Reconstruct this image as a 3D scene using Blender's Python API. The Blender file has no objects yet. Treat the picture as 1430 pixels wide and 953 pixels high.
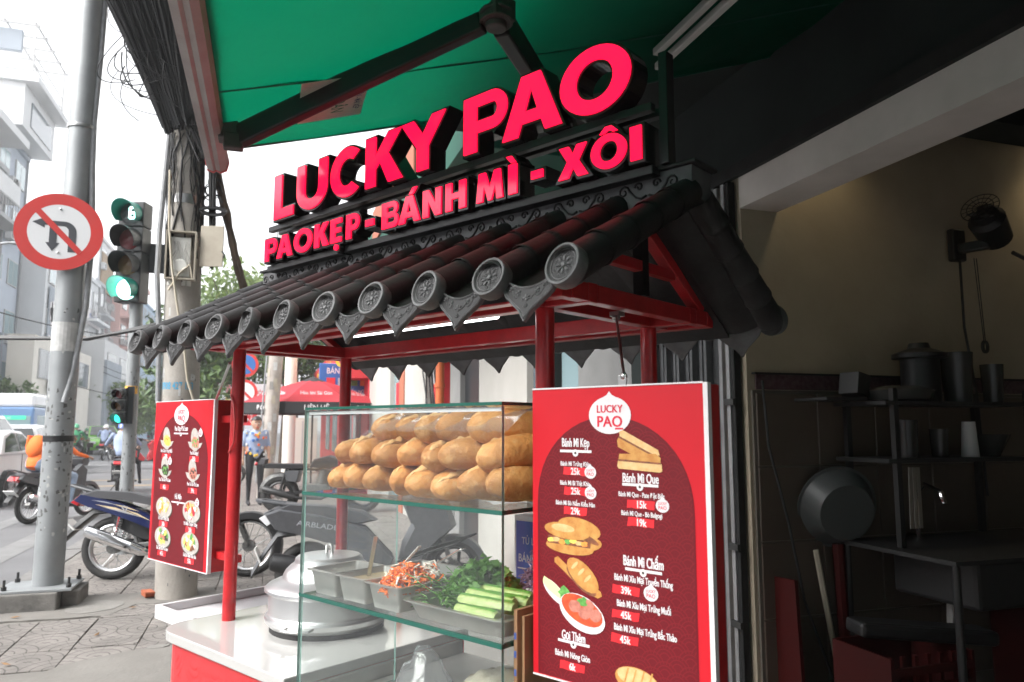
import bpy, bmesh, math, random
from mathutils import Vector, Matrix, Euler, Quaternion
SC = bpy.context.scene
COL = SC.collection
PI = math.pi
sin, cos, rad = math.sin, math.cos, math.radians
rng = random.Random(11)

# ---------------------------------------------------------------- camera
cam_data = bpy.data.cameras.new('camera')
cam_data.sensor_width = 36.0
cam_data.lens = 36.0 * 1042.5 / 1430.0
cam_data.clip_start = 0.05
cam_data.clip_end = 2000
camera = bpy.data.objects.new('camera', cam_data)
COL.objects.link(camera)
camera.location = (0, 0, 1.4)
camera.rotation_euler = (rad(90 + 6.6), 0, rad(-18.0))
SC.camera = camera
cam_data.dof.use_dof = True
cam_data.dof.focus_distance = 2.2
cam_data.dof.aperture_fstop = 6.0

# ---------------------------------------------------------------- sky, sun, exposure
SUN_EL, SUN_AZ = rad(44), rad(-108)
world = bpy.data.worlds.new('World')
SC.world = world
world.use_nodes = True
wn = world.node_tree
for n in list(wn.nodes):
    wn.nodes.remove(n)
w_out = wn.nodes.new('ShaderNodeOutputWorld')
w_bg = wn.nodes.new('ShaderNodeBackground')
w_sky = wn.nodes.new('ShaderNodeTexSky')
w_sky.sky_type = 'NISHITA'
w_sky.sun_disc = False
w_sky.sun_elevation = SUN_EL
w_sky.sun_rotation = SUN_AZ
w_sky.dust_density = 4.0
w_sky.air_density = 1.0
w_hsv = wn.nodes.new('ShaderNodeHueSaturation')
w_hsv.inputs['Saturation'].default_value = 0.10
w_hsv.inputs['Value'].default_value = 1.35
wn.links.new(w_sky.outputs[0], w_hsv.inputs['Color'])
wn.links.new(w_hsv.outputs[0], w_bg.inputs['Color'])
w_bg.inputs['Strength'].default_value = 0.15
wn.links.new(w_bg.outputs[0], w_out.inputs['Surface'])
sun_data = bpy.data.lights.new('sun', 'SUN')
sun_data.energy = 0.75
sun_data.angle = rad(25)
sun_data.color = (1.0, 0.97, 0.93)
sun = bpy.data.objects.new('sun', sun_data)
COL.objects.link(sun)
_sd = Vector((sin(SUN_AZ) * cos(SUN_EL), cos(SUN_AZ) * cos(SUN_EL), sin(SUN_EL)))
sun.rotation_euler = _sd.to_track_quat('Z', 'Y').to_euler()
SC.view_settings.view_transform = 'Standard'
SC.view_settings.look = 'None'
SC.view_settings.gamma = 1.0
SC.view_settings.exposure = 1.50
SC.cycles.max_bounces = 10
SC.cycles.transparent_max_bounces = 24
SC.cycles.diffuse_bounces = 4
SC.cycles.glossy_bounces = 4

# ---------------------------------------------------------------- materials
def _rgb(c):
    return (c[0], c[1], c[2], 1.0)

def mat(name, col, rough=0.6, metal=0.0, spec=0.5, noise=None, col2=None, bump=None, emit=None,
        coat=0.0, transm=0.0, sheen=0.0, translucent=None, noise_detail=5.0, vary=0.0):
    """procedural material: base colour (mixed with col2 by noise), fine relief by bump=(scale, strength)"""
    m = bpy.data.materials.new(name)
    m.use_nodes = True
    nt = m.node_tree
    b = nt.nodes['Principled BSDF']
    b.inputs['Base Color'].default_value = _rgb(col)
    b.inputs['Roughness'].default_value = rough
    b.inputs['Metallic'].default_value = metal
    b.inputs['Specular IOR Level'].default_value = spec
    b.inputs['Coat Weight'].default_value = coat
    b.inputs['Coat Roughness'].default_value = 0.08
    b.inputs['Transmission Weight'].default_value = transm
    tc = None
    if noise or bump:
        tc = nt.nodes.new('ShaderNodeTexCoord')
    if noise:
        n = nt.nodes.new('ShaderNodeTexNoise')
        n.inputs['Scale'].default_value = noise
        n.inputs['Detail'].default_value = noise_detail
        n.inputs['Roughness'].default_value = 0.62
        nt.links.new(tc.outputs['Object'], n.inputs['Vector'])
        r = nt.nodes.new('ShaderNodeValToRGB')
        c2 = col2 or tuple(x * 0.72 for x in col)
        r.color_ramp.elements[0].position = 0.32
        r.color_ramp.elements[0].color = _rgb(c2)
        r.color_ramp.elements[1].position = 0.66
        r.color_ramp.elements[1].color = _rgb(col)
        nt.links.new(n.outputs['Fac'], r.inputs['Fac'])
        if vary:        # each piece a little lighter or darker than the next
            oi = nt.nodes.new('ShaderNodeObjectInfo')
            vm = nt.nodes.new('ShaderNodeMapRange')
            vm.inputs['To Min'].default_value = 1 - vary
            vm.inputs['To Max'].default_value = 1 + vary
            nt.links.new(oi.outputs['Random'], vm.inputs['Value'])
            hv = nt.nodes.new('ShaderNodeHueSaturation')
            nt.links.new(vm.outputs[0], hv.inputs['Value'])
            nt.links.new(r.outputs['Color'], hv.inputs['Color'])
            nt.links.new(hv.outputs[0], b.inputs['Base Color'])
        else:
            nt.links.new(r.outputs['Color'], b.inputs['Base Color'])
        mr = nt.nodes.new('ShaderNodeMapRange')
        mr.inputs['To Min'].default_value = min(1, rough * 1.25)
        mr.inputs['To Max'].default_value = rough * 0.85
        nt.links.new(n.outputs['Fac'], mr.inputs['Value'])
        nt.links.new(mr.outputs[0], b.inputs['Roughness'])
    if bump:
        bn = nt.nodes.new('ShaderNodeTexNoise')
        bn.inputs['Scale'].default_value = bump[0]
        bn.inputs['Detail'].default_value = 6.0
        nt.links.new(tc.outputs['Object'], bn.inputs['Vector'])
        bp = nt.nodes.new('ShaderNodeBump')
        bp.inputs['Strength'].default_value = bump[1]
        bp.inputs['Distance'].default_value = 0.01
        nt.links.new(bn.outputs['Fac'], bp.inputs['Height'])
        nt.links.new(bp.outputs['Normal'], b.inputs['Normal'])
    if emit:
        b.inputs['Emission Color'].default_value = _rgb(emit[0])
        b.inputs['Emission Strength'].default_value = emit[1]
    if translucent:
        tr = nt.nodes.new('ShaderNodeBsdfTranslucent')
        tr.inputs['Color'].default_value = _rgb(translucent[0])
        mx = nt.nodes.new('ShaderNodeMixShader')
        mx.inputs['Fac'].default_value = translucent[1]
        nt.links.new(b.outputs[0], mx.inputs[1])
        nt.links.new(tr.outputs[0], mx.inputs[2])
        nt.links.new(mx.outputs[0], nt.nodes['Material Output'].inputs['Surface'])
    return m

def pane_mat(name, tint, refl=0.08, rough=0.01, cloud=0.0):
    """thin pane of glass: clear, with a mirror reflection that grows towards grazing angles"""
    m = bpy.data.materials.new(name)
    m.use_nodes = True
    nt = m.node_tree
    nt.nodes.remove(nt.nodes['Principled BSDF'])
    t = nt.nodes.new('ShaderNodeBsdfTransparent')
    t.inputs['Color'].default_value = _rgb(tint)
    g = nt.nodes.new('ShaderNodeBsdfGlossy')
    g.inputs['Roughness'].default_value = rough
    lf = nt.nodes.new('ShaderNodeLayerWeight')
    lf.inputs['Blend'].default_value = 0.5
    pw = nt.nodes.new('ShaderNodeMath')
    pw.operation = 'POWER'
    pw.inputs[1].default_value = 4.0
    nt.links.new(lf.outputs['Facing'], pw.inputs[0])
    lw = nt.nodes.new('ShaderNodeMath')
    lw.operation = 'MULTIPLY_ADD'
    lw.inputs[1].default_value = 0.85
    lw.inputs[2].default_value = refl * 0.5
    nt.links.new(pw.outputs[0], lw.inputs[0])
    mx = nt.nodes.new('ShaderNodeMixShader')
    nt.links.new(lw.outputs[0], mx.inputs['Fac'])
    nt.links.new(t.outputs[0], mx.inputs[1])
    nt.links.new(g.outputs[0], mx.inputs[2])
    last = mx
    if cloud > 0:
        d = nt.nodes.new('ShaderNodeBsdfDiffuse')
        d.inputs['Color'].default_value = (0.8, 0.82, 0.84, 1)
        tc = nt.nodes.new('ShaderNodeTexCoord')
        n = nt.nodes.new('ShaderNodeTexNoise')
        n.inputs['Scale'].default_value = 9
        nt.links.new(tc.outputs['Object'], n.inputs['Vector'])
        mu = nt.nodes.new('ShaderNodeMath')
        mu.operation = 'MULTIPLY'
        mu.inputs[1].default_value = cloud * 2
        nt.links.new(n.outputs['Fac'], mu.inputs[0])
        m2 = nt.nodes.new('ShaderNodeMixShader')
        nt.links.new(mu.outputs[0], m2.inputs['Fac'])
        nt.links.new(mx.outputs[0], m2.inputs[1])
        nt.links.new(d.outputs[0], m2.inputs[2])
        last = m2
    nt.links.new(last.outputs[0], nt.nodes['Material Output'].inputs['Surface'])
    return m

M = {}
def mk(k, *a, **kw):
    M[k] = mat(k, *a, **kw)
mk('red_paint', (0.50, 0.018, 0.022), 0.30, noise=22, col2=(0.38, 0.013, 0.017), coat=0.25, bump=(40, 0.05), noise_detail=8)
mk('menu_red', (0.50, 0.010, 0.019), 0.42, spec=0.3)
mk('menu_dark', (0.135, 0.007, 0.012), 0.42, spec=0.3)
mk('menu_wave', (0.175, 0.012, 0.017), 0.42, spec=0.3)
mk('menu_price', (0.70, 0.02, 0.028), 0.38)
mk('print_white', (0.66, 0.63, 0.64), 0.45)
mk('print_red', (0.58, 0.02, 0.045), 0.4)
mk('print_plate', (0.44, 0.41, 0.38), 0.45, noise=60, col2=(0.34, 0.31, 0.28))
mk('print_bread', (0.56, 0.30, 0.085), 0.4, noise=45, col2=(0.42, 0.165, 0.035))
mk('print_bread_light', (0.68, 0.47, 0.23), 0.4, noise=60, col2=(0.58, 0.33, 0.12))
mk('print_brown', (0.28, 0.09, 0.04), 0.4, noise=80, col2=(0.12, 0.05, 0.03))
mk('print_green', (0.16, 0.42, 0.10), 0.4, noise=90, col2=(0.06, 0.22, 0.04))
mk('print_pale_green', (0.62, 0.76, 0.34), 0.4)
mk('print_orange', (0.85, 0.35, 0.06), 0.4, noise=90, col2=(0.7, 0.2, 0.05))
mk('print_soup', (0.60, 0.10, 0.03), 0.4, noise=70, col2=(0.45, 0.05, 0.02))
mk('print_meat', (0.55, 0.22, 0.16), 0.4, noise=80, col2=(0.38, 0.12, 0.09))
mk('print_dark', (0.05, 0.04, 0.03), 0.4)
mk('print_yellow', (0.86, 0.62, 0.12), 0.4)
mk('white_plastic', (0.62, 0.62, 0.63), 0.35)
mk('counter_white', (0.43, 0.425, 0.41), 0.07, coat=0.5)
mk('cabinet_red', (0.64, 0.03, 0.035), 0.3, coat=0.3)
mk('cabinet_line', (0.42, 0.02, 0.025), 0.35)
mk('roof_tile', (0.026, 0.025, 0.026), 0.52, spec=0.35, noise=9, col2=(0.012, 0.0115, 0.0115), bump=(60, 0.12), vary=0.25)
mk('roof_relief', (0.115, 0.115, 0.118), 0.55, noise=16, col2=(0.06, 0.059, 0.058), bump=(90, 0.15), vary=0.2)
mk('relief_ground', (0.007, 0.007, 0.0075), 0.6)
mk('ridge_grey', (0.10, 0.10, 0.105), 0.5, noise=12, col2=(0.065, 0.065, 0.068))
mk('sign_black', (0.012, 0.011, 0.012), 0.22)
mk('sign_lit', (0.30, 0.004, 0.02), 0.12, emit=((1.0, 0.004, 0.045), 0.72), spec=0.3, coat=0.15)
mk('frame_black', (0.006, 0.006, 0.0065), 0.4)
mk('steel', (0.55, 0.55, 0.54), 0.3, metal=1.0, noise=18, col2=(0.48, 0.48, 0.47))
mk('steel_dark', (0.055, 0.055, 0.055), 0.5, metal=0.6)
mk('chrome', (0.85, 0.85, 0.85), 0.08, metal=1.0)
mk('aluminium', (0.70, 0.70, 0.70), 0.36, metal=1.0, noise=12, col2=(0.70, 0.70, 0.70))
mk('pan_steel', (0.60, 0.59, 0.56), 0.33, metal=0.85, noise=10, col2=(0.52, 0.51, 0.48))
mk('glass_edge', (0.01, 0.085, 0.062), 0.1, coat=0.5)
mk('glass_edge_pale', (0.20, 0.34, 0.30), 0.12, coat=0.5)
M['glass'] = pane_mat('glass', (0.97, 0.985, 0.978), cloud=0.013)
M['bag_film'] = pane_mat('bag_film', (0.95, 0.96, 0.97), cloud=0.09, rough=0.10)
mk('bread', (0.64, 0.315, 0.098), 0.52, spec=0.3, noise=12, col2=(0.42, 0.155, 0.036), bump=(70, 0.45), noise_detail=7, vary=0.22)
def flake(m, col, scale, lo, hi, amt):
    """paler flaking patches over a material's own colour, with matching relief"""
    nt = m.node_tree; b = nt.nodes['Principled BSDF']; src = b.inputs['Base Color'].links[0].from_socket
    tc = nt.nodes.new('ShaderNodeTexCoord'); oi = nt.nodes.new('ShaderNodeObjectInfo')
    va = nt.nodes.new('ShaderNodeVectorMath'); va.operation = 'ADD'
    nt.links.new(tc.outputs['Object'], va.inputs[0]); nt.links.new(oi.outputs['Location'], va.inputs[1])
    n = nt.nodes.new('ShaderNodeTexNoise'); n.inputs['Scale'].default_value = scale; n.inputs['Detail'].default_value = 9; n.inputs['Roughness'].default_value = 0.7
    nt.links.new(va.outputs[0], n.inputs['Vector'])
    mr = nt.nodes.new('ShaderNodeMapRange'); mr.inputs['From Min'].default_value = lo; mr.inputs['From Max'].default_value = hi; mr.inputs['To Max'].default_value = amt
    nt.links.new(n.outputs['Fac'], mr.inputs['Value'])
    mx = nt.nodes.new('ShaderNodeMix'); mx.data_type = 'RGBA'
    nt.links.new(mr.outputs[0], mx.inputs[0]); nt.links.new(src, mx.inputs[6]); mx.inputs[7].default_value = _rgb(col)
    nt.links.new(mx.outputs[2], b.inputs['Base Color'])
flake(M['bread'], (0.70, 0.43, 0.19), 26, 0.52, 0.66, 0.75)
mk('dry_leaf', (0.22, 0.12, 0.05), 0.8)
mk('bread_crust', (0.72, 0.46, 0.21), 0.5, noise=30, col2=(0.66, 0.36, 0.13), bump=(60, 0.4))
mk('black_rubber', (0.018, 0.018, 0.019), 0.7, noise=30, col2=(0.03, 0.029, 0.027))
mk('black_plastic', (0.015, 0.015, 0.016), 0.45)
mk('grey_plastic', (0.075, 0.078, 0.085), 0.4, noise=20, col2=(0.06, 0.062, 0.066))
mk('seat_grey', (0.055, 0.055, 0.06), 0.55, bump=(120, 0.1))
mk('blue_body', (0.010, 0.016, 0.07), 0.16, coat=0.8)
mk('decal_gold', (0.62, 0.50, 0.30), 0.3)
mk('decal_silver', (0.34, 0.35, 0.38), 0.3)
mk('engine_grey', (0.22, 0.22, 0.21), 0.45, metal=0.7, noise=40, col2=(0.12, 0.12, 0.12))
mk('tail_red', (0.45, 0.01, 0.015), 0.12, coat=0.6)
mk('lamp_clear', (0.75, 0.76, 0.78), 0.1, coat=0.6)
mk('plate_white', (0.62, 0.62, 0.60), 0.4)
mk('plate_text', (0.06, 0.06, 0.06), 0.5)
mk('awning_green', (0.001, 0.045, 0.026), 0.6, spec=0.12, noise=1.6, col2=(0.001, 0.024, 0.013), bump=(6, 0.3), translucent=((0.0, 0.175, 0.082), 0.42))
mk('awning_seam', (0.003, 0.08, 0.05), 0.6)
mk('awning_bar', (0.34, 0.31, 0.295), 0.5, noise=5, col2=(0.25, 0.20, 0.185), bump=(30, 0.1))
mk('bar_red', (0.50, 0.06, 0.06), 0.5)
mk('arm_black', (0.010, 0.010, 0.011), 0.45, spec=0.3, noise=10, col2=(0.016, 0.015, 0.014))
mk('cast_grey', (0.07, 0.067, 0.062), 0.5, metal=0.4, noise=30)
mk('label_paper', (0.62, 0.62, 0.55), 0.7, noise=18, col2=(0.50, 0.50, 0.44), translucent=((0.6, 0.6, 0.5), 0.3))
mk('label_green', (0.015, 0.20, 0.09), 0.6)
mk('label_navy', (0.05, 0.05, 0.12), 0.6)
mk('galv', (0.30, 0.315, 0.32), 0.5, metal=0.3, noise=3.5, col2=(0.245, 0.258, 0.265), bump=(80, 0.06))
mk('conduit', (0.30, 0.31, 0.32), 0.6, noise=15)
mk('peel_dark', (0.12, 0.12, 0.12), 0.7, noise=30)
mk('peel_light', (0.50, 0.50, 0.49), 0.7, noise=20)
mk('concrete_pole', (0.38, 0.355, 0.32), 0.85, noise=2.6, col2=(0.25, 0.23, 0.205), bump=(50, 0.35))
mk('concrete_pole_far', (0.42, 0.38, 0.35), 0.85, noise=3, col2=(0.28, 0.25, 0.22))
mk('concrete_block', (0.20, 0.19, 0.175), 0.9, noise=5, col2=(0.10, 0.096, 0.09), bump=(40, 0.5))
mk('sign_red', (0.60, 0.045, 0.04), 0.4, noise=6, col2=(0.55, 0.05, 0.045))
mk('sign_face', (0.74, 0.75, 0.76), 0.4)
mk('sign_ink', (0.06, 0.065, 0.075), 0.5)
mk('sign_blue', (0.04, 0.15, 0.42), 0.4)
mk('signal_black', (0.022, 0.026, 0.028), 0.42, noise=15)
mk('hood_green', (0.0, 0.16, 0.13), 0.4)
mk('lens_red', (0.16, 0.022, 0.026), 0.25, coat=0.5)
mk('lens_amber', (0.16, 0.085, 0.035), 0.25, coat=0.5)
mk('lens_green_lit', (0.3, 0.9, 0.75), 0.3, emit=((0.42, 1.0, 0.86), 2.2))
mk('lens_small_lit', (0.05, 0.7, 0.55), 0.3, emit=((0.04, 0.85, 0.62), 0.9))
mk('digit_lit', (0.5, 1.0, 0.9), 0.3, emit=((0.55, 1.0, 0.92), 2.2))
mk('digit_off', (0.10, 0.12, 0.12), 0.3)
mk('hood_painted_glow', (0.0, 0.22, 0.17), 0.35)  # green signal glow painted into the visor colour
mk('cable_black', (0.015, 0.015, 0.016), 0.55)
mk('cable_grey', (0.34, 0.33, 0.31), 0.6)
mk('rope_beige', (0.48, 0.43, 0.34), 0.8)
mk('meter_box', (0.40, 0.36, 0.29), 0.6, noise=6, col2=(0.33, 0.29, 0.23))
mk('meter_white', (0.62, 0.62, 0.58), 0.5)
mk('stencil_blue', (0.05, 0.30, 0.50), 0.6)
mk('asphalt', (0.15, 0.15, 0.155), 0.85, noise=0.6, col2=(0.12, 0.12, 0.125), bump=(120, 0.4))
mk('road_paint', (0.20, 0.20, 0.20), 0.7, noise=3.0, col2=(0.15, 0.15, 0.15))
mk('road_yellow', (0.27, 0.21, 0.14), 0.7, noise=4)
mk('kerb_stone', (0.19, 0.185, 0.18), 0.85, noise=4, bump=(60, 0.4))
mk('cement', (0.195, 0.184, 0.168), 0.9, noise=1.6, col2=(0.15, 0.141, 0.128), bump=(35, 0.4))
mk('cement_light', (0.225, 0.215, 0.20), 0.9, noise=7, col2=(0.18, 0.172, 0.158), bump=(35, 0.4))
mk('tile_brick', (0.47, 0.13, 0.06), 0.8, noise=20)
mk('wall_cream', (0.42, 0.36, 0.27), 0.8, noise=1.3, col2=(0.34, 0.29, 0.215), bump=(25, 0.15))
mk('lintel_white', (0.70, 0.65, 0.62), 0.8, noise=3, col2=(0.60, 0.56, 0.53))
mk('wall_tile', (0.12, 0.092, 0.072), 0.3, noise=2)
mk('trim_band', (0.12, 0.075, 0.08), 0.35, noise=38, col2=(0.06, 0.02, 0.03), noise_detail=2)
mk('grout', (0.14, 0.12, 0.10), 0.9)
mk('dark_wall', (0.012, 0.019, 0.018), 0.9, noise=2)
mk('black_band', (0.012, 0.012, 0.012), 0.8, noise=8)
mk('ceiling_grey', (0.12, 0.105, 0.09), 0.9)
mk('floor_dark', (0.04, 0.036, 0.034), 0.6, noise=2)
mk('shutter_steel', (0.13, 0.135, 0.14), 0.45, metal=0.5, noise=7, col2=(0.08, 0.083, 0.086))
mk('rail_bright', (0.36, 0.36, 0.37), 0.4, metal=0.4, noise=6)
mk('basin_white', (0.085, 0.092, 0.092), 0.4)
mk('crate_red', (0.05, 0.0035, 0.003), 0.6, spec=0.2)
mk('cup_clear', (0.05, 0.049, 0.047), 0.2)
mk('glow_lamp', (0.9, 0.8, 0.6), 0.3, emit=((1.0, 0.82, 0.52), 6.0))
mk('tube_lit', (0.9, 0.9, 0.9), 0.3, emit=((0.95, 0.97, 1.0), 3.0))
mk('tube_off', (0.66, 0.65, 0.63), 0.4)
mk('skin', (0.46, 0.27, 0.19), 0.5)
mk('hair', (0.012, 0.010, 0.010), 0.5)
mk('cloth_orange', (0.85, 0.16, 0.02), 0.75, bump=(30, 0.3))
mk('cloth_jeans', (0.30, 0.38, 0.50), 0.8, noise=12)
mk('cloth_blue', (0.28, 0.34, 0.48), 0.8, bump=(20, 0.3))
mk('cloth_black', (0.022, 0.022, 0.025), 0.8)
mk('cloth_brown', (0.26, 0.14, 0.07), 0.8, bump=(20, 0.3))
mk('cloth_maroon', (0.13, 0.06, 0.05), 0.8)
mk('cloth_green', (0.03, 0.22, 0.10), 0.8)
mk('cloth_khaki', (0.42, 0.36, 0.27), 0.8)
mk('cloth_white', (0.62, 0.62, 0.62), 0.8)
mk('helmet_blue', (0.05, 0.10, 0.38), 0.3, coat=0.5)
mk('helmet_orange', (0.65, 0.20, 0.03), 0.3, coat=0.5)
mk('helmet_green', (0.05, 0.30, 0.15), 0.3, coat=0.5)
mk('helmet_white', (0.65, 0.65, 0.64), 0.3, coat=0.5)
mk('car_white', (0.80, 0.81, 0.83), 0.2, coat=0.8)
mk('car_green', (0.17, 0.50, 0.035), 0.2, coat=0.8)
mk('car_glass', (0.025, 0.03, 0.032), 0.06, coat=0.6)
mk('bus_blue', (0.13, 0.25, 0.46), 0.3, coat=0.4)
mk('bus_led', (0.02, 0.12, 0.07), 0.3, emit=((0.05, 0.9, 0.45), 0.5))
mk('bike_red', (0.58, 0.025, 0.035), 0.2, coat=0.7)
mk('alloy', (0.60, 0.61, 0.62), 0.3, metal=0.8)
mk('umbrella_red', (0.50, 0.035, 0.05), 0.7, translucent=((0.8, 0.08, 0.1), 0.3))
mk('umbrella_black', (0.02, 0.02, 0.022), 0.7)
mk('bark', (0.10, 0.07, 0.05), 0.9, noise=9, bump=(25, 0.6))
mk('leaf_dark', (0.045, 0.085, 0.025), 0.6)
mk('leaf_mid', (0.095, 0.155, 0.045), 0.6, translucent=((0.14, 0.24, 0.05), 0.25))
mk('leaf_light', (0.17, 0.23, 0.075), 0.6, translucent=((0.2, 0.3, 0.08), 0.3))
mk('herb', (0.11, 0.25, 0.045), 0.5, noise=30, col2=(0.05, 0.15, 0.022), translucent=((0.2, 0.5, 0.08), 0.25))
mk('cucumber_flesh', (0.40, 0.47, 0.19), 0.4, noise=25, col2=(0.26, 0.36, 0.10), bump=(60, 0.3))
mk('cucumber_skin', (0.12, 0.30, 0.05), 0.4)
mk('carrot', (0.90, 0.24, 0.05), 0.35, noise=40, col2=(0.80, 0.16, 0.03))
mk('radish', (0.82, 0.78, 0.70), 0.3)
mk('cabbage', (0.16, 0.06, 0.13), 0.5, noise=30, col2=(0.42, 0.30, 0.36))
mk('sauce', (0.42, 0.33, 0.20), 0.3, noise=10)
mk('cardboard', (0.36, 0.20, 0.10), 0.85, noise=6)
mk('rag', (0.46, 0.42, 0.33), 0.9, bump=(40, 0.4))
mk('box_blue', (0.05, 0.11, 0.40), 0.5)
mk('sticker_orange', (0.85, 0.45, 0.06), 0.5)
mk('pipe_orange', (0.55, 0.13, 0.04), 0.5)
mk('shop_red', (0.55, 0.03, 0.04), 0.5)
mk('shop_yellow', (0.75, 0.50, 0.04), 0.5)
mk('shop_blue', (0.03, 0.12, 0.36), 0.5)
mk('pier_white', (0.44, 0.425, 0.395), 0.75, noise=1.2, col2=(0.38, 0.365, 0.335))
mk('pier_grey', (0.26, 0.26, 0.255), 0.75, noise=1.5)
mk('door_black', (0.02, 0.021, 0.024), 0.3)
for k, c in dict(b_white=(0.66, 0.67, 0.68), b_grey=(0.46, 0.48, 0.51), b_panel=(0.42, 0.47, 0.54), b_mesh=(0.38, 0.39, 0.40),
                 b_beige=(0.70, 0.67, 0.61), b_tan=(0.46, 0.37, 0.30), b_pink=(0.62, 0.40, 0.37), b_cream=(0.66, 0.64, 0.58),
                 b_blue=(0.36, 0.48, 0.60), b_slate=(0.33, 0.37, 0.42), b_pale=(0.66, 0.68, 0.70), b_brown=(0.34, 0.24, 0.15)).items():
    mk(k, c, 0.8, noise=0.35, col2=tuple(x * 0.86 for x in c))
mk('win_dark', (0.10, 0.125, 0.145), 0.12, coat=0.5)
mk('win_teal', (0.22, 0.32, 0.34), 0.15, coat=0.5)
mk('win_frame', (0.40, 0.40, 0.40), 0.6)
mk('rust', (0.36, 0.12, 0.07), 0.7)

# ---------------------------------------------------------------- frames
K = 0.875
UDIR = Vector((-0.50759, 0.86160, 0)); VDIR = Vector((0.86160, 0.50759, 0))
CART_O = Vector((0.69235, 1.84757, 0)) * K
CART_RZ = math.atan2(0.5076 * 0 - 0.86160, 0.50759)       # local x runs to the right along the cart's long side
def frame_matrix(fr):
    if fr == 'cart':
        return Matrix.Translation(CART_O) @ Matrix.Rotation(CART_RZ, 4, 'Z') @ Matrix.Scale(K, 4)
    if fr == 'shop':
        return Matrix.Scale(K, 4)
    return Matrix.Identity(4)
ORG = {}

def props(o, label=None, cat=None, group=None, kind=None):
    if label: o['label'] = label
    if cat: o['category'] = cat
    if group: o['group'] = group
    if kind: o['kind'] = kind
    return o

def place(o, fr, at, rz=0.0):
    m = frame_matrix(fr) @ Matrix.Translation(Vector(at)) @ Matrix.Rotation(rz, 4, 'Z')
    loc, q, s = m.decompose()
    o.location = loc; o.rotation_euler = q.to_euler(); o.scale = s

def thing(name, label, cat, at=(0, 0, 0), fr='w', rz=0.0, group=None):
    """Empty at the thing's base; in frames cart/shop its parts are written in that frame's coordinates, in w in coordinates about the base"""
    o = bpy.data.objects.new(name, None)
    o.empty_display_size = 0.1
    COL.objects.link(o)
    place(o, fr, at, rz)
    ORG[o.name] = Vector(at) if fr != 'w' else Vector((0, 0, 0))
    return props(o, label, cat, group)

def copy_tree(o, parent=None):
    c = o.copy()
    COL.objects.link(c)
    if parent is not None:
        c.parent = parent
    for ch in list(o.children):
        copy_tree(ch, c)
    return c

# ---------------------------------------------------------------- mesh builder
def arc(cx, cy, rx, ry, a0, a1, n):
    return [(cx + rx * cos(rad(a0 + (a1 - a0) * i / n)), cy + ry * sin(rad(a0 + (a1 - a0) * i / n))) for i in range(n + 1)]

def XZ(x, y, z):
    """places a flat drawing (x right, y up, normal +z) on an upright face that looks towards -y"""
    return Matrix.Translation((x, y, z)) @ Matrix.Rotation(PI / 2, 4, 'X')

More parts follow.
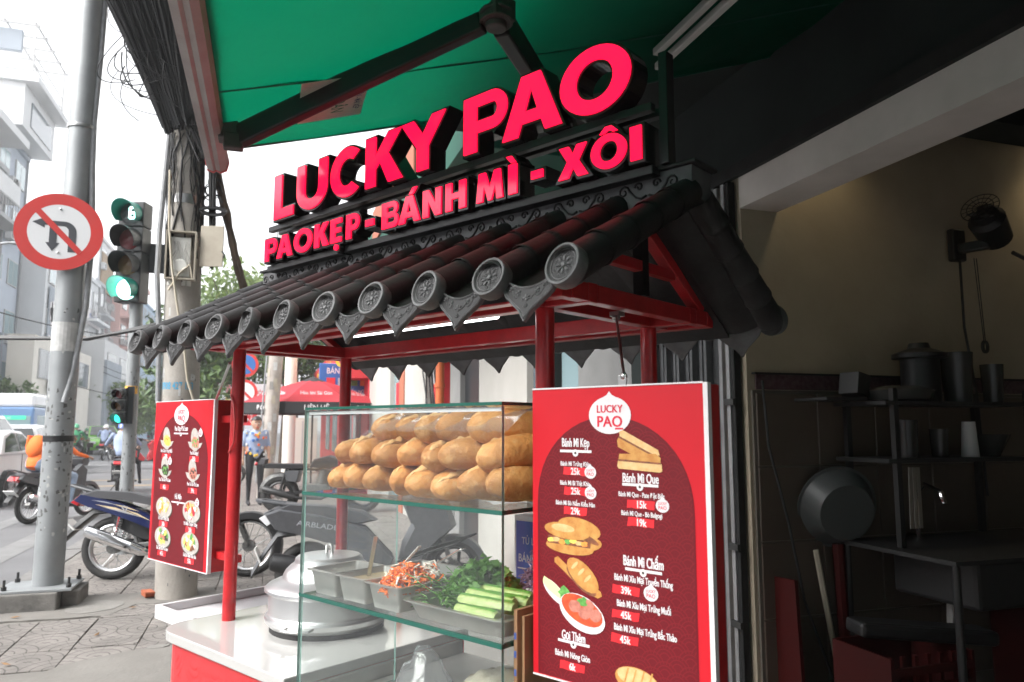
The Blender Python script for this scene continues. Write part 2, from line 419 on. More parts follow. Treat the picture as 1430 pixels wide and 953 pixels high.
class MB:
    DT = None        # transform given to every new builder while one thing is being built
    def __init__(s, m=None):
        s.v = []; s.f = []; s.mi = []; s.sm = []; s.mats = []; s.cur = 0; s.T = MB.DT
        if m: s.use(m)
    def use(s, m):
        mm = M[m] if isinstance(m, str) else m
        if mm not in s.mats: s.mats.append(mm)
        s.cur = s.mats.index(mm)
        return s
    def add(s, vs, fs, smooth=False, T=None):
        b = len(s.v)
        for p in vs:
            p = Vector(p)
            if T is not None: p = T @ p
            if s.T is not None: p = s.T @ p
            s.v.append(p)
        for f in fs:
            s.f.append(tuple(b + i for i in f)); s.mi.append(s.cur); s.sm.append(smooth)
        return s
    def box(s, x0, x1, y0, y1, z0, z1, T=None):
        return s.add([(x0, y0, z0), (x1, y0, z0), (x1, y1, z0), (x0, y1, z0), (x0, y0, z1), (x1, y0, z1), (x1, y1, z1), (x0, y1, z1)],
                     [(0, 3, 2, 1), (4, 5, 6, 7), (0, 1, 5, 4), (1, 2, 6, 5), (2, 3, 7, 6), (3, 0, 4, 7)], False, T)
    def cbox(s, c, size, rot=(0, 0, 0), T=None):
        R = Matrix.Translation(Vector(c)) @ Euler(rot).to_matrix().to_4x4()
        if T is not None: R = T @ R
        a, b, d = size[0] / 2, size[1] / 2, size[2] / 2
        return s.box(-a, a, -b, b, -d, d, R)
    def beam(s, p0, p1, w, h, upv=(0, 0, 1)):
        p0, p1 = Vector(p0), Vector(p1)
        d = (p1 - p0); L = d.length; d.normalize()
        u = Vector(upv)
        if abs(d.dot(u)) > 0.98: u = Vector((0, 1, 0))
        x = d.cross(u).normalized(); z = x.cross(d)
        R = Matrix(((x.x, d.x, z.x, p0.x), (x.y, d.y, z.y, p0.y), (x.z, d.z, z.z, p0.z), (0, 0, 0, 1)))
        return s.box(-w / 2, w / 2, 0, L, -h / 2, h / 2, R)
    def tube(s, path, r, n=8, cap=True, closed=False, flat=1.0, smooth=True):
        P = [Vector(p) for p in path]
        N = len(P)
        rs = r if isinstance(r, (list, tuple)) else [r] * N
        T0 = (P[1] - P[0]).normalized()
        u = Vector((0, 0, 1)) if abs(T0.z) < 0.9 else Vector((1, 0, 0))
        x = T0.cross(u).normalized()
        vs = []
        for i in range(N):
            if closed: t = P[(i + 1) % N] - P[i - 1]
            elif i == 0: t = P[1] - P[0]
            elif i == N - 1: t = P[-1] - P[-2]
            else: t = (P[i + 1] - P[i]).normalized() + (P[i] - P[i - 1]).normalized()
            if t.length < 1e-9: t = T0.copy()
            t.normalize()
            x = (x - t * x.dot(t))
            if x.length < 1e-6: x = t.orthogonal()
            x.normalize()
            y = t.cross(x)
            for k in range(n):
                a = 2 * PI * k / n
                vs.append(P[i] + x * (rs[i] * cos(a)) + y * (rs[i] * sin(a) * flat))
        fs = []
        segs = N if closed else N - 1
        for i in range(segs):
            j = (i + 1) % N
            for k in range(n):
                k2 = (k + 1) % n
                fs.append((i * n + k, i * n + k2, j * n + k2, j * n + k))
        s.add(vs, fs, smooth)
        if cap and not closed:
            b = len(s.v) - len(vs)
            s.f.append(tuple(b + k for k in reversed(range(n)))); s.mi.append(s.cur); s.sm.append(False)
            s.f.append(tuple(b + (N - 1) * n + k for k in range(n))); s.mi.append(s.cur); s.sm.append(False)
        return s
    def cyl(s, p0, p1, r0, r1=None, n=16, cap=True):
        return s.tube([p0, p1], [r0, r0 if r1 is None else r1], n, cap)
    def lathe(s, prof, n=24, T=None, a0=0.0, a1=360.0, smooth=True):
        full = abs(a1 - a0) > 359.9
        cnt = n if full else n + 1
        vs = [(r * cos(rad(a0 + (a1 - a0) * k / n)), r * sin(rad(a0 + (a1 - a0) * k / n)), z) for (r, z) in prof for k in range(cnt)]
        fs = []
        for i in range(len(prof) - 1):
            for k in range(n):
                k2 = (k + 1) % cnt
                fs.append((i * cnt + k, i * cnt + k2, (i + 1) * cnt + k2, (i + 1) * cnt + k))
        return s.add(vs, fs, smooth, T)
    def prism(s, poly, h, T=None, smooth=False):
        """polygon in the xy plane, extruded from z=0 to z=h"""
        n = len(poly)
        vs = [(p[0], p[1], 0) for p in poly] + [(p[0], p[1], h) for p in poly]
        fs = [tuple(reversed(range(n))), tuple(range(n, 2 * n))]
        s.add(vs, fs, False, T)
        b = len(s.v) - 2 * n
        for i in range(n):
            j = (i + 1) % n
            s.f.append((b + i, b + j, b + n + j, b + n + i)); s.mi.append(s.cur); s.sm.append(smooth)
        return s
    def flat(s, poly, T=None):
        return s.add([(p[0], p[1], 0) for p in poly], [tuple(range(len(poly)))], False, T)
    def ell(s, c, r, rot=(0, 0, 0), n=12, T=None):
        R = Matrix.Translation(Vector(c)) @ Euler(rot).to_matrix().to_4x4()
        if T is not None: R = T @ R
        m = max(4, n // 2)
        vs = [(0, 0, -r[2])]
        for i in range(1, m):
            t = PI * i / m - PI / 2
            for k in range(n):
                a = 2 * PI * k / n
                vs.append((r[0] * cos(t) * cos(a), r[1] * cos(t) * sin(a), r[2] * sin(t)))
        vs.append((0, 0, r[2]))
        fs = []
        for k in range(n):
            fs.append((0, 1 + (k + 1) % n, 1 + k))
            fs.append((len(vs) - 1, 1 + (m - 2) * n + k, 1 + (m - 2) * n + (k + 1) % n))
        for i in range(m - 2):
            for k in range(n):
                k2 = (k + 1) % n
                fs.append((1 + i * n + k, 1 + i * n + k2, 1 + (i + 1) * n + k2, 1 + (i + 1) * n + k))
        return s.add(vs, fs, True, R)
    def loft(s, rings, cap=True, smooth=True, closed=True):
        n = len(rings[0])
        vs = [p for r in rings for p in r]
        fs = []
        for i in range(len(rings) - 1):
            for k in range(n if closed else n - 1):
                k2 = (k + 1) % n
                fs.append((i * n + k, i * n + k2, (i + 1) * n + k2, (i + 1) * n + k))
        s.add(vs, fs, smooth)
        if cap:
            b = len(s.v) - len(vs)
            s.f.append(tuple(b + k for k in reversed(range(n)))); s.mi.append(s.cur); s.sm.append(False)
            s.f.append(tuple(b + (len(rings) - 1) * n + k for k in range(n))); s.mi.append(s.cur); s.sm.append(False)
        return s
    def text(s, body, T, size, sx=1.0, bold=0.0, ext=0.0, align='CENTER'):
        heavy = bold > 0.02       # heavy print: the outline is repeated slightly to either side, each pass a hair in front of the last
        me = text_mesh(body, min(bold, 0.012), ext / size if size else 0, align)
        for k, dx in enumerate((-0.017, 0.0, 0.017) if heavy else (0.0,)):
            S = T @ Matrix.Translation((dx * size, 0, 0.00006 * k)) @ Matrix.Diagonal((size * sx, size, size, 1))
            s.add([v.co for v in me.vertices], [tuple(p.vertices) for p in me.polygons], False, S)
        return s
    def mesh(s, name):
        me = bpy.data.meshes.new(name)
        me.from_pydata([tuple(p) for p in s.v], [], s.f)
        for m in s.mats: me.materials.append(m)
        me.polygons.foreach_set('material_index', s.mi)
        me.polygons.foreach_set('use_smooth', s.sm)
        me.update()
        return me
    def build(s, name, parent=None, bevel=0.0, label=None, kind=None, group=None, sharp=40, flip=True, seg=2):
        if parent is not None and ORG.get(parent.name) is not None:
            o0 = ORG[parent.name]
            s.v = [p - o0 for p in s.v]
        me = s.mesh(name)
        if flip:
            bm = bmesh.new(); bm.from_mesh(me)
            bmesh.ops.recalc_face_normals(bm, faces=bm.faces)
            bm.to_mesh(me); bm.free()
        if any(s.sm) and sharp:
            me.set_sharp_from_angle(angle=rad(sharp))
        o = bpy.data.objects.new(name, me)
        COL.objects.link(o)
        if parent is not None:
            o.parent = parent
            ORG[o.name] = ORG.get(parent.name)
        if bevel:
            b = o.modifiers.new('bevel', 'BEVEL')
            b.width = bevel; b.segments = seg; b.limit_method = 'ANGLE'; b.angle_limit = rad(35)
        return props(o, label, None, group, kind)
    def top(s, name, label, cat, at, fr='w', rz=0.0, group=None, kind=None, **kw):
        """a thing that is one mesh"""
        if fr != 'w':
            a = Vector(at); s.v = [p - a for p in s.v]
        o = s.build(name, None, **kw)
        place(o, fr, at, rz)
        return props(o, label, cat, group, kind)

def inst(src, name, parent, loc=(0, 0, 0), rot=(0, 0, 0), scale=(1, 1, 1)):
    """another object on the same mesh"""
    o = bpy.data.objects.new(name, src.data if hasattr(src, 'data') else src)
    COL.objects.link(o)
    o.parent = parent
    o.location = loc; o.rotation_euler = rot; o.scale = scale
    return o

_TXT = {}
def curve_mesh(cu):
    ob = bpy.data.objects.new('temporary_curve', cu)
    COL.objects.link(ob)
    dg = bpy.context.evaluated_depsgraph_get()
    me = bpy.data.meshes.new_from_object(ob.evaluated_get(dg))
    bpy.data.objects.remove(ob)
    bpy.data.curves.remove(cu)
    return me

def text_mesh(body, bold=0.0, ext=0.0, align='CENTER'):
    key = (body, bold, round(ext, 4), align)
    if key not in _TXT:
        cu = bpy.data.curves.new('lettering', 'FONT')
        cu.body = body; cu.size = 1.0; cu.align_x = align; cu.align_y = 'BOTTOM_BASELINE'
        cu.offset = bold; cu.extrude = ext; cu.resolution_u = 3
        _TXT[key] = curve_mesh(cu)
    return _TXT[key]

def loops_mesh(loops, ext, offset=0.0):
    cu = bpy.data.curves.new('letter_outline', 'CURVE')
    cu.dimensions = '2D'; cu.fill_mode = 'BOTH'; cu.extrude = ext; cu.offset = offset
    for lp in loops:
        sp = cu.splines.new('POLY')
        sp.points.add(len(lp) - 1)
        for i, p in enumerate(lp): sp.points[i].co = (p[0], p[1], 0, 1)
        sp.use_cyclic_u = True
    return curve_mesh(cu)

# ================================================================ FOOD CART
CENTRE_V = 0.26
cart = thing('food_cart', 'red street food cart with white counter, four red posts and black tiled roof', 'food cart', (-0.8, 0.2, 0), 'cart')
EY0, EZ0, RY0, RZ0 = -0.303, 1.935, 0.23, 2.223

def counter():
    L0, L1, Y0, Y1, r = -1.72, -0.82, -0.237, 0.55, 0.13
    poly = [(L1, Y0), (L1, Y1), (L0, Y1)] + arc(L0 + r, Y0 + r, r, r, 180, 270, 8)
    mb = MB('counter_white'); mb.prism(poly, 0.035, Matrix.Translation((0, 0, 0.816)))
    mb.build('counter_top', cart, bevel=0.004)
    # low steel bay that carries the glass case
    mb = MB('pan_steel'); mb.box(-0.80, 0.0, -0.215, 0.50, 0.70, 0.775); mb.build('steel_bay', cart, bevel=0.004)
    mb = MB('pan_steel'); mb.box(-0.822, -0.804, -0.214, 0.50, 0.70, 0.8155); mb.build('bay_side', cart)
    r2 = 0.11
    poly = [(-0.825, -0.213), (-0.825, 0.53), (-1.695, 0.53)] + arc(-1.695 + r2, -0.213 + r2, r2, r2, 180, 270, 8)
    mb = MB('cabinet_red'); mb.prism(poly, 0.70, Matrix.Translation((0, 0, 0.115)))
    mb.box(-0.823, 0.0, -0.213, 0.50, 0.115, 0.69)
    cab = mb.build('cabinet', cart, bevel=0.003)
    # printed fish-scale arcs on the cabinet front
    mb = MB('cabinet_line'); R0 = 0.105
    for row in range(3):
        zc = 0.80 - row * 0.075
        for i in range(12):
            xc = -1.585 + (i + 0.5 * (row % 2)) * 2 * R0 * 0.72
            if xc > -0.1: continue
            for q, rr in enumerate((R0, R0 * 0.76, R0 * 0.52)):
                pts = arc(xc, zc, rr * 0.72, rr, 180, 360, 14)
                for (a, b), (c, d) in zip(pts, pts[1:]):
                    if max(b, d) > 0.812 or min(b, d) < 0.40 or a < -1.58: continue
                    w = 0.0017
                    mb.add([(a, -0.2145, b - w), (c, -0.2145, d - w), (c, -0.2145, d + w), (a, -0.2145, b + w)], [(0, 1, 2, 3)])
    mb.build('printed_scales', cab, flip=False)
    # folding side shelf
    mb = MB('white_plastic')
    X0, X1, Y0, Y1 = -2.075, -1.735, -0.08, 0.50
    mb.box(X0, X1, Y0, Y1, 0.795, 0.815)
    mb.box(X0, X0 + 0.02, Y0, Y1, 0.8155, 0.85)
    mb.box(X0 + 0.0205, X1, Y0, Y0 + 0.02, 0.8155, 0.849)
    mb.box(X0 + 0.0205, X1, Y1 - 0.02, Y1, 0.8155, 0.849)
    mb.build('side_shelf', cart, bevel=0.002)
    mb = MB('black_rubber')
    for x in (-1.6, -0.1):
        for y in (-0.1, 0.42):
            mb2 = MB('black_rubber'); mb2.cyl((x, y - 0.018, 0.055), (x, y + 0.018, 0.055), 0.055, n=16)
            mb2.build('castor', cart)
counter()

ZB = 1.914
def posts_and_beams():
    for x, y, z0 in ((-1.6, 0, 0.8505), (0, 0, 0.10), (-1.6, 0.524, 0.8505), (0, 0.524, 0.10)):
        mb = MB('red_paint'); mb.cyl((x, y, z0), (x, y, ZB), 0.0255, n=20)
        mb.build('post', cart)
    x0, x1 = -1.76, 0.16
    y0, y1 = -0.13, 0.654
    def bm_(name, a, b, w=0.04, h=0.05):
        mb = MB('red_paint'); mb.beam(a, b, w, h); mb.build(name, cart, bevel=0.003)
    zc = ZB + 0.025
    for y in (-0.11, 0.0, 0.524, 0.634):
        bm_('beam', (x0, y, zc), (x1, y, zc))
    for x in (x0 + 0.02, -1.6, 0.0, x1 - 0.02):
        for ya, yb in ((-0.09, -0.02), (0.02, 0.504), (0.544, 0.614)):
            bm_('beam', (x, ya, zc), (x, yb, zc), 0.04, 0.046)
    # gable triangles
    for x in (x0 + 0.02, x1 - 0.02):
        bm_('rafter', (x, -0.10, ZB + 0.052), (x, 0.235, 2.165), 0.036, 0.04)
        bm_('rafter', (x, 0.60, ZB + 0.052), (x, 0.285, 2.165), 0.036, 0.04)
        mb = MB('frame_black'); mb.box(x - 0.016, x + 0.016, 0.244, 0.276, ZB + 0.052, 2.19); mb.build('king_post', cart)
        bm_('collar_beam', (x, 0.10, 2.05), (x, 0.43, 2.05), 0.03, 0.03)
posts_and_beams()

SL = math.atan2(RZ0 - EZ0, RY0 - EY0)
TL = math.hypot(RZ0 - EZ0, RY0 - EY0)
def roof():
    mb = MB('roof_tile')
    for sgn in (1, -1):
        def Y(y): return y if sgn == 1 else CENTRE_V + (CENTRE_V - y) * 0.87
        a, b = (EY0 + 0.03, EZ0 - 0.034), (CENTRE_V, RZ0 - 0.022 + 0.016)
        p = [(-1.78, Y(a[0]), a[1]), (0.18, Y(a[0]), a[1]), (0.18, Y(b[0]), b[1]), (-1.78, Y(b[0]), b[1])]
        q = [(x, y, z - 0.014) for x, y, z in p]
        mb.add(p + q, [(0, 1, 2, 3), (7, 6, 5, 4), (0, 4, 5, 1), (1, 5, 6, 2), (3, 2, 6, 7), (0, 3, 7, 4)])
    roof_o = mb.build('roof', cart)
    at = ORG[roof_o.name]
    # shared pieces
    seg = TL / 5
    mb = MB('roof_tile'); mb.lathe([(0.0435, 0), (0.0445, 0.004), (0.0445, 0.012), (0.0425, 0.018), (0.040, seg + 0.006)], 16, Matrix.Rotation(-PI / 2, 4, 'X'))
    ms_seg = mb.mesh('barrel_tile'); ms_seg.set_sharp_from_angle(angle=rad(50))
    mb = MB('roof_tile')
    RX = Matrix.Rotation(PI / 2, 4, 'X')        # drawing faces -y
    mb.lathe([(0.001, -0.022), (0.05, -0.022), (0.056, -0.012)], 28, RX)
    mb.use('roof_relief')
    mb.lathe([(0.056, -0.012), (0.058, 0.000), (0.058, 0.020), (0.055, 0.025), (0.049, 0.025), (0.045, 0.018)], 28, RX)
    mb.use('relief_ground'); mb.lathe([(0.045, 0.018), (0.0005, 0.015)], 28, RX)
    mb.use('roof_relief')
    mb.tube([(0.0405 * cos(2 * PI * k / 24), -0.0185, 0.0405 * sin(2 * PI * k / 24)) for k in range(24)], 0.0018, 5, closed=True)
    mb.ell((0, -0.0165, 0), (0.008, 0.006, 0.008), n=8)
    for k in range(8):
        a = 2 * PI * k / 8 + PI / 8
        mb.ell((0.019 * cos(a), -0.0165, 0.019 * sin(a)), (0.0095, 0.004, 0.0042), (0, -a, 0), n=8)
        a2 = a + PI / 8
        c = (0.030 * cos(a2), -0.017, 0.030 * sin(a2))
        mb.tube([(c[0] + 0.0062 * (1 - j / 14) * cos(a2 + j * 0.62), c[1], c[2] + 0.0062 * (1 - j / 14) * sin(a2 + j * 0.62)) for j in range(9)], 0.0015, 4)
    ms_disc = mb.mesh('eave_disc'); ms_disc.set_sharp_from_angle(angle=rad(35))
    # hanging leaf-shaped drip tile
    half = [(0.094, 0.010), (0.090, -0.022), (0.073, -0.052), (0.047, -0.077), (0.022, -0.100), (0.0, -0.132)]
    top = [(-0.094 + 0.188 * i / 10, 0.010 - 0.040 * sin(PI * i / 10)) for i in range(11)]
    outline = top + half[1:] + [(-x, y) for x, y in reversed(half[1:-1])]
    mb = MB('roof_relief')
    mb.prism(outline, 0.010, Matrix.Translation((0, 0.010, 0)) @ RX)
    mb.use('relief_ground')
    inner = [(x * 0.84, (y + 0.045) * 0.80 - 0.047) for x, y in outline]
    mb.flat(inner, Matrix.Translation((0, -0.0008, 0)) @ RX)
    mb.use('roof_relief')
    pts = [(x * 0.93, -0.001, (y + 0.045) * 0.90 - 0.046) for x, y in outline]
    mb.tube(pts, 0.0034, 5, closed=True)
    rg = random.Random(5)
    for (x, z, r) in ((0, -0.062, 0.011), (-0.03, -0.045, 0.009), (0.03, -0.045, 0.009), (-0.052, -0.028, 0.009), (0.052, -0.028, 0.009), (0.0, -0.086, 0.007)):
        for k in range(5):
            a = 2 * PI * k / 5 + rg.random()
            mb.ell((x + r * 0.62 * cos(a), -0.0012, z + r * 0.62 * sin(a)), (r * 0.5, 0.003, r * 0.30), (0, -a, 0), n=6)
        mb.ell((x, -0.002, z), (r * 0.3, 0.003, r * 0.3), n=6)
    for sx in (-1, 1):
        mb.tube([(sx * (0.012 + 0.05 * t), -0.001, -0.07 + 0.035 * t + 0.008 * sin(t * 9)) for t in [j / 9 for j in range(10)]], 0.0016, 4)
    ms_drip = mb.mesh('drip_tile'); ms_drip.set_sharp_from_angle(angle=rad(35))
    # trough between two barrel runs
    mb = MB('roof_tile')
    pr = [(-0.088 + 0.176 * i / 8, -0.004 - 0.030 * sin(PI * i / 8)) for i in range(9)]
    mb.loft([[(x, y, z) for x, z in pr] + [(x, y, z - 0.006) for x, z in reversed(pr)] for y in (0.0, TL + 0.03)])
    ms_pan = mb.mesh('trough_tile'); ms_pan.set_sharp_from_angle(angle=rad(50))
    s = 0.21382; rv = random.Random(31)
    for sgn in (1, -1):
        ey, ry = (EY0, RY0) if sgn == 1 else (0.752, 0.29)
        sl = math.atan2(RZ0 - EZ0, abs(ry - ey)); tl = math.hypot(RZ0 - EZ0, ry - ey)
        for k in range(11):
            x = 0.308 - s * k
            for j in range(5):
                d = j * tl / 5
                y, z = ey + sgn * cos(sl) * d, EZ0 + sin(sl) * d
                q = (Matrix.Rotation(PI if sgn == -1 else 0, 4, 'Z') @ Matrix.Rotation(sl, 4, 'X')).to_euler()
                inst(ms_seg, 'barrel_tile', roof_o, Vector((x + rv.uniform(-.0012, .0012), y, z + rv.uniform(-.001, .001))) - at, q, (1, tl / TL, 1))
            q0 = (0, 0, PI if sgn == -1 else 0)
            y = ey
            inst(ms_disc, 'eave_disc', roof_o, Vector((x, y, EZ0)) - at, (-.28 + rv.uniform(-.05, .05), rv.uniform(-.5, .5), q0[2] + rv.uniform(-.06, .06)), (.85,) * 3)
            if k < 10:
                y2 = ey + sgn * 0.012
                inst(ms_drip, 'drip_tile', roof_o, Vector((x - s / 2, y2 - sgn * 0.006, EZ0 - 0.006)) - at, (-.26 + rv.uniform(-.06, .06), rv.uniform(-.04, .04), q0[2]), (.90, 1, .80))
                inst(ms_pan, 'trough_tile', roof_o, Vector((x - s / 2, y2, EZ0 - 0.004)) - at, q, (1, tl / TL, 1))
    # ridge board with raised scrolls
    mb = MB('ridge_grey')
    mb.box(-1.80, 0.335, 0.205, 0.315, 2.205, 2.292)
    mb.use('roof_tile'); mb.box(-1.815, 0.35, 0.195, 0.325, 2.2925, 2.303)
    ridge = mb.build('ridge_board', cart, bevel=0.003)
    mb = MB('roof_tile')
    sp = lambda cx, cz, r, a0, turns, d: [(cx + r * (1 - 0.8 * t) * cos(a0 + d * turns * 2 * PI * t), 0.0, cz + r * (1 - 0.8 * t) * sin(a0 + d * turns * 2 * PI * t)) for t in [j / 12 for j in range(13)]]
    a = sp(0.018, 0.006, 0.019, PI * 1.0, 1.25, -1)
    mb.tube([(-0.055, 0, -0.016), (-0.04, 0, -0.022), (-0.022, 0, -0.016)] + a, [0.0035] * 3 + [0.0036 - 0.0015 * j / 12 for j in range(13)], 5)
    mb.tube(sp(-0.032, 0.012, 0.014, 0, 1.1, 1), 0.003, 5)
    mb.tube([(0.03, 0, -0.018), (0.042, 0, -0.022), (0.052, 0, -0.012), (0.057, 0, 0.004)], [0.002, 0.0045, 0.004, 0.002], 5)
    ms_scroll = mb.mesh('scroll_ornament')
    for k in range(18):
        inst(ms_scroll, 'scroll_ornament', ridge, Vector((0.26 - k * 0.1185, 0.2035, 2.25)) - at, (0, 0, 0), (1 if k % 2 == 0 else -1, 1, 1))
roof()

# lit tube under the roof, on the inner side of the front beam
mb = MB('tube_lit'); mb.cyl((-0.92, 0.05, 1.925), (-0.22, 0.05, 1.925), 0.011, n=10)
tube = mb.top('tube_light', 'lit white tube lamp under the cart roof behind the front beam', 'lamp', (-0.57, 0.05, 1.925), 'cart')

# ================================================================ LIT SIGN ON THE ROOF
def off_loop(lp, d):
    n = len(lp); out = []
    A = sum(lp[i][0] * lp[(i + 1) % n][1] - lp[(i + 1) % n][0] * lp[i][1] for i in range(n))
    sg = 1 if A > 0 else -1
    for i in range(n):
        p, c, q = Vector(lp[i - 1]), Vector(lp[i]), Vector(lp[(i + 1) % n])
        e1 = (c - p).normalized(); e2 = (q - c).normalized()
        n1 = Vector((e1.y, -e1.x)) * sg; n2 = Vector((e2.y, -e2.x)) * sg
        b = n1 + n2
        if b.length < 1e-6: b = n1
        b.normalize(); k = min(2.2, 1 / max(0.3, b.dot(n1)))
        out.append(tuple(c + b * d * k))
    return out

def glyph(ch, w, h):
    """outline loops (first solid, rest marked 'h' for holes) in a box w x h; t is the stem width"""
    t = 0.31 * h
    S = lambda pts: [(x * w, y * h) for x, y in pts]
    if ch == 'L': return [('s', [(0, 0), (w, 0), (w, .21 * h), (t, .21 * h), (t, h), (0, h)])]
    if ch == 'I': return [('s', [(0, 0), (w, 0), (w, h), (0, h)])]
    if ch == '-': return [('s', [(0, .30 * h), (w, .30 * h), (w, .55 * h), (0, .55 * h)])]
    if ch == 'U':
        c = w / 2; ri = c - t
        return [('s', [(0, h)] + arc(c, .42 * h, c, .44 * h, 180, 360, 16) + [(w, h), (w - t, h)] + arc(c, .42 * h, ri, .22 * h, 360, 180, 12) + [(t, h)])]
    if ch == 'C':
        c = .54 * w
        return [('s', arc(c, .5 * h, c, .52 * h, 48, 312, 22) + arc(c, .5 * h, c - t * .92, .29 * h, 305, 55, 18))]
    if ch == 'K': return [('s', [(0, 0), (t, 0), (t, .34 * h), (.40 * w, .46 * h), (.64 * w, 0), (w * 1.02, 0), (.62 * w, .60 * h), (.97 * w, h), (.62 * w, h), (t, .60 * h), (t, h), (0, h)])]
    if ch == 'Y':
        c = w / 2
        return [('s', [(c - t / 2, 0), (c + t / 2, 0), (c + t / 2, .44 * h), (w, h), (w - t * 1.12, h), (c, .68 * h), (t * 1.12, h), (0, h), (c - t / 2, .44 * h)])]
    if ch == 'P':
        m = w - .34 * h
        return [('s', [(0, 0), (t, 0), (t, .33 * h), (m, .33 * h)] + arc(m, .665 * h, w - m, .335 * h, -90, 90, 12) + [(0, h)]),
                ('h', [(t, .53 * h), (m, .53 * h)] + arc(m, .665 * h, max(.12 * h, w - m - t), .135 * h, -90, 90, 8)[1:-1] + [(m, .80 * h), (t, .80 * h)])]
    if ch == 'A':
        return [('s', [(0, 0), (.27 * w, 0), (.335 * w, .20 * h), (.665 * w, .20 * h), (.73 * w, 0), (w, 0), (.66 * w, h), (.34 * w, h)]),
                ('h', [(.395 * w, .39 * h), (.605 * w, .39 * h), (.5 * w, .76 * h)])]
    if ch == 'O':
        return [('s', arc(w / 2, h / 2, w / 2, .525 * h, 0, 360, 32)[:-1]), ('h', arc(w / 2, h / 2, w / 2 - t * .98, .525 * h - .215 * h, 0, 360, 28)[:-1])]
    if ch == 'E': return [('s', [(0, 0), (w, 0), (w, .20 * h), (t, .20 * h), (t, .41 * h), (.92 * w, .41 * h), (.92 * w, .60 * h), (t, .60 * h), (t, .80 * h), (w, .80 * h), (w, h), (0, h)])]
    if ch == 'H': return [('s', [(0, 0), (t, 0), (t, .40 * h), (w - t, .40 * h), (w - t, 0), (w, 0), (w, h), (w - t, h), (w - t, .60 * h), (t, .60 * h), (t, h), (0, h)])]
    if ch == 'N': return [('s', [(0, 0), (t * .95, 0), (t * .95, .56 * h), (w - t * 1.0, 0), (w, 0), (w, h), (w - t * .95, h), (w - t * .95, .46 * h), (t * 1.0, h), (0, h)])]
    if ch == 'M': return [('s', [(0, 0), (.24 * w, 0), (.30 * w, .52 * h), (.45 * w, 0), (.58 * w, 0), (.73 * w, .52 * h), (.77 * w, 0), (w, 0), (.90 * w, h), (.68 * w, h), (.515 * w, .44 * h), (.34 * w, h), (.10 * w, h)])]
    if ch == 'X':
        return [('s', [(0, 0), (.34 * w, 0), (.50 * w, .30 * h), (.66 * w, 0), (w, 0), (.69 * w, .51 * h), (.97 * w, h), (.64 * w, h), (.50 * w, .72 * h), (.36 * w, h), (.03 * w, h), (.31 * w, .51 * h)])]
    if ch == 'B':
        m = w - .26 * h
        return [('s', [(0, 0), (m, 0)] + arc(m, .275 * h, w - m, .275 * h, -90, 78, 9) + arc(m - .03 * h, .745 * h, w - m - .02 * h, .255 * h, -62, 90, 9) + [(0, h)]),
                ('h', [(t, .19 * h), (m, .19 * h), (m + .06 * h, .30 * h), (m, .41 * h), (t, .41 * h)]),
                ('h', [(t, .60 * h), (m - .02 * h, .60 * h), (m + .03 * h, .70 * h), (m - .02 * h, .81 * h), (t, .81 * h)])]
    if ch == 'acute': return [('s', [(0, 0), (.5 * w, 0), (w, h), (.45 * w, h)])]
    if ch == 'grave': return [('s', [(.5 * w, 0), (w, 0), (.55 * w, h), (0, h)])]
    if ch == 'circ': return [('s', [(0, 0), (.28 * w, 0), (.5 * w, .42 * h), (.72 * w, 0), (w, 0), (.68 * w, h), (.32 * w, h)])]
    if ch == 'dot': return [('s', arc(w / 2, h / 2, w / 2, h / 2, 0, 360, 12)[:-1])]

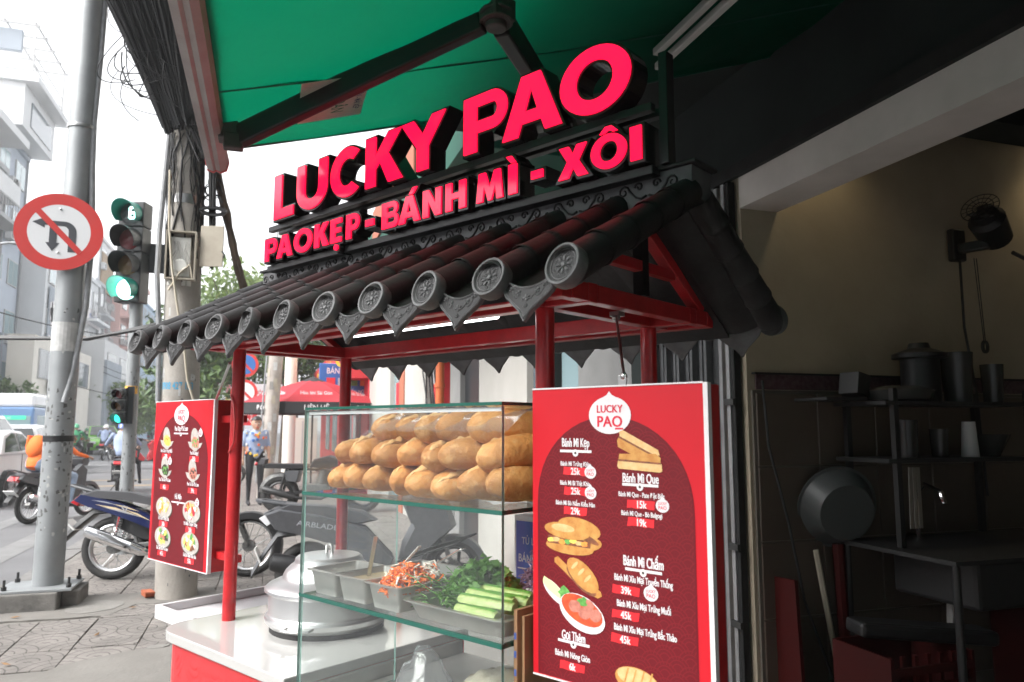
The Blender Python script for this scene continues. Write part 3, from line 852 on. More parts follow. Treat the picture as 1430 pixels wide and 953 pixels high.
def sign():
    sg = thing('lit_shop_sign', 'glowing red LUCKY PAO letter sign in black channel boxes on the cart roof', 'sign', (-0.7, 0.2, 2.303), 'cart')
    F = 0.14
    def letter(ch, x0, x1, z0, z1, extra=()):
        mbk, mfr = MB('sign_black'), MB('sign_lit')
        for (g, gx0, gx1, gz0, gz1) in [(ch, x0, x1, z0, z1)] + list(extra):
            h, w = gz1 - gz0, gx1 - gx0
            L = glyph(g, w, h)
            big = [off_loop(p, 0.0085 if k == 's' else -0.0075) for k, p in L]
            for mb, lp, d, y in ((mbk, big, 0.036, F + 0.0365), (mfr, [p for k, p in L], 0.003, F - 0.0025)):
                me = loops_mesh(lp, d)
                mb.add([v.co for v in me.vertices], [tuple(p.vertices) for p in me.polygons], False, XZ(gx0, y, gz0))
        b = mbk.build('letter', sg)
        mfr.build('lit_face', b)
    H0, H1 = 2.488, 2.677
    for ch, a, b in (('L', -1.612, -1.462), ('U', -1.437, -1.222), ('C', -1.198, -0.998), ('K', -0.974, -0.765), ('Y', -0.768, -0.540), ('P', -0.450, -0.258), ('A', -0.278, -0.043)):
        letter(ch, a, b, H0, H1)
    letter('O', -0.048, 0.196, H0, H1)
    h0, h1 = 2.314, 2.408
    for ch, a, b in (('P', -1.674, -1.580), ('A', -1.576, -1.462), ('O', -1.446, -1.316), ('K', -1.298, -1.203), ('P', -1.086, -1.006), ('-', -0.967, -0.918), ('B', -0.870, -0.778),
                     ('N', -0.647, -0.556), ('H', -0.534, -0.440), ('M', -0.390, -0.276), ('-', -0.160, -0.115), ('X', -0.056, 0.048), ('I', 0.190, 0.225)):
        letter(ch, a, b, h0, h1)
    letter('E', -1.188, -1.118, h0, h1, [('dot', -1.163, -1.137, h0 - 0.032, h0 - 0.008)])
    letter('A', -0.776, -0.662, h0, h1, [('acute', -0.722, -0.680, h1 + 0.005, h1 + 0.028)])
    letter('I', -0.252, -0.218, h0, h1, [('grave', -0.262, -0.222, h1 + 0.005, h1 + 0.028)])
    letter('O', 0.060, 0.178, h0, h1, [('circ', 0.090, 0.150, h1 + 0.006, h1 + 0.024)])
    # carrying frame
    def bar(x0, x1, y0, y1, z0, z1, m='frame_black', name='frame_bar'):
        mb = MB(m); mb.box(x0, x1, y0, y1, z0, z1); mb.build(name, sg, bevel=0.002)
    bar(-1.70, 0.24, 0.215, 0.24, 2.455, 2.478)
    bar(-1.70, 0.24, 0.165, 0.19, 2.455, 2.478)
    bar(-1.70, 0.24, 0.165, 0.205, 2.277, 2.300 - 0.018 + 0.02)
    bar(-1.66, -1.635, 0.216, 0.239, 2.305, 2.454)
    for x in (-1.1, -0.5):
        bar(x - 0.012, x + 0.012, 0.216, 0.239, 2.305, 2.454)
    bar(0.252, 0.278, 0.185, 0.225, 2.304, 2.62)
    for k in range(16):
        x = -1.6 + k * 0.115
        bar(x, x + 0.03, 0.1775, 0.214, 2.478 + 0.001, 2.486, 'steel_dark', 'bracket')
sign()

# ================================================================ GLASS CASE
GX0, GX1, GY0, GY1, GZ0, GZ1 = -0.748, 0.064, -0.24, 0.135, 0.778, 1.66
def glass_case():
    g = thing('glass_case', 'clear glass display case with green edges and two shelves on the cart', 'display case', ((GX0 + GX1) / 2, GY0, GZ0), 'cart')
    t = 0.008
    def pane(x0, x1, y0, y1, z0, z1, ax, name='pane'):
        """clear faces across the thin axis, green polished edges round it"""
        mb = MB()
        vs = [(x0, y0, z0), (x1, y0, z0), (x1, y1, z0), (x0, y1, z0), (x0, y0, z1), (x1, y0, z1), (x1, y1, z1), (x0, y1, z1)]
        fs = {'z': [(0, 3, 2, 1), (4, 5, 6, 7)], 'y': [(0, 1, 5, 4), (2, 3, 7, 6)], 'x': [(1, 2, 6, 5), (3, 0, 4, 7)]}
        for k, f in fs.items():
            mb.use('glass' if k == ax else ('glass_edge' if ax == 'z' else 'glass_edge_pale'))
            mb.add(vs, f)
        return mb.build(name, g, flip=False)
    pane(GX0, GX1, GY0, GY0 + t, GZ0, GZ1 - t - 0.0005, 'y', 'front_pane')
    pane(GX0, GX0 + t, GY0 + t + 0.0005, GY1 - t, GZ0, GZ1 - t - 0.0005, 'x', 'side_pane')
    pane(GX1 - t, GX1, GY0 + t + 0.0005, GY1 - t, GZ0, GZ1 - t - 0.0005, 'x', 'side_pane')
    pane(GX0, GX1, GY0, GY1, GZ1 - t, GZ1, 'z', 'top_pane')
    for z in (1.408, 1.112):
        pane(GX0 + t + 0.001, GX1 - t - 0.001, GY0 + t + 0.001, GY1 - 0.002, z - t, z, 'z', 'shelf')
        mb = MB('glass_edge')
        mb.box(GX0, GX1, GY0 - 0.0015, GY0 - 0.0003, z - t - 0.001, z + 0.001)
        mb.box(GX1 + 0.0003, GX1 + 0.0015, GY0, GY1 - 0.01, z - t - 0.001, z + 0.001)
        mb.build('shelf_joint', g)
        mb = MB('steel')
        mb.cyl((GX0 + 0.02, GY1 - 0.003, z), (GX0 + 0.02, GY1 - 0.003, z + 0.0), 0.002, n=6)
    mb = MB('white_plastic'); mb.box(GX0 + 0.01, GX1 - 0.01, GY0 + 0.009, GY0 + 0.0105, GZ1 - 0.022, GZ1 - 0.0125); mb.build('seal_strip', g)
glass_case()

# ---------------------------------------------------------------- loaves
def loaf_mesh(seed, L=0.225, R=0.0515):
    rg = random.Random(seed)
    mb = MB('bread')
    rings = []; N = 20; n = 22
    b1, b2 = rg.uniform(-.006, .006), rg.uniform(0, 6)
    for i in range(N + 1):
        t = i / N
        y = (t - 0.5) * L
        prof = max(0.02, (1 - abs(2 * t - 1) ** 2.9)) ** 0.5
        ring = []
        for k in range(n):
            a = 2 * PI * k / n
            rr = R * prof * (1 + 0.05 * sin(2 * a + b2 + 5 * t) + 0.035 * sin(5 * a + 9 * t + b2) + 0.012 * rg.uniform(-1, 1))
            zz = rr * 0.90 * sin(a)
            if sin(a) < -0.5: zz = max(zz, -0.036 * prof ** 0.7)
            ring.append((rr * cos(a) + b1 * sin(PI * t), y, zz))
        rings.append(ring)
    mb.loft(rings)
    # split crust along the top
    mb.use('bread_crust')
    pts = []; rs = []
    for i in range(15):
        t = 0.05 + 0.90 * i / 14
        prof = max(0.02, (1 - abs(2 * t - 1) ** 2.9)) ** 0.5
        pts.append((0.010 * sin(3 * t + seed), (t - 0.5) * L, R * 0.88 * prof - 0.005 + 0.005 * (i % 2)))
        rs.append((0.003 + 0.015 * sin(PI * t)) * rg.uniform(0.65, 1.25))
    mb.tube(pts, rs, 7, flat=0.6)
    return mb.mesh('bread_loaf')
LOAVES = [loaf_mesh(i) for i in range(8)]
_row_names = {0: 'bottom', 1: 'middle', 2: 'top'}
_ord = ['leftmost', 'second from left', 'third from left', 'fourth from left', 'fifth from left', 'sixth from left', 'seventh from left', 'rightmost']
def loaves():
    rows = [[(-0.705, 1.452, .88), (-0.607, 1.454, .98), (-0.512, 1.452, .95), (-0.414, 1.452, .95), (-0.312, 1.451, 1.0), (-0.212, 1.452, .95), (-0.104, 1.453, 1.05), (-0.004, 1.456, 1.05)],
            [(-0.672, 1.520, .82), (-0.578, 1.532, 1.0), (-0.475, 1.521, 1.0), (-0.378, 1.524, .95), (-0.285, 1.523, 1.0), (-0.165, 1.522, 1.02), (-0.022, 1.530, 1.08)],
            [(-0.494, 1.595, 1.0), (-0.400, 1.592, .92), (-0.304, 1.594, 1.0), (-0.210, 1.590, 1.05), (-0.070, 1.597, 1.12)]]
    i = 0
    for r, row in enumerate(rows):
        for j, (x, z, s) in enumerate(row):
            o = bpy.data.objects.new('bread_loaf', LOAVES[(i * 3 + r) % 8])
            COL.objects.link(o)
            yaw = rng.uniform(-0.30, 0.30)
            if r == 2 and j == 4: yaw = -0.75
            if r == 1 and j == 6: yaw = -0.45
            if r == 1 and j == 5: yaw = -0.55
            if r == 0 and j >= 6: yaw = -0.25
            if r == 2 and j < 4: yaw = -0.40
            place(o, 'cart', (x + 0.012, -0.085 + (0.03 if r == 2 else 0.0), z), yaw)
            o.scale = tuple(K * s for _ in range(3)); o.rotation_euler.rotate_axis('Y', rng.uniform(-.5, .5)); o.rotation_euler.rotate_axis('X', rng.uniform(-.10, .14))
            pos = _ord[j] if j < len(row) - 1 else 'rightmost'
            if r == 2 and j == 4:
                lab = 'big golden loaf lying askew on top of the pile at its right end'
            elif r == 1 and j == 2:
                lab = 'golden loaf behind the bright window glint, third from left in the middle row'
            else:
                lab = 'golden bread roll, %s in the %s row of the glass case' % (pos, _row_names[r])
            props(o, lab, 'bread', 'bread loaves piled in the glass case')
            i += 1
loaves()

# thin clear bag thrown over the loaves
def crumple(name, label, x0, x1, y0, y1, zf, at, nx=26, ny=14, amp=0.012, m='bag_film', seed=1):
    rg = random.Random(seed)
    ph = [(rg.uniform(20, 70), rg.uniform(20, 70), rg.uniform(0, 6)) for _ in range(7)]
    mb = MB(m); vs = []
    for i in range(nx + 1):
        for j in range(ny + 1):
            x = x0 + (x1 - x0) * i / nx; y = y0 + (y1 - y0) * j / ny
            d = sum(abs(sin(a * x + b * y + c)) for a, b, c in ph) / 7 - 0.6
            vs.append((x, y, zf(x, y) + amp * d * 3 + rg.uniform(-1, 1) * amp * 0.3))
    fs = [(i * (ny + 1) + j, (i + 1) * (ny + 1) + j, (i + 1) * (ny + 1) + j + 1, i * (ny + 1) + j + 1) for i in range(nx) for j in range(ny)]
    mb.add(vs, fs, True)
    return mb.top(name, label, 'plastic bag', at, 'cart', sharp=0, flip=False)
crumple('bread_bag', 'clear crumpled plastic film lying over the top loaves in the glass case', -0.56, 0.02, -0.17, 0.09,
        lambda x, y: 1.648 - 0.05 * max(0, abs((y + 0.04) / 0.12)) ** 2 - 0.02 * (1 if x < -0.5 else 0), (-0.27, -0.05, 1.63), amp=0.007)

# ---------------------------------------------------------------- steamer pot
def steamer():
    s = thing('steamer_pot', 'large round aluminium steamer with stepped dome lid on the white counter', 'steamer pot', (-1.235, 0.205, 0.851), 'cart')
    T = Matrix.Translation((-1.235, 0.205, 0.851))
    n = 56
    mb = MB('black_rubber'); mb.lathe([(0.0, 0.0), (0.212, 0.0), (0.212, 0.018)], n, T); mb.build('base_ring', s)
    mb = MB('aluminium'); mb.lathe([(0.20, 0.0185), (0.213, 0.0185), (0.228, 0.034), (0.232, 0.05), (0.229, 0.058), (0.221, 0.062), (0.219, 0.066), (0.219, 0.135), (0.222, 0.139), (0.228, 0.141)], n, T)
    body = mb.build('pot_body', s, sharp=25)
    mb = MB('aluminium')
    mb.lathe([(0.228, 0.1415), (0.234, 0.146), (0.233, 0.155), (0.222, 0.165), (0.198, 0.176), (0.178, 0.183), (0.171, 0.188), (0.168, 0.198), (0.160, 0.214), (0.143, 0.231), (0.132, 0.238), (0.128, 0.243), (0.125, 0.256), (0.115, 0.264), (0.08, 0.268), (0.0, 0.270)], n, T)
    lid = mb.build('lid', s, sharp=25)
    mb = MB('steel'); mb.tube([(-1.253, 0.205, 1.120), (-1.253, 0.205, 1.146), (-1.244, 0.205, 1.153), (-1.226, 0.205, 1.153), (-1.217, 0.205, 1.146), (-1.217, 0.205, 1.120)], 0.006, 8); mb.build('lid_handle', lid)
    mb = MB('sticker_orange')
    ca = rad(-160)
    P = lambda a, z: (-1.235 + 0.2196 * cos(a), 0.205 + 0.2196 * sin(a), 0.851 + z)
    for (w, h, m, q) in ((0.10, 0.017, 'plate_white', 0), (0.062, 0.011, 'sticker_orange', 1)):
        mb.use(m)
        pts = [(ca + w * cos(2 * PI * k / 16) + 0.02 * q, 0.10 + h * sin(2 * PI * k / 16)) for k in range(16)]
        mb.add([Vector(P(a, z)) + Vector((cos(a), sin(a), 0)) * 0.0006 * (1 + q) for a, z in pts], [tuple(range(16))])
    mb.build('sticker', body, flip=False)
    for a in (rad(-60), rad(120)):
        mb = MB('steel'); c, t = Vector((cos(a), sin(a), 0)), Vector((-sin(a), cos(a), 0))
        o = Vector((-1.235, 0.205, 0.851 + 0.045))
        mb.tube([o + c * 0.228 + t * 0.05, o + c * 0.262 + t * 0.05, o + c * 0.268 + t * 0.03, o + c * 0.268 - t * 0.03, o + c * 0.262 - t * 0.05, o + c * 0.228 - t * 0.05], 0.0055, 8)
        mb.build('side_handle', body)
steamer()

# ---------------------------------------------------------------- pans and food on the lower shelf
SZ = 1.1125
def pan(name, label, x0, x1, y0, y1, z0, h, group=None, taper=0.012, rim=0.010, r=0.012, cat='food pan'):
    p = thing(name, label, cat, ((x0 + x1) / 2, (y0 + y1) / 2, z0), 'cart', group=group)
    def rr(a0, a1, b0, b1, z, r):
        return [(x, y, z) for cx, cy, s in ((a1 - r, b1 - r, 0), (a0 + r, b1 - r, 90), (a0 + r, b0 + r, 180), (a1 - r, b0 + r, 270)) for x, y in arc(cx, cy, r, r, s, s + 90, 4)]
    t = 0.0016
    rings = []
    for (d, z) in ((taper, z0), (0, z0 + h - 0.004), (-rim, z0 + h - 0.003), (-rim, z0 + h), (t, z0 + h), (taper + t, z0 + 0.003)):
        rings.append(rr(x0 + d, x1 - d, y0 + d, y1 - d, z, max(0.003, r - d * 0.3)))
    mb = MB('pan_steel'); mb.loft(rings)
    mb.build('pan_body', p, sharp=30)
    return p
pan('food_pan', 'deep steel food pan with a pale handle, leftmost on the lower glass shelf', -0.732, -0.606, -0.215, -0.045, SZ, 0.070, 'steel food pans on the shelf')
p2 = pan('food_pan', 'deep steel food pan of brown sauce, between the empty pan and the carrots', -0.596, -0.468, -0.215, -0.045, SZ, 0.070, 'steel food pans on the shelf')
mb = MB('sauce'); mb.box(-0.586, -0.478, -0.206, -0.054, SZ + 0.050, SZ + 0.056); mb.build('brown_sauce', p2)
p3 = pan('food_pan', 'deep steel food pan heaped with orange carrot shreds on the shelf', -0.456, -0.322, -0.215, -0.045, SZ, 0.068, 'steel food pans on the shelf')
pan('food_pan', 'steel food pan behind the sauce pan, under the propped wire rack', -0.60, -0.36, -0.02, 0.11, SZ, 0.066, 'steel food pans on the shelf')
tray = pan('salad_tray', 'shallow wide steel tray of herbs and cucumber at the right of the shelf', -0.296, 0.050, -0.218, 0.09, SZ, 0.046, taper=0.02, rim=0.012, r=0.03, cat='tray')

def shreds(name, label, cat, m_list, cx, cy, cz, sx, sy, sz, n, at, length=0.05, r=0.0028, seed=3):
    rg = random.Random(seed); mb = MB(m_list[0])
    for i in range(n):
        mb.use(m_list[rg.randrange(len(m_list))])
        a = rg.uniform(0, 6.28); u = rg.random() ** 0.6
        x, y = cx + sx * u * cos(a), cy + sy * u * sin(a)
        z = cz + sz * (1 - u * u) * rg.uniform(0.55, 1.0)
        d = Vector((rg.uniform(-1, 1), rg.uniform(-1, 1), rg.uniform(-.35, .45))).normalized() * length * rg.uniform(0.5, 1)
        b = Vector((rg.uniform(-1, 1), rg.uniform(-1, 1), rg.uniform(0, 1))) * length * 0.22
        p = Vector((x, y, z))
        mb.tube([p - d / 2, p + b, p + d / 2], [r * 0.7, r, r * 0.6], 5, flat=0.6)
    return mb.top(name, label, cat, at, 'cart', kind='stuff', flip=False)
shreds('carrot_shreds', 'heap of orange carrot and white radish shreds in the steel pan', 'pickles', ['carrot', 'carrot', 'carrot', 'carrot', 'radish'], -0.385, -0.13, SZ + 0.045, 0.066, 0.082, 0.066, 330, (-0.385, -0.13, SZ + 0.05), r=0.0036)
shreds('radish_shreds', 'white radish shreds on the back of the carrot heap', 'pickles', ['radish', 'radish', 'carrot'], -0.355, -0.075, SZ + 0.062, 0.034, 0.03, 0.045, 60, (-0.355, -0.075, SZ + 0.06), seed=8)
shreds('purple_cabbage', 'heap of shredded purple cabbage at the back right of the salad tray', 'cabbage', ['cabbage'], -0.035, 0.035, SZ + 0.05, 0.07, 0.05, 0.13, 300, (-0.035, 0.035, SZ + 0.05), seed=5)

def herbs():
    rg = random.Random(9); mb = MB('herb')
    for i in range(520):
        a = rg.uniform(0, 6.28); u = rg.random() ** 0.55
        x, y = -0.165 + 0.125 * u * cos(a), -0.055 + 0.105 * u * sin(a)
        z = SZ + 0.035 + 0.110 * (1 - u * u) * rg.uniform(0.55, 1)
        if x > -0.135 and y < -0.075: continue
        s = rg.uniform(0.010, 0.021)
        R = Matrix.Translation((x, y, z)) @ Euler((rg.uniform(-1, 1), rg.uniform(-1, 1), rg.uniform(0, 6.3))).to_matrix().to_4x4()
        mb.add([(0, -s, 0), (s * .55, -s * .3, s * .25), (s * .9, s * .25, -s * .1), (s * .3, s * .35, s * .2), (0, s, 0), (-s * .3, s * .35, s * .2), (-s * .9, s * .25, -s * .1), (-s * .55, -s * .3, s * .25)],
               [(0, 1, 3, 4, 5, 7), (1, 2, 3), (5, 6, 7)], False, R)
    for i in range(60):
        p = Vector((-0.20 + rg.uniform(-.08, .12), -0.14 + rg.uniform(-.05, .12), SZ + 0.03 + rg.uniform(0, .05)))
        d = Vector((rg.uniform(-1, .2), rg.uniform(-1, .3), rg.uniform(-.2, .5))).normalized() * rg.uniform(.03, .07)
        mb.tube([p, p + d * .5 + Vector((0, 0, .006)), p + d], [.002, .0016, .001], 4)
    mb.top('fresh_herbs', 'heap of dark green coriander leaves in the steel tray', 'herbs', (-0.135, -0.05, SZ + 0.04), 'cart', kind='stuff', flip=False)
herbs()
def cucumbers():
    rg = random.Random(4)
    for i in range(9):
        L = rg.uniform(0.13, 0.17); r = 0.019
        col, row = i % 5, i // 5
        at = (-0.050 + rg.uniform(-.012, .012), -0.192 + col * 0.030 + row * 0.016, SZ + 0.040 + row * 0.021 + (0.006 if col % 2 else 0))
        mb = MB('cucumber_flesh'); mb.T = Matrix.Translation(at)
        prof = [(r * cos(rad(a)), r * sin(rad(a))) for a in range(0, 181, 30)]
        rings = [[(x * s, y, z * s) for x, z in prof] for y, s in ((-L / 2, .75), (-L / 2 + .012, 1), (L / 2 - .012, 1), (L / 2, .75))]
        mb.loft(rings)
        mb.use('cucumber_skin')
        mb.loft([[(x * s * 1.03, y, z * s * 1.03 + .0005) for x, z in prof[2:5]] for y, s in ((-L / 2 + .004, .9), (-L / 2 + .013, 1), (L / 2 - .013, 1), (L / 2 - .004, .9))], cap=False, closed=False)
        o = mb.top('cucumber_spear', 'pale green cucumber spear in the tray, %s' % ('%s spear of the lower layer from the herbs' % ['first', 'second', 'third', 'fourth', 'fifth'][col] if row == 0 else '%s spear of the upper layer from the herbs' % ['first', 'second', 'third', 'fourth'][col]),
                   'cucumber', at, 'cart', group='cucumber spears in the tray', rz=PI / 2 + rg.uniform(-.16, .16), flip=True)
cucumbers()
def spoon(name, label, p0, p1, w, m='steel', cat='spoon'):
    p0, p1 = Vector(p0), Vector(p1)
    mb = MB(m); mb.beam(p0, p1, w, 0.003)
    return mb.top(name, label, cat, p0, 'cart', bevel=0.0008)
spoon('spoon', 'flat steel spoon handle standing up in the leftmost pan', (-0.585, -0.12, SZ + 0.01), (-0.50, -0.155, SZ + 0.178), 0.012)
spoon('spoon', 'white handled spoon leaning in the brown sauce pan', (-0.50, -0.10, SZ + 0.05), (-0.385, -0.09, SZ + 0.155), 0.013, 'white_plastic')
spoon('tongs', 'steel tongs leaning across the back of the carrot pan', (-0.44, -0.03, SZ + 0.07), (-0.29, -0.01, SZ + 0.15), 0.022, 'chrome', 'tongs')
def wire_rack():
    r = thing('wire_rack', 'dark wire drain rack propped behind the sauce pan', 'rack', (-0.48, 0.04, SZ + 0.066), 'cart')
    a, b = Vector((-0.62, 0.03, SZ + 0.07)), Vector((-0.36, 0.03, SZ + 0.150))
    w = Vector((0.0, 0.08, 0.02))
    mb = MB('steel_dark'); mb.tube([a, b, b + w, a + w], 0.0035, 6, closed=True); mb.build('rim', r)
    mb = MB('steel_dark')
    for i in range(1, 13):
        p = a.lerp(b, i / 13); mb.tube([p, p + w], 0.0014, 4)
    mb.build('wire', r)
wire_rack()
crumple('plastic_bag', 'crumpled translucent white plastic bag under the lower shelf', -0.50, -0.24, -0.19, 0.02, lambda x, y: 0.80 + 0.20 * math.exp(-((x + 0.36) / 0.10) ** 2 - ((y + 0.09) / 0.09) ** 2), (-0.37, -0.1, 0.79), amp=0.016, seed=4, nx=24, ny=20)
def rag():
    rg = random.Random(6); mb = MB('rag'); n = 18; vs = []
    for i in range(n + 1):
        for j in range(n + 1):
            x, y = -1 + 2 * i / n, -1 + 2 * j / n
            z = 0.055 * math.exp(-(x * x + y * y) * 1.4) + 0.012 * sin(7 * x + 3 * y) * cos(5 * y - 2 * x) + rg.uniform(-.002, .002) + 0.012
            vs.append((-0.14 + 0.13 * x, -0.0 + 0.10 * y, 0.785 + 0.11 + z))
    mb.add(vs, [(i * (n + 1) + j, (i + 1) * (n + 1) + j, (i + 1) * (n + 1) + j + 1, i * (n + 1) + j + 1) for i in range(n) for j in range(n)], True)
    mb.top('folded_rag', 'crumpled beige cloth rag lying on the box under the lower shelf', 'cloth', (-0.14, 0, 0.895), 'cart', sharp=0, flip=False)
rag()
pan('lower_tray', 'steel tray standing low behind the glass under the beige rag', -0.27, 0.045, -0.215, 0.10, 0.778, 0.115, taper=0.01, cat='tray')

# things right of the glass case
def notice_box():
    b = thing('notice_box', 'white box with blue printed notice standing behind the right glass corner', 'box', (-0.26, 0.33, 0.776), 'cart')
    mb = MB('white_plastic'); mb.box(-0.373, -0.17, 0.30, 0.36, 1.02, 1.322); mb.build('box_body', b, bevel=0.003)
    mb = MB('box_blue'); mb.box(-0.362, -0.18, 0.2975, 0.2988, 1.04, 1.305)
    mb.use('print_white')
    mb.text('TỦ LIỆU KẸP', XZ(-0.27, 0.2970, 1.235), 0.030, 0.8, 0.01)
    mb.text('BÁNH MÌ XÔI', XZ(-0.27, 0.2970, 1.180), 0.034, 0.8, 0.015)
    mb.box(-0.355, -0.185, 0.2962, 0.2970, 1.158, 1.162)
    mb.build('notice', b, flip=False)
    mb = MB('steel_dark'); mb.box(-0.365, -0.18, 0.31, 0.35, 0.776, 1.019); mb.build('stand', b)
notice_box()
def cardboard():
    mb = MB('cardboard'); mb.box(0.070, 0.080, -0.205, 0.02, 0.776, 1.185); mb.box(0.081, 0.089, -0.19, 0.02, 0.776, 1.17)
    mb.use('box_blue')
    for k in range(9): mb.box(0.072, 0.078, -0.2065, -0.2052, 0.80 + k * 0.04, 0.815 + k * 0.04)
    mb.top('cardboard_box', 'flattened brown cardboard box standing between the glass case and the red menu board', 'box', (0.08, -0.09, 0.776), 'cart', bevel=0.001)
cardboard()

# ================================================================ MENU BOARDS
def blob(mb, m, cx, cz, rx, rz, y, rot=0.0, n=16, wob=0.0, seed=0):
    rg = random.Random(seed + int(cx * 1000)); mb.use(m)
    pts = []
    for k in range(n):
        a = 2 * PI * k / n; q = 1 + wob * rg.uniform(-1, 1)
        x, z = rx * q * cos(a), rz * q * sin(a)
        pts.append((cx + x * cos(rot) - z * sin(rot), y, cz + x * sin(rot) + z * cos(rot)))
    mb.add(pts, [tuple(range(n))])
def poly(mb, m, pts, y):
    mb.use(m); mb.add([(x, y, z) for x, z in pts], [tuple(range(len(pts)))])
def brush(mb, cx, cz, w, h, y, seed):
    """ragged red brush stroke under a price"""
    rg = random.Random(seed); n = 6
    top = [(cx - w / 2 + w * i / n + rg.uniform(-.1, .1) * w / n, cz + h * rg.uniform(.40, .52)) for i in range(n + 1)]
    bot = [(cx + w / 2 - w * i / n + rg.uniform(-.1, .1) * w / n - w * .03, cz - h * rg.uniform(.40, .55)) for i in range(n + 1)]
    poly(mb, 'menu_price', bot[::-1] + top[::-1], y)
def heading_bar(mb, x0, x1, z, y):
    w = (x1 - x0)
    poly(mb, 'print_white', [(x0, z - .003), (x1, z - .003), (x1, z + .003), (x0, z + .003)], y)
    blob(mb, 'print_white', (x0 + x1) / 2, z - .004, .0085, .0085, y - .0004)
    blob(mb, 'print_dark', (x0 + x1) / 2, z - .004, .0032, .0032, y - .0008, n=8)
def badge(mb, x, z, y, s=1.0):
    blob(mb, 'print_white', x, z, .0165 * s, .0145 * s, y)
    poly(mb, 'print_white', [(x - .006 * s, z + .012 * s), (x + .006 * s, z + .012 * s), (x, z + .020 * s)], y - .0002)
    mb.use('print_red')
    mb.text('LUCKY', XZ(x, y - .0005, z + .002 * s), .0085 * s, .8, .01)
    mb.text('PAO', XZ(x, y - .0005, z - .008 * s), .011 * s, .95, .02)
def logo(mb, x, z, w, h, y):
    pts = []
    for k in range(32):
        a = 2 * PI * k / 32
        pts.append((x + w / 2 * cos(a), z + h * .44 * sin(a)))
    poly(mb, 'print_white', pts, y)
    poly(mb, 'print_white', [(x - w * .25, z + h * .365), (x + w * .25, z + h * .365), (x + w * .06, z + h * .47), (x, z + h * .56), (x - w * .06, z + h * .47)], y - .0002)
    mb.use('print_red')
    mb.text('LUCKY', XZ(x, y - .0006, z + h * .06), h * .25, .92, .035)
    mb.text('PAO', XZ(x, y - .0006, z - h * .27), h * .36, 1.0, .05)
    poly(mb, 'print_red', [(x + w * .13, z - h * .335), (x + w * .32, z - h * .335), (x + w * .32, z - h * .295), (x + w * .13, z - h * .295)], y - .0006)
def scales(mb, x0, x1, z0, z1, inside, y, R=.030):
    mb.use('menu_wave'); row = 0; z = z0
    while z < z1:
        x = x0 + (R if row % 2 else 0)
        while x < x1:
            for rr in (R * .98, R * .72, R * .46):
                pts = arc(x, z, rr, rr, 12, 168, 7)
                for (a, b), (c, d) in zip(pts, pts[1:]):
                    if inside(a, b) and inside(c, d):
                        mx, mz = a - x, b - z; q = 1 - .0022 / rr
                        nx, nz = c - x, d - z
                        mb.add([(a, y, b), (c, y, d), (x + nx * q, y, z + nz * q), (x + mx * q, y, z + mz * q)], [(0, 1, 2, 3)])
            x += 2 * R
        z += R * .55; row += 1
def arch_poly(x0, x1, z0, zs, zt, n=24):
    c = (x0 + x1) / 2
    return [(x0, z0), (x1, z0)] + [(c + (x1 - x0) / 2 * cos(PI * i / n), zs + (zt - zs) * sin(PI * i / n) ** 0.92) for i in range(n + 1)]

def board_body(t, x0, x1, z0, z1, y, d):
    mb = MB('red_paint'); mb.box(x0, x1, y + .004, y + d, z0, z1); mb.build('case', t, bevel=.002)
    mb = MB('menu_red'); mb.box(x0, x1, y, y + .0035, z0, z1); f = mb.build('front_panel', t)
    mb = MB('print_white')
    mb.box(x1 + .0005, x1 + .011, y - .003, y + .012, z0 - .002, z1 + .002)
    mb.box(x0, x1, y - .002, y + .003, z1 + .0005, z1 + .004)
    mb.box(x0, x1, y - .002, y + .003, z0 - .004, z0 - .0005)
    mb.build('light_edge', t)
    return f

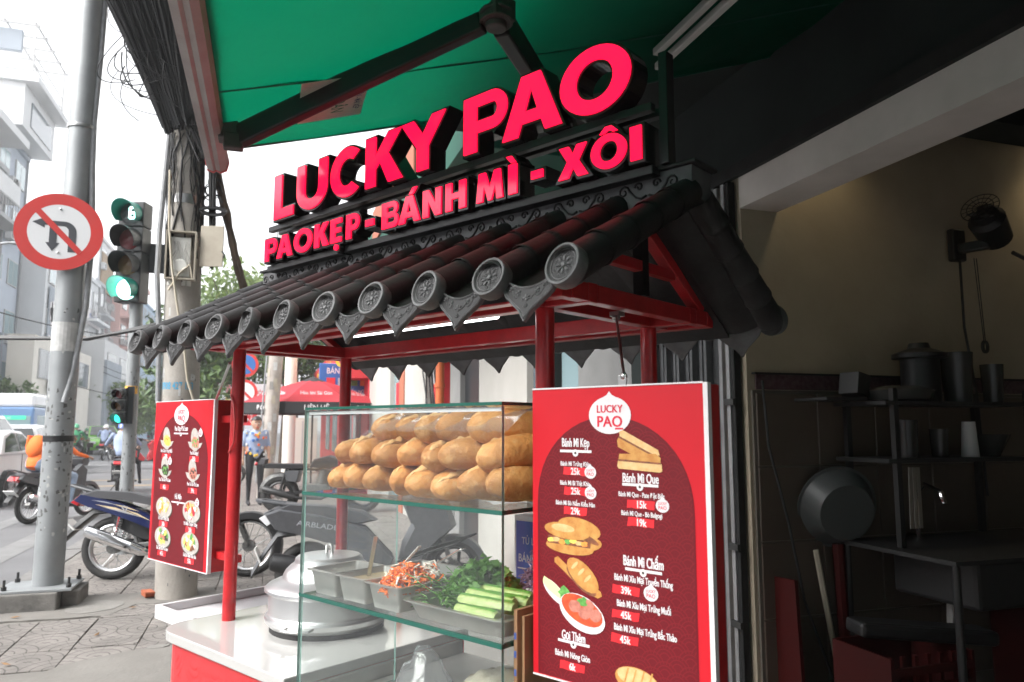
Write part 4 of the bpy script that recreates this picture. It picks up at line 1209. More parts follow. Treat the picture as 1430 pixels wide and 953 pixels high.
def menu_right():
    q = 0.951; MB.DT = Matrix.Translation((1.241 * (1 - q), -0.07 - 0.10 * (q - 1) * -1 * 0, 1.6 * (1 - q))) @ Matrix.Diagonal((q, 1, q, 1))
    x0, x1, z0, z1, Y = 0.040, 0.505, 1.018, 1.692, -0.10
    t = thing('menu_board', 'large red menu box with sandwich prices hanging at the right front post', 'menu board', (0.32, -0.17, 1.045), 'cart', group='lit menu boxes on the cart posts')
    f = board_body(t, x0, x1, z0, z1, Y, 0.070)
    mb = MB('steel_dark'); mb.box(-.02, .30, Y + .0705, Y + .135, 1.60, 1.62); mb.box(-.02, .30, Y + .0705, Y + .135, 1.10, 1.12); mb.build('bracket', t)
    mb = MB('menu_dark')
    y = Y - .0006
    ap = arch_poly(0.056, 0.478, z0 + .002, 1.418, 1.625)
    poly(mb, 'menu_dark', ap, y)
    c, hw = (0.056 + 0.478) / 2, (0.478 - 0.056) / 2
    def inside(x, z):
        if not (0.06 < x < 0.474 and z > z0 + .006): return False
        if z < 1.418: return True
        q = (x - c) / hw
        return abs(q) < 1 and z < 1.418 + (1.621 - 1.418) * (1 - q * q) ** 0.46
    scales(mb, 0.04, 0.50, z0, 1.63, inside, y - .0004)
    y -= .0012
    logo(mb, 0.2705, 1.628, 0.115, 0.098, y)
    def head(s, x, z, sz, w, xb0, xb1, zb):
        mb.use('print_white'); mb.text(s, XZ(x, y, z - .0045), sz, w, .034); heading_bar(mb, xb0, xb1, zb, y)
    def line(s, x, z, sz=.0150, w=.70):
        mb.use('print_white'); mb.text(s, XZ(x, y, z - .0025), sz, w, .030)
    def price(s, x, z, seed, w=.066):
        brush(mb, x, z + .0085, w, .0195, y + .0003, seed); mb.use('print_white'); mb.text(s, XZ(x, y - .0003, z + .0005), .0225, .80, .034)
    head('Bánh Mì Kẹp', 0.173, 1.559, .029, .53, 0.127, 0.219, 1.544)
    line('Bánh Mì Trứng Khìa', 0.171, 1.512); price('25k', 0.172, 1.489, 1); badge(mb, 0.215, 1.4965, y)
    line('Bánh Mì Bì Thịt Khìa', 0.170, 1.467); price('25k', 0.172, 1.443, 2); badge(mb, 0.215, 1.4495, y)
    line('Bánh Mì Bò Nấm Kiểu Hàn', 0.170, 1.420, w=.68); price('29k', 0.171, 1.397, 3)
    # baton sandwiches
    poly(mb, 'print_bread', [(.290, 1.570), (.296, 1.582), (.398, 1.536), (.402, 1.522), (.390, 1.514), (.292, 1.556)], y)
    poly(mb, 'print_bread_light', [(.296, 1.590), (.306, 1.594), (.396, 1.551), (.399, 1.540), (.390, 1.538), (.298, 1.578)], y - .0003)
    poly(mb, 'print_brown', [(.294, 1.577), (.392, 1.533), (.391, 1.538), (.296, 1.581)], y - .0005)
    poly(mb, 'print_bread_light', [(.290, 1.513), (.292, 1.526), (.404, 1.521), (.405, 1.506), (.399, 1.503), (.294, 1.508)], y - .0006)
    poly(mb, 'print_brown', [(.293, 1.525), (.402, 1.520), (.402, 1.524), (.293, 1.530)], y - .0008)
    poly(mb, 'print_bread', [(.294, 1.529), (.296, 1.541), (.390, 1.543), (.402, 1.534), (.400, 1.524)], y - .0008)
    head('Bánh Mì Que', 0.349, 1.4835, .029, .60, 0.302, 0.394, 1.474)
    line('Bánh Mì Que - Pate Đặt Biệt', 0.350, 1.450, w=.66); price('15k', 0.350, 1.424, 4, .07); badge(mb, 0.403, 1.433, y)
    line('Bánh Mì Que - Bò Bulgogi', 0.350, 1.409, w=.66); price('19k', 0.349, 1.385, 5)
    # filled roll
    blob(mb, 'print_bread', 0.180, 1.366, .062, .024, y, -.12, 20); blob(mb, 'print_bread', 0.205, 1.333, .040, .016, y - .0001, .1)
    blob(mb, 'print_brown', 0.205, 1.346, .034, .007, y - .0002, -.35)
    blob(mb, 'print_bread', 0.152, 1.321, .070, .0165, y - .0003, -.03, 20)
    poly(mb, 'print_brown', [(.088, 1.326), (.090, 1.344), (.215, 1.340), (.213, 1.324)], y - .0005)
    for k in range(7): blob(mb, ['print_yellow', 'print_bread_light', 'print_orange', 'print_green'][k % 4], .098 + k * .0165, 1.334 + .003 * sin(k * 2), .010, .006, y - .0007 - .0001 * k, n=9, wob=.25, seed=k)
    blob(mb, 'print_bread', 0.146, 1.358, .067, .019, y - .0016, -.06, 20); blob(mb, 'print_bread_light', 0.135, 1.364, .035, .009, y - .0018, -.05)
    # roll on a board, salad plate and bowl
    poly(mb, 'print_bread', [(.108, 1.292), (.118, 1.297), (.150, 1.276), (.240, 1.232), (.243, 1.222), (.232, 1.216), (.190, 1.226), (.140, 1.262), (.108, 1.282)], y)
    blob(mb, 'print_brown', .186, 1.250, .050, .018, y - .0002, -.60)
    blob(mb, 'print_bread', .190, 1.262, .052, .026, y - .0004, -.62, 20)
    for k in range(3): blob(mb, 'print_bread_light', .168 + k * .018, 1.282 - k * .013, .013, .004, y - .0006, .75)
    blob(mb, 'print_white', .108, 1.214, .042, .017, y - .0005, -.62, 18)
    blob(mb, 'print_pale_green', .103, 1.222, .038, .012, y - .0007, -.60, 14, .12); blob(mb, 'print_green', .136, 1.215, .017, .015, y - .0009, 0, 12, .3)
    blob(mb, 'print_white', .187, 1.177, .066, .039, y - .0010, -.30, 26); blob(mb, 'print_soup', .187, 1.184, .060, .030, y - .0012, -.30, 24)
    for k, (a, b) in enumerate(((.168, 1.190), (.205, 1.196), (.196, 1.178), (.226, 1.178))): blob(mb, 'print_meat', a, b, .017, .014, y - .0014 - .0001 * k, 0, 14, .1)
    blob(mb, 'print_green', .190, 1.204, .013, .009, y - .0019, 0, 10, .35)
    head('Bánh Mì Chấm', 0.352, 1.303, .031, .54, 0.306, 0.398, 1.291)
    line('Bánh Mì Xíu Mại Truyền Thống', 0.350, 1.266, .0205, .55); price('39k', 0.307, 1.236, 6, .07); badge(mb, 0.370, 1.246, y, 1.1)
    line('Bánh Mì Xíu Mại Trứng Muối', 0.350, 1.211, .0205, .55); price('45k', 0.306, 1.183, 7, .07)
    line('Bánh Mì Xíu Mại Trứng Bắc Thảo', 0.352, 1.159, .0205, .545); price('45k', 0.303, 1.131, 8, .07)
    head('Gọi Thêm', 0.162, 1.116, .029, .56, 0.117, 0.207, 1.107)
    line('Bánh Mì Nóng Giòn', 0.158, 1.074, .020, .62); price('6k', 0.158, 1.045, 9, .07)
    blob(mb, 'print_bread', .331, 1.058, .056, .028, y, -.08, 22); blob(mb, 'print_bread_light', .331, 1.064, .050, .020, y - .0003, -.08, 20)
    for k in range(4): poly(mb, 'print_bread', [(.296 + k * .02, 1.044), (.300 + k * .02, 1.044), (.312 + k * .02, 1.082), (.308 + k * .02, 1.082)], y - .0005)
    mb.build('menu_print', f, flip=False)
    mb = MB('steel')
    mb.box(0.272, 0.296, Y + .03, Y + .034, z1 + .002, z1 + .030); mb.build('hanger_plate', t, bevel=.002)
menu_right()
MB.DT = None
mb = MB('steel_dark'); mb.box(-0.01, 0.16, -0.10, -0.03, 1.60, 1.62) if False else None
# stay wire from the gable beam to the right menu box
mb = MB('steel'); mb.cyl((0.12, 0.16, 1.905), (0.333, -0.135, 1.716), 0.0035, n=8)
mb.box(0.105, 0.135, 0.15, 0.18, 1.90, 1.913)
mb.ell((0.12, 0.16, 1.897), (.012, .012, .010)); mb.ell((0.333, -0.135, 1.712), (.008, .008, .010))
mb.top('stay_wire', 'thin steel stay with white shackles holding the right menu box', 'stay', (0.12, 0.16, 1.905), 'cart')

def menu_left():
    x0, x1, z0, z1, Y = -2.352, -1.790, 1.004, 1.716, -0.002
    t = thing('menu_board', 'smaller red menu box of bowls and folded buns at the left front post', 'menu board', ((x0 + x1) / 2, Y, z0), 'cart', group='lit menu boxes on the cart posts')
    f = board_body(t, x0, x1, z0, z1, Y, 0.11)
    mb = MB('menu_dark'); y = Y - .0008
    A0, A1, zs, zt = -2.330, -1.822, 1.44, 1.662
    poly(mb, 'menu_dark', arch_poly(A0, A1, z0 + .003, zs, zt), y)
    c, hw = (A0 + A1) / 2, (A1 - A0) / 2
    def inside(x, z):
        if not (A0 + .004 < x < A1 - .004 and z > z0 + .006): return False
        if z < zs: return True
        q = (x - c) / hw
        return abs(q) < 1 and z < zs + (zt - .005 - zs) * (1 - q * q) ** 0.46
    scales(mb, A0, A1, z0, zt, inside, y - .0005, .034)
    y -= .0016
    logo(mb, -2.082, 1.655, 0.140, 0.100, y)
    def head(s, x, z, w, xb0, xb1, zb):
        mb.use('print_white'); mb.text(s, XZ(x, y, z), .031, w * 1.12, .034); heading_bar(mb, xb0, xb1, zb, y)
    def item(s, x, z, p, zp, w, seed):
        mb.use('print_white'); mb.text(s, XZ(x, y, z), .0225, w, .028)
        brush(mb, x, zp, .084, .025, y + .0004, seed); mb.use('print_white'); mb.text(p, XZ(x, y - .0004, zp - .0095), .0275, .76, .034)
    head('Pao Kẹp Đài Loan', -2.078, 1.585, .50, -2.148, -2.010, 1.573)
    def bun(x, z, m, m2, bd, seed):
        blob(mb, 'print_plate', x - .004, z + .006, .052, .036, y, 1.9, 20)
        poly(mb, 'print_plate', [(x - .070, z - .002), (x - .05, z - .026), (x, z - .046), (x + .05, z - .026), (x + .066, z - .006), (x + .03, z - .010)], y - .0003)
        blob(mb, m, x + .002, z - .006, .036, .024, y - .0006, -.2, 14, .12, seed)
        for k in range(7): blob(mb, m2, x - .02 + .007 * k, z - .006 + .014 * sin(k * 2.3), .008, .005, y - .0009 - .0001 * k, k, 8, .3, seed + k)
        if bd: badge(mb, x + .048, z + .035, y - .002, 1.15)
    bun(-2.213, 1.545, 'print_yellow', 'print_orange', False, 1); bun(-1.939, 1.541, 'print_meat', 'print_green', True, 2)
    bun(-2.217, 1.414, 'print_dark', 'print_green', True, 3); bun(-1.947, 1.409, 'print_meat', 'print_dark', False, 4)
    item('Pao Cuốn Trứng Muối', -2.214, 1.487, '29k', 1.470, .56, 1); item('Pao Bò Bulgogi', -1.944, 1.483, '35k', 1.465, .56, 2)
    item('Pao Thịt Kho Đài Loan', -2.216, 1.357, '45k', 1.332, .56, 3); item('Pao Xá Xíu Đài Loan', -1.943, 1.350, '39k', 1.330, .56, 4)
    head('Bún Mộc', -2.075, 1.287, .56, -2.138, -2.010, 1.272) if False else head('Hủ Mặn', -2.075, 1.287, .56, -2.138, -2.010, 1.272)
    def bowl(x, z, ms, bd, seed):
        blob(mb, 'print_dark', x + .004, z - .006, .082, .046, y + .0002, -.05, 24)
        blob(mb, 'print_plate', x, z, .080, .046, y, -.05, 26)
        for k in range(34):
            rg = random.Random(seed * 31 + k)
            a, u = rg.uniform(0, 6.28), rg.uniform(.1, .95)
            blob(mb, ms[k % len(ms)], x + .056 * u * cos(a), z + .004 + .031 * u * sin(a), .016, .010, y - .0003 - .00004 * k, rg.uniform(0, 3), 9, .3, seed + k)
        if bd: badge(mb, x + .052, z + .040, y - .002, 1.15)
    bowl(-2.211, 1.242, ['print_yellow', 'print_pale_green', 'print_orange', 'print_white', 'print_bread_light'], False, 1)
    bowl(-1.946, 1.242, ['print_orange', 'print_red', 'print_white', 'print_bread_light', 'print_soup'], True, 2)
    bowl(-2.209, 1.112, ['print_green', 'print_dark', 'print_meat', 'print_yellow', 'print_white'], False, 3)
    bowl(-1.945, 1.109, ['print_green', 'print_brown', 'print_yellow', 'print_bread_light', 'print_white'], False, 4)
    item('Xôi Kem Trứng Dừa', -2.208, 1.186, '30k', 1.169, .56, 5); item('Xôi Mặn Truyền Thống', -1.948, 1.182, '38k', 1.165, .57, 6)
    item('Xôi Thịt Kho Đài Loan', -2.208, 1.055, '45k', 1.040, .56, 7); item('Xôi Bò Nấm Kiểu Hàn', -1.942, 1.051, '55k', 1.036, .56, 8)
    mb.build('menu_print', f, flip=False)
    mb = MB('steel'); mb.cyl((-1.84, 0.03, 1.72), (-1.64, -0.02, 1.86), .006, n=8); mb.build('stay_rod', t)
    mb = MB('red_paint'); mb.box(-1.789, -1.627, .03, .06, 1.62, 1.65); mb.box(-1.789, -1.627, .03, .06, 1.06, 1.09); mb.build('bracket', t)
    mb = MB('bar_red'); mb.tube([(-1.60, -.03, 1.73), (-1.575, -.03, 1.69), (-1.56, -.03, 1.62), (-1.565, -.03, 1.54), (-1.60, -.03, 1.50)], .004, 6); mb.build('power_cord', t)
menu_left()

# ================================================================ AWNING
FS = 0.82 / 2.65
def fab(X, off=0.0): return 2.73 + (X + 0.2) * FS + off
def awning():
    a = thing('awning', 'green folding-arm awning stretched out over the cart from the shop wall', 'awning', (2.45, 1.0, 3.5), 'shop')
    X0, X1, Y0, Y1 = -0.20, 2.44, -5.6, 3.13
    ys = [Y0, -4.8, -4.0, -3.2, -2.4, -1.6, -0.75, 0.1, 0.95, 1.78, 2.60, Y1]
    for i in range(len(ys) - 1):
        mb = MB('awning_green'); nx, ny = 36, 12; vs = []
        for p in range(nx + 1):
            for q in range(ny + 1):
                x = X0 + (X1 - X0) * p / nx; y = ys[i] + (ys[i + 1] - ys[i]) * q / ny
                sag = -0.035 * sin(PI * p / nx) - 0.010 * sin(PI * q / ny) + 0.004 * sin(x * 9 + y * 3)
                if i == len(ys) - 2 and q == ny: sag -= 0.012
                vs.append((x, y + (0.008 if q == ny and i < len(ys) - 2 else 0), fab(x) + sag - (0.0012 if q == ny else 0) + 0.003 * sin(x * 23 + y * 5) * sin(y * 13)))
        mb.add(vs, [(p * (ny + 1) + q, (p + 1) * (ny + 1) + q, (p + 1) * (ny + 1) + q + 1, p * (ny + 1) + q + 1) for p in range(nx) for q in range(ny)], True)
        mb.build('fabric_panel', a, flip=False, sharp=0)
        if i > 0:
            mb = MB('awning_seam')
            mb.tube([(X0 + (X1 - X0) * p / 14, ys[i], fab(X0 + (X1 - X0) * p / 14) - 0.035 * sin(PI * p / 14) - 0.004) for p in range(15)], 0.006, 4, flat=0.5)
            mb.build('seam', a)
    mb = MB('awning_seam'); mb.tube([(X0 + (X1 - X0) * p / 14, Y1, fab(X0 + (X1 - X0) * p / 14) - 0.035 * sin(PI * p / 14) - 0.012) for p in range(15)], 0.009, 5, flat=0.5); mb.build('hem', a)
    # front bar, fluted
    mb = MB('awning_bar')
    prof = [(0.040, -0.035), (0.048, 0.0), (0.040, 0.034), (0.016, 0.046), (0.010, 0.040), (-0.010, 0.046), (-0.036, 0.034), (-0.044, 0.0), (-0.040, -0.020), (-0.028, -0.024), (-0.034, -0.040), (-0.010, -0.048), (0.0, -0.040), (0.018, -0.047)]
    bx, bz = -0.245, 2.715
    mb.loft([[(bx + x, y, bz + z) for x, z in prof] for y in (-5.7, 3.27)], smooth=False)
    bar = mb.build('front_bar', a)
    mb = MB('bar_red'); mb.loft([[(bx + x * 1.06, y, bz + z * 1.06) for x, z in prof] for y in (3.2705, 3.285)], smooth=False); mb.build('end_cap', bar)
    mb = MB('cast_grey'); mb.box(bx + .03, bx + .10, 2.86, 2.94, 2.67, 2.74); mb.box(bx + .05, bx + .12, 2.85, 2.90, 2.63, 2.69); mb.build('bar_joint', bar, bevel=.006)
    # folding arm
    pj = Vector((-0.14, 2.88, 2.685)); pe = Vector((0.655, 2.18, 2.93)); pw = Vector((2.00, 4.10, 3.00))
    mb = MB('arm_black'); mb.beam(pj, pe + (pj - pe).normalized() * .05, 0.045, 0.085); mb.build('forearm', a, bevel=.008)
    mb = MB('arm_black'); mb.beam(pe + (pw - pe).normalized() * .05, pw, 0.055, 0.10); mb.build('upper_arm', a, bevel=.008)
    mb = MB('cast_grey'); mb.cbox(pe, (.085, .10, .07), (0, 0, rad(20)))
    mb.cyl(pe + Vector((0, 0, -.055)), pe + Vector((0, 0, .055)), .035, n=14)
    for d in (-.03, 0, .03): mb.tube([pe + Vector((.05 * cos(t), .055 * sin(t), d)) for t in [j * PI / 6 for j in range(12)]], .008, 5, closed=True)
    mb.build('elbow_joint', a, bevel=.006)
    mb = MB('cast_grey'); mb.cbox(pw + Vector((.06, 0, 0)), (.18, .14, .16)); mb.build('wall_bracket', a, bevel=.006)
    # second arm nearer the camera
    # maker's label on the fabric underside
    u = Vector((1, 0, FS)).normalized(); w = Vector((0, 1, 0)); nrm = u.cross(w)
    if nrm.z > 0: nrm = -nrm
    o = Vector((0.187, 2.73, fab(0.187) - 0.040))
    R = Matrix(((w.x, u.x, nrm.x, o.x), (w.y, u.y, nrm.y, o.y), (w.z, u.z, nrm.z, o.z), (0, 0, 0, 1)))
    mb = MB('label_paper'); mb.T = R; mb.box(-0.18, 0.18, -0.125, 0.125, 0.0, 0.0015)
    mb.T = None
    def tx(s, x, y, size, sx, m):
        mb.use(m); mb.text(s, R @ Matrix.Translation((x, y, .003)), size, sx, .02)
    tx('MÁI HIÊN - MÁI XẾP', 0, .085, .034, .72, 'label_navy')
    tx('THẾ DÂN', 0.0, .000, .070, .78, 'label_green')
    tx('0903 378', 0.0, -.075, .062, .80, 'label_navy')
    tx('www.maihien.vn', 0.0, -.116, .030, .8, 'label_green')
    mb.build('maker_label', a, flip=False)
awning()

# ================================================================ GROUND
def ground():
    mb = MB('asphalt')
    mb.add([(-260, -60, -0.12), (260, -60, -0.12), (260, 700, -0.12), (-260, 700, -0.12)], [(0, 1, 2, 3)])
    mb.build('road', kind='structure', flip=False)
    # pavement bed (mortar) and kerb
    mb = MB('cement'); mb.box(-1.98, 7.0, -10, 60, -0.125, -0.012)
    pav = mb.build('pavement', kind='structure')
    ys = [-10 + 1.0 * i for i in range(71)]
    mb = MB('kerb_stone'); mb.box(-2.18, -1.986, 0, 0.994, -0.125, 0.0)
    ms = mb.mesh('kerb_stone')
    for y in ys[12:55]:
        o = inst(ms, 'kerb_stone', pav, (0, y + 0.002, rng.uniform(-.004, .004)))
    mb = MB('kerb_stone'); mb.box(-2.18, -1.986, -10, 2.0, -0.125, 0.0); mb.box(-2.18, -1.986, 45, 60, -0.125, 0.0); mb.build('kerb_run', pav)
    # pressed cement tiles with ringed relief; lines are part of the tile's own casting
    def tile_material():
        m = mat('pavement_tile', (0.385, 0.335, 0.30), 0.88, noise=None)
        nt = m.node_tree; b = nt.nodes['Principled BSDF']
        N = nt.nodes.new; L = nt.links.new
        tc = N('ShaderNodeTexCoord')
        oi = N('ShaderNodeObjectInfo')
        sep = N('ShaderNodeSeparateXYZ'); L(tc.outputs['Object'], sep.inputs[0])
        def mt(op, a, b_=None, v=None):
            n = N('ShaderNodeMath'); n.operation = op
            L(a, n.inputs[0])
            if b_ is not None: L(b_, n.inputs[1])
            if v is not None: n.inputs[1].default_value = v
            return n.outputs[0]
        x = mt('ADD', mt('MULTIPLY', sep.outputs[0], v=1 / 0.19), v=8.0)
        y = mt('ADD', mt('MULTIPLY', sep.outputs[1], v=1 / 0.205), v=8.0)
        fx, fy = mt('FRACT', x), mt('FRACT', y)
        par = mt('MODULO', mt('ADD', mt('FLOOR', x), mt('FLOOR', y)), v=2.0)
        inv = mt('SUBTRACT', fx, v=1.0); inv = mt('MULTIPLY', inv, v=-1.0)
        mixn = N('ShaderNodeMix'); L(par, mixn.inputs[0]); L(fx, mixn.inputs[2]); L(inv, mixn.inputs[3])
        gx = mixn.outputs[0]
        d = mt('SQRT', mt('ADD', mt('POWER', gx, v=2.0), mt('POWER', fy, v=2.0)))
        ring = mt('ABSOLUTE', mt('SUBTRACT', mt('FRACT', mt('MULTIPLY', d, v=3.0)), v=0.5))
        line = mt('GREATER_THAN', ring, v=0.43)
        ang = mt('ARCTAN2', fy, gx)
        sp = mt('ABSOLUTE', mt('SUBTRACT', mt('FRACT', mt('MULTIPLY', ang, v=4.0 / (PI / 2))), v=0.5))
        line2 = mt('GREATER_THAN', sp, v=0.474)
        ln = mt('MAXIMUM', line, line2)
        nz = N('ShaderNodeTexNoise'); nz.inputs['Scale'].default_value = 5; nz.inputs['Detail'].default_value = 8
        va = N('ShaderNodeVectorMath'); va.operation = 'ADD'
        L(tc.outputs['Object'], va.inputs[0]); L(oi.outputs['Location'], va.inputs[1])
        L(va.outputs[0], nz.inputs['Vector'])
        cr = N('ShaderNodeValToRGB')
        cr.color_ramp.elements[0].position = .3; cr.color_ramp.elements[0].color = (0.150, 0.138, 0.127, 1)
        cr.color_ramp.elements[1].position = .7; cr.color_ramp.elements[1].color = (0.235, 0.214, 0.198, 1)
        L(nz.outputs['Fac'], cr.inputs['Fac'])
        hs = N('ShaderNodeHueSaturation'); L(cr.outputs[0], hs.inputs['Color'])
        L(mt('ADD', mt('MULTIPLY', oi.outputs['Random'], v=0.22), v=0.88), hs.inputs['Value'])
        mc = N('ShaderNodeMix'); mc.data_type = 'RGBA'
        L(mt('MULTIPLY', ln, v=0.72), mc.inputs[0]); L(hs.outputs[0], mc.inputs[6]); mc.inputs[7].default_value = (0.055, 0.05, 0.046, 1)
        L(mc.outputs[2], b.inputs['Base Color'])
        bp = N('ShaderNodeBump'); bp.inputs['Strength'].default_value = 0.9; bp.inputs['Distance'].default_value = 0.008
        L(mt('SUBTRACT', mt('MULTIPLY', nz.outputs['Fac'], v=0.4), ln), bp.inputs['Height'])
        L(bp.outputs[0], b.inputs['Normal'])
        return m
    TM = tile_material()
    mb = MB(TM); w, d, c = 0.1885, 0.2035, 0.004
    mb.add([(-w, -d, -.02), (w, -d, -.02), (w, d, -.02), (-w, d, -.02), (-w, -d, -c), (w, -d, -c), (w, d, -c), (-w, d, -c), (-w + c, -d + c, 0), (w - c, -d + c, 0), (w - c, d - c, 0), (-w + c, d - c, 0)],
           [(0, 1, 5, 4), (1, 2, 6, 5), (2, 3, 7, 6), (3, 0, 4, 7), (4, 5, 9, 8), (5, 6, 10, 9), (6, 7, 11, 10), (7, 4, 8, 11), (8, 9, 10, 11)])
    tm = mb.mesh('pavement_tile')
    x0, y0, sx, sy = -1.52, 5.575, 0.381, 0.411
    def patch(x, y):
        # cement strip round the poles, and the big cement repair in front
        if 6.42 + 0.10 * sin(3 * x) < y < 7.15 and x < -0.95: return True
        if 6.75 < y < 7.30 and x < -0.35: return True
        if y < 5.30 + 0.04 * sin(9 * x) and x > -1.05: return True
        if y < 5.0 and x > -1.35: return True
        if x < -1.90: return True
        return False
    cells = []
    for i in range(-1, 14):
        for j in range(-3, 40):
            cx, cy = x0 + (i + 0.5) * sx, y0 + (j + 0.5) * sy
            if patch(cx, cy): continue
            cells.append((math.hypot(cx - 0, cy) + (3 if cx > 0.9 else 0), cx, cy))
    cells.sort()
    for k, (q, cx, cy) in enumerate(cells[:296]):
        inst(tm, 'paving_tile', pav, (cx, cy, rng.uniform(-.005, .003)), (rng.uniform(-.009, .009), rng.uniform(-.009, .009), rng.choice([0, PI])))
    mb = MB(TM)
    for q, cx, cy in cells[296:]:
        mb.box(cx - w, cx + w, cy - d, cy + d, -.02, -.001)
    mb.build('paving_tile_field', pav, kind='stuff')
    # cement repairs
    rg = random.Random(2)
    def slab(name, m, pts, z=0.002):
        mb = MB(m); n = len(pts)
        mb.prism([(p[0] + rg.uniform(-.015, .015), p[1] + rg.uniform(-.015, .015)) for p in pts], .016 + z, Matrix.Translation((0, 0, -.016)))
        mb.build(name, pav)
    edge = lambda a, b, n: [(a[0] + (b[0] - a[0]) * i / n, a[1] + (b[1] - a[1]) * i / n) for i in range(n)]
    slab('cement_patch', 'cement', edge((-1.95, 6.48), (-1.10, 6.44), 8) + edge((-1.10, 6.44), (-0.95, 6.76), 4) + edge((-0.95, 6.76), (-0.36, 6.80), 6) + edge((-0.36, 6.80), (-0.40, 7.32), 4) + edge((-0.40, 7.32), (-0.95, 7.22), 5) + edge((-0.95, 7.22), (-1.95, 7.18), 8))
    slab('cement_patch', 'cement', edge((-0.74, 5.42), (2.1, 5.30), 14) + [(2.1, 1.5), (-1.9, 1.5), (-1.9, 4.5), (-1.36, 4.6)] + edge((-1.36, 4.6), (-1.14, 5.20), 5) + edge((-1.14, 5.20), (-0.74, 5.42), 5))
    slab('cement_patch', 'cement_light', [(-1.25 + .20 * cos(a), 6.78 + .22 * sin(a)) for a in [k * PI / 9 for k in range(18)]], 0.005)
    slab('cement_patch', 'cement_light', [(-0.62 + .07 * cos(a), 5.45 + .045 * sin(a)) for a in [k * PI / 6 for k in range(12)]], 0.004)
    # road markings
    def mark(name, m, x0, x1, y0, y1, sh=0.0):
        mb = MB(m); mb.add([(x0, y0, -.116), (x1, y0, -.116), (x1 + sh, y1, -.116), (x0 + sh, y1, -.116)], [(0, 1, 2, 3)])
        mb.build(name, kind='structure', flip=False)
    mark('lane_marking', 'road_paint', -3.15, -2.80, 6, 16.2)
    mark('lane_marking', 'road_paint', -4.05, -3.75, 6, 15.5)
    mark('stop_line', 'road_yellow', -6.0, -2.4, 21.8, 22.3)
    mark('stop_line', 'road_yellow', -7.0, -2.4, 24.2, 24.6)
    mark('stop_line', 'road_paint', -9.0, -2.4, 29.0, 29.5)
    mark('stop_line', 'road_paint', -12.0, -2.4, 34.0, 34.6)
    for k, (x, y, where) in enumerate(((-1.72, 6.55, 'on the cement strip before the pole footing'), (-1.05, 5.85, 'on the paving in front of the left menu box'), (-1.42, 5.30, 'on the paving near the left corner of the view'), (-0.95, 6.62, 'at the edge of the paving before the concrete pole'))):
        mb = MB('dry_leaf'); c = .012
        mb.add([(-.035, 0, .004), (0, -.014, .004), (.04, 0, .012), (0, .014, .004), (0, 0, c)], [(0, 1, 4), (1, 2, 4), (2, 3, 4), (3, 0, 4)])
        mb.top('fallen_leaf', 'small dry brown leaf ' + where, 'leaf', (x, y, .006), rz=k * 1.3, group='dry leaves on the pavement', flip=False)
    mb = MB('tile_brick')
    for k in range(4): mb.cbox((-0.90 + .002 * k, 7.05 - .018 * k, 0.012 + k * .013), (.075, .15, .012), (0, .05, .35))
    mb.top('roof_tile_stack', 'small stack of broken orange tiles at the foot of the concrete pole', 'tiles', (0, 0, 0))
ground()

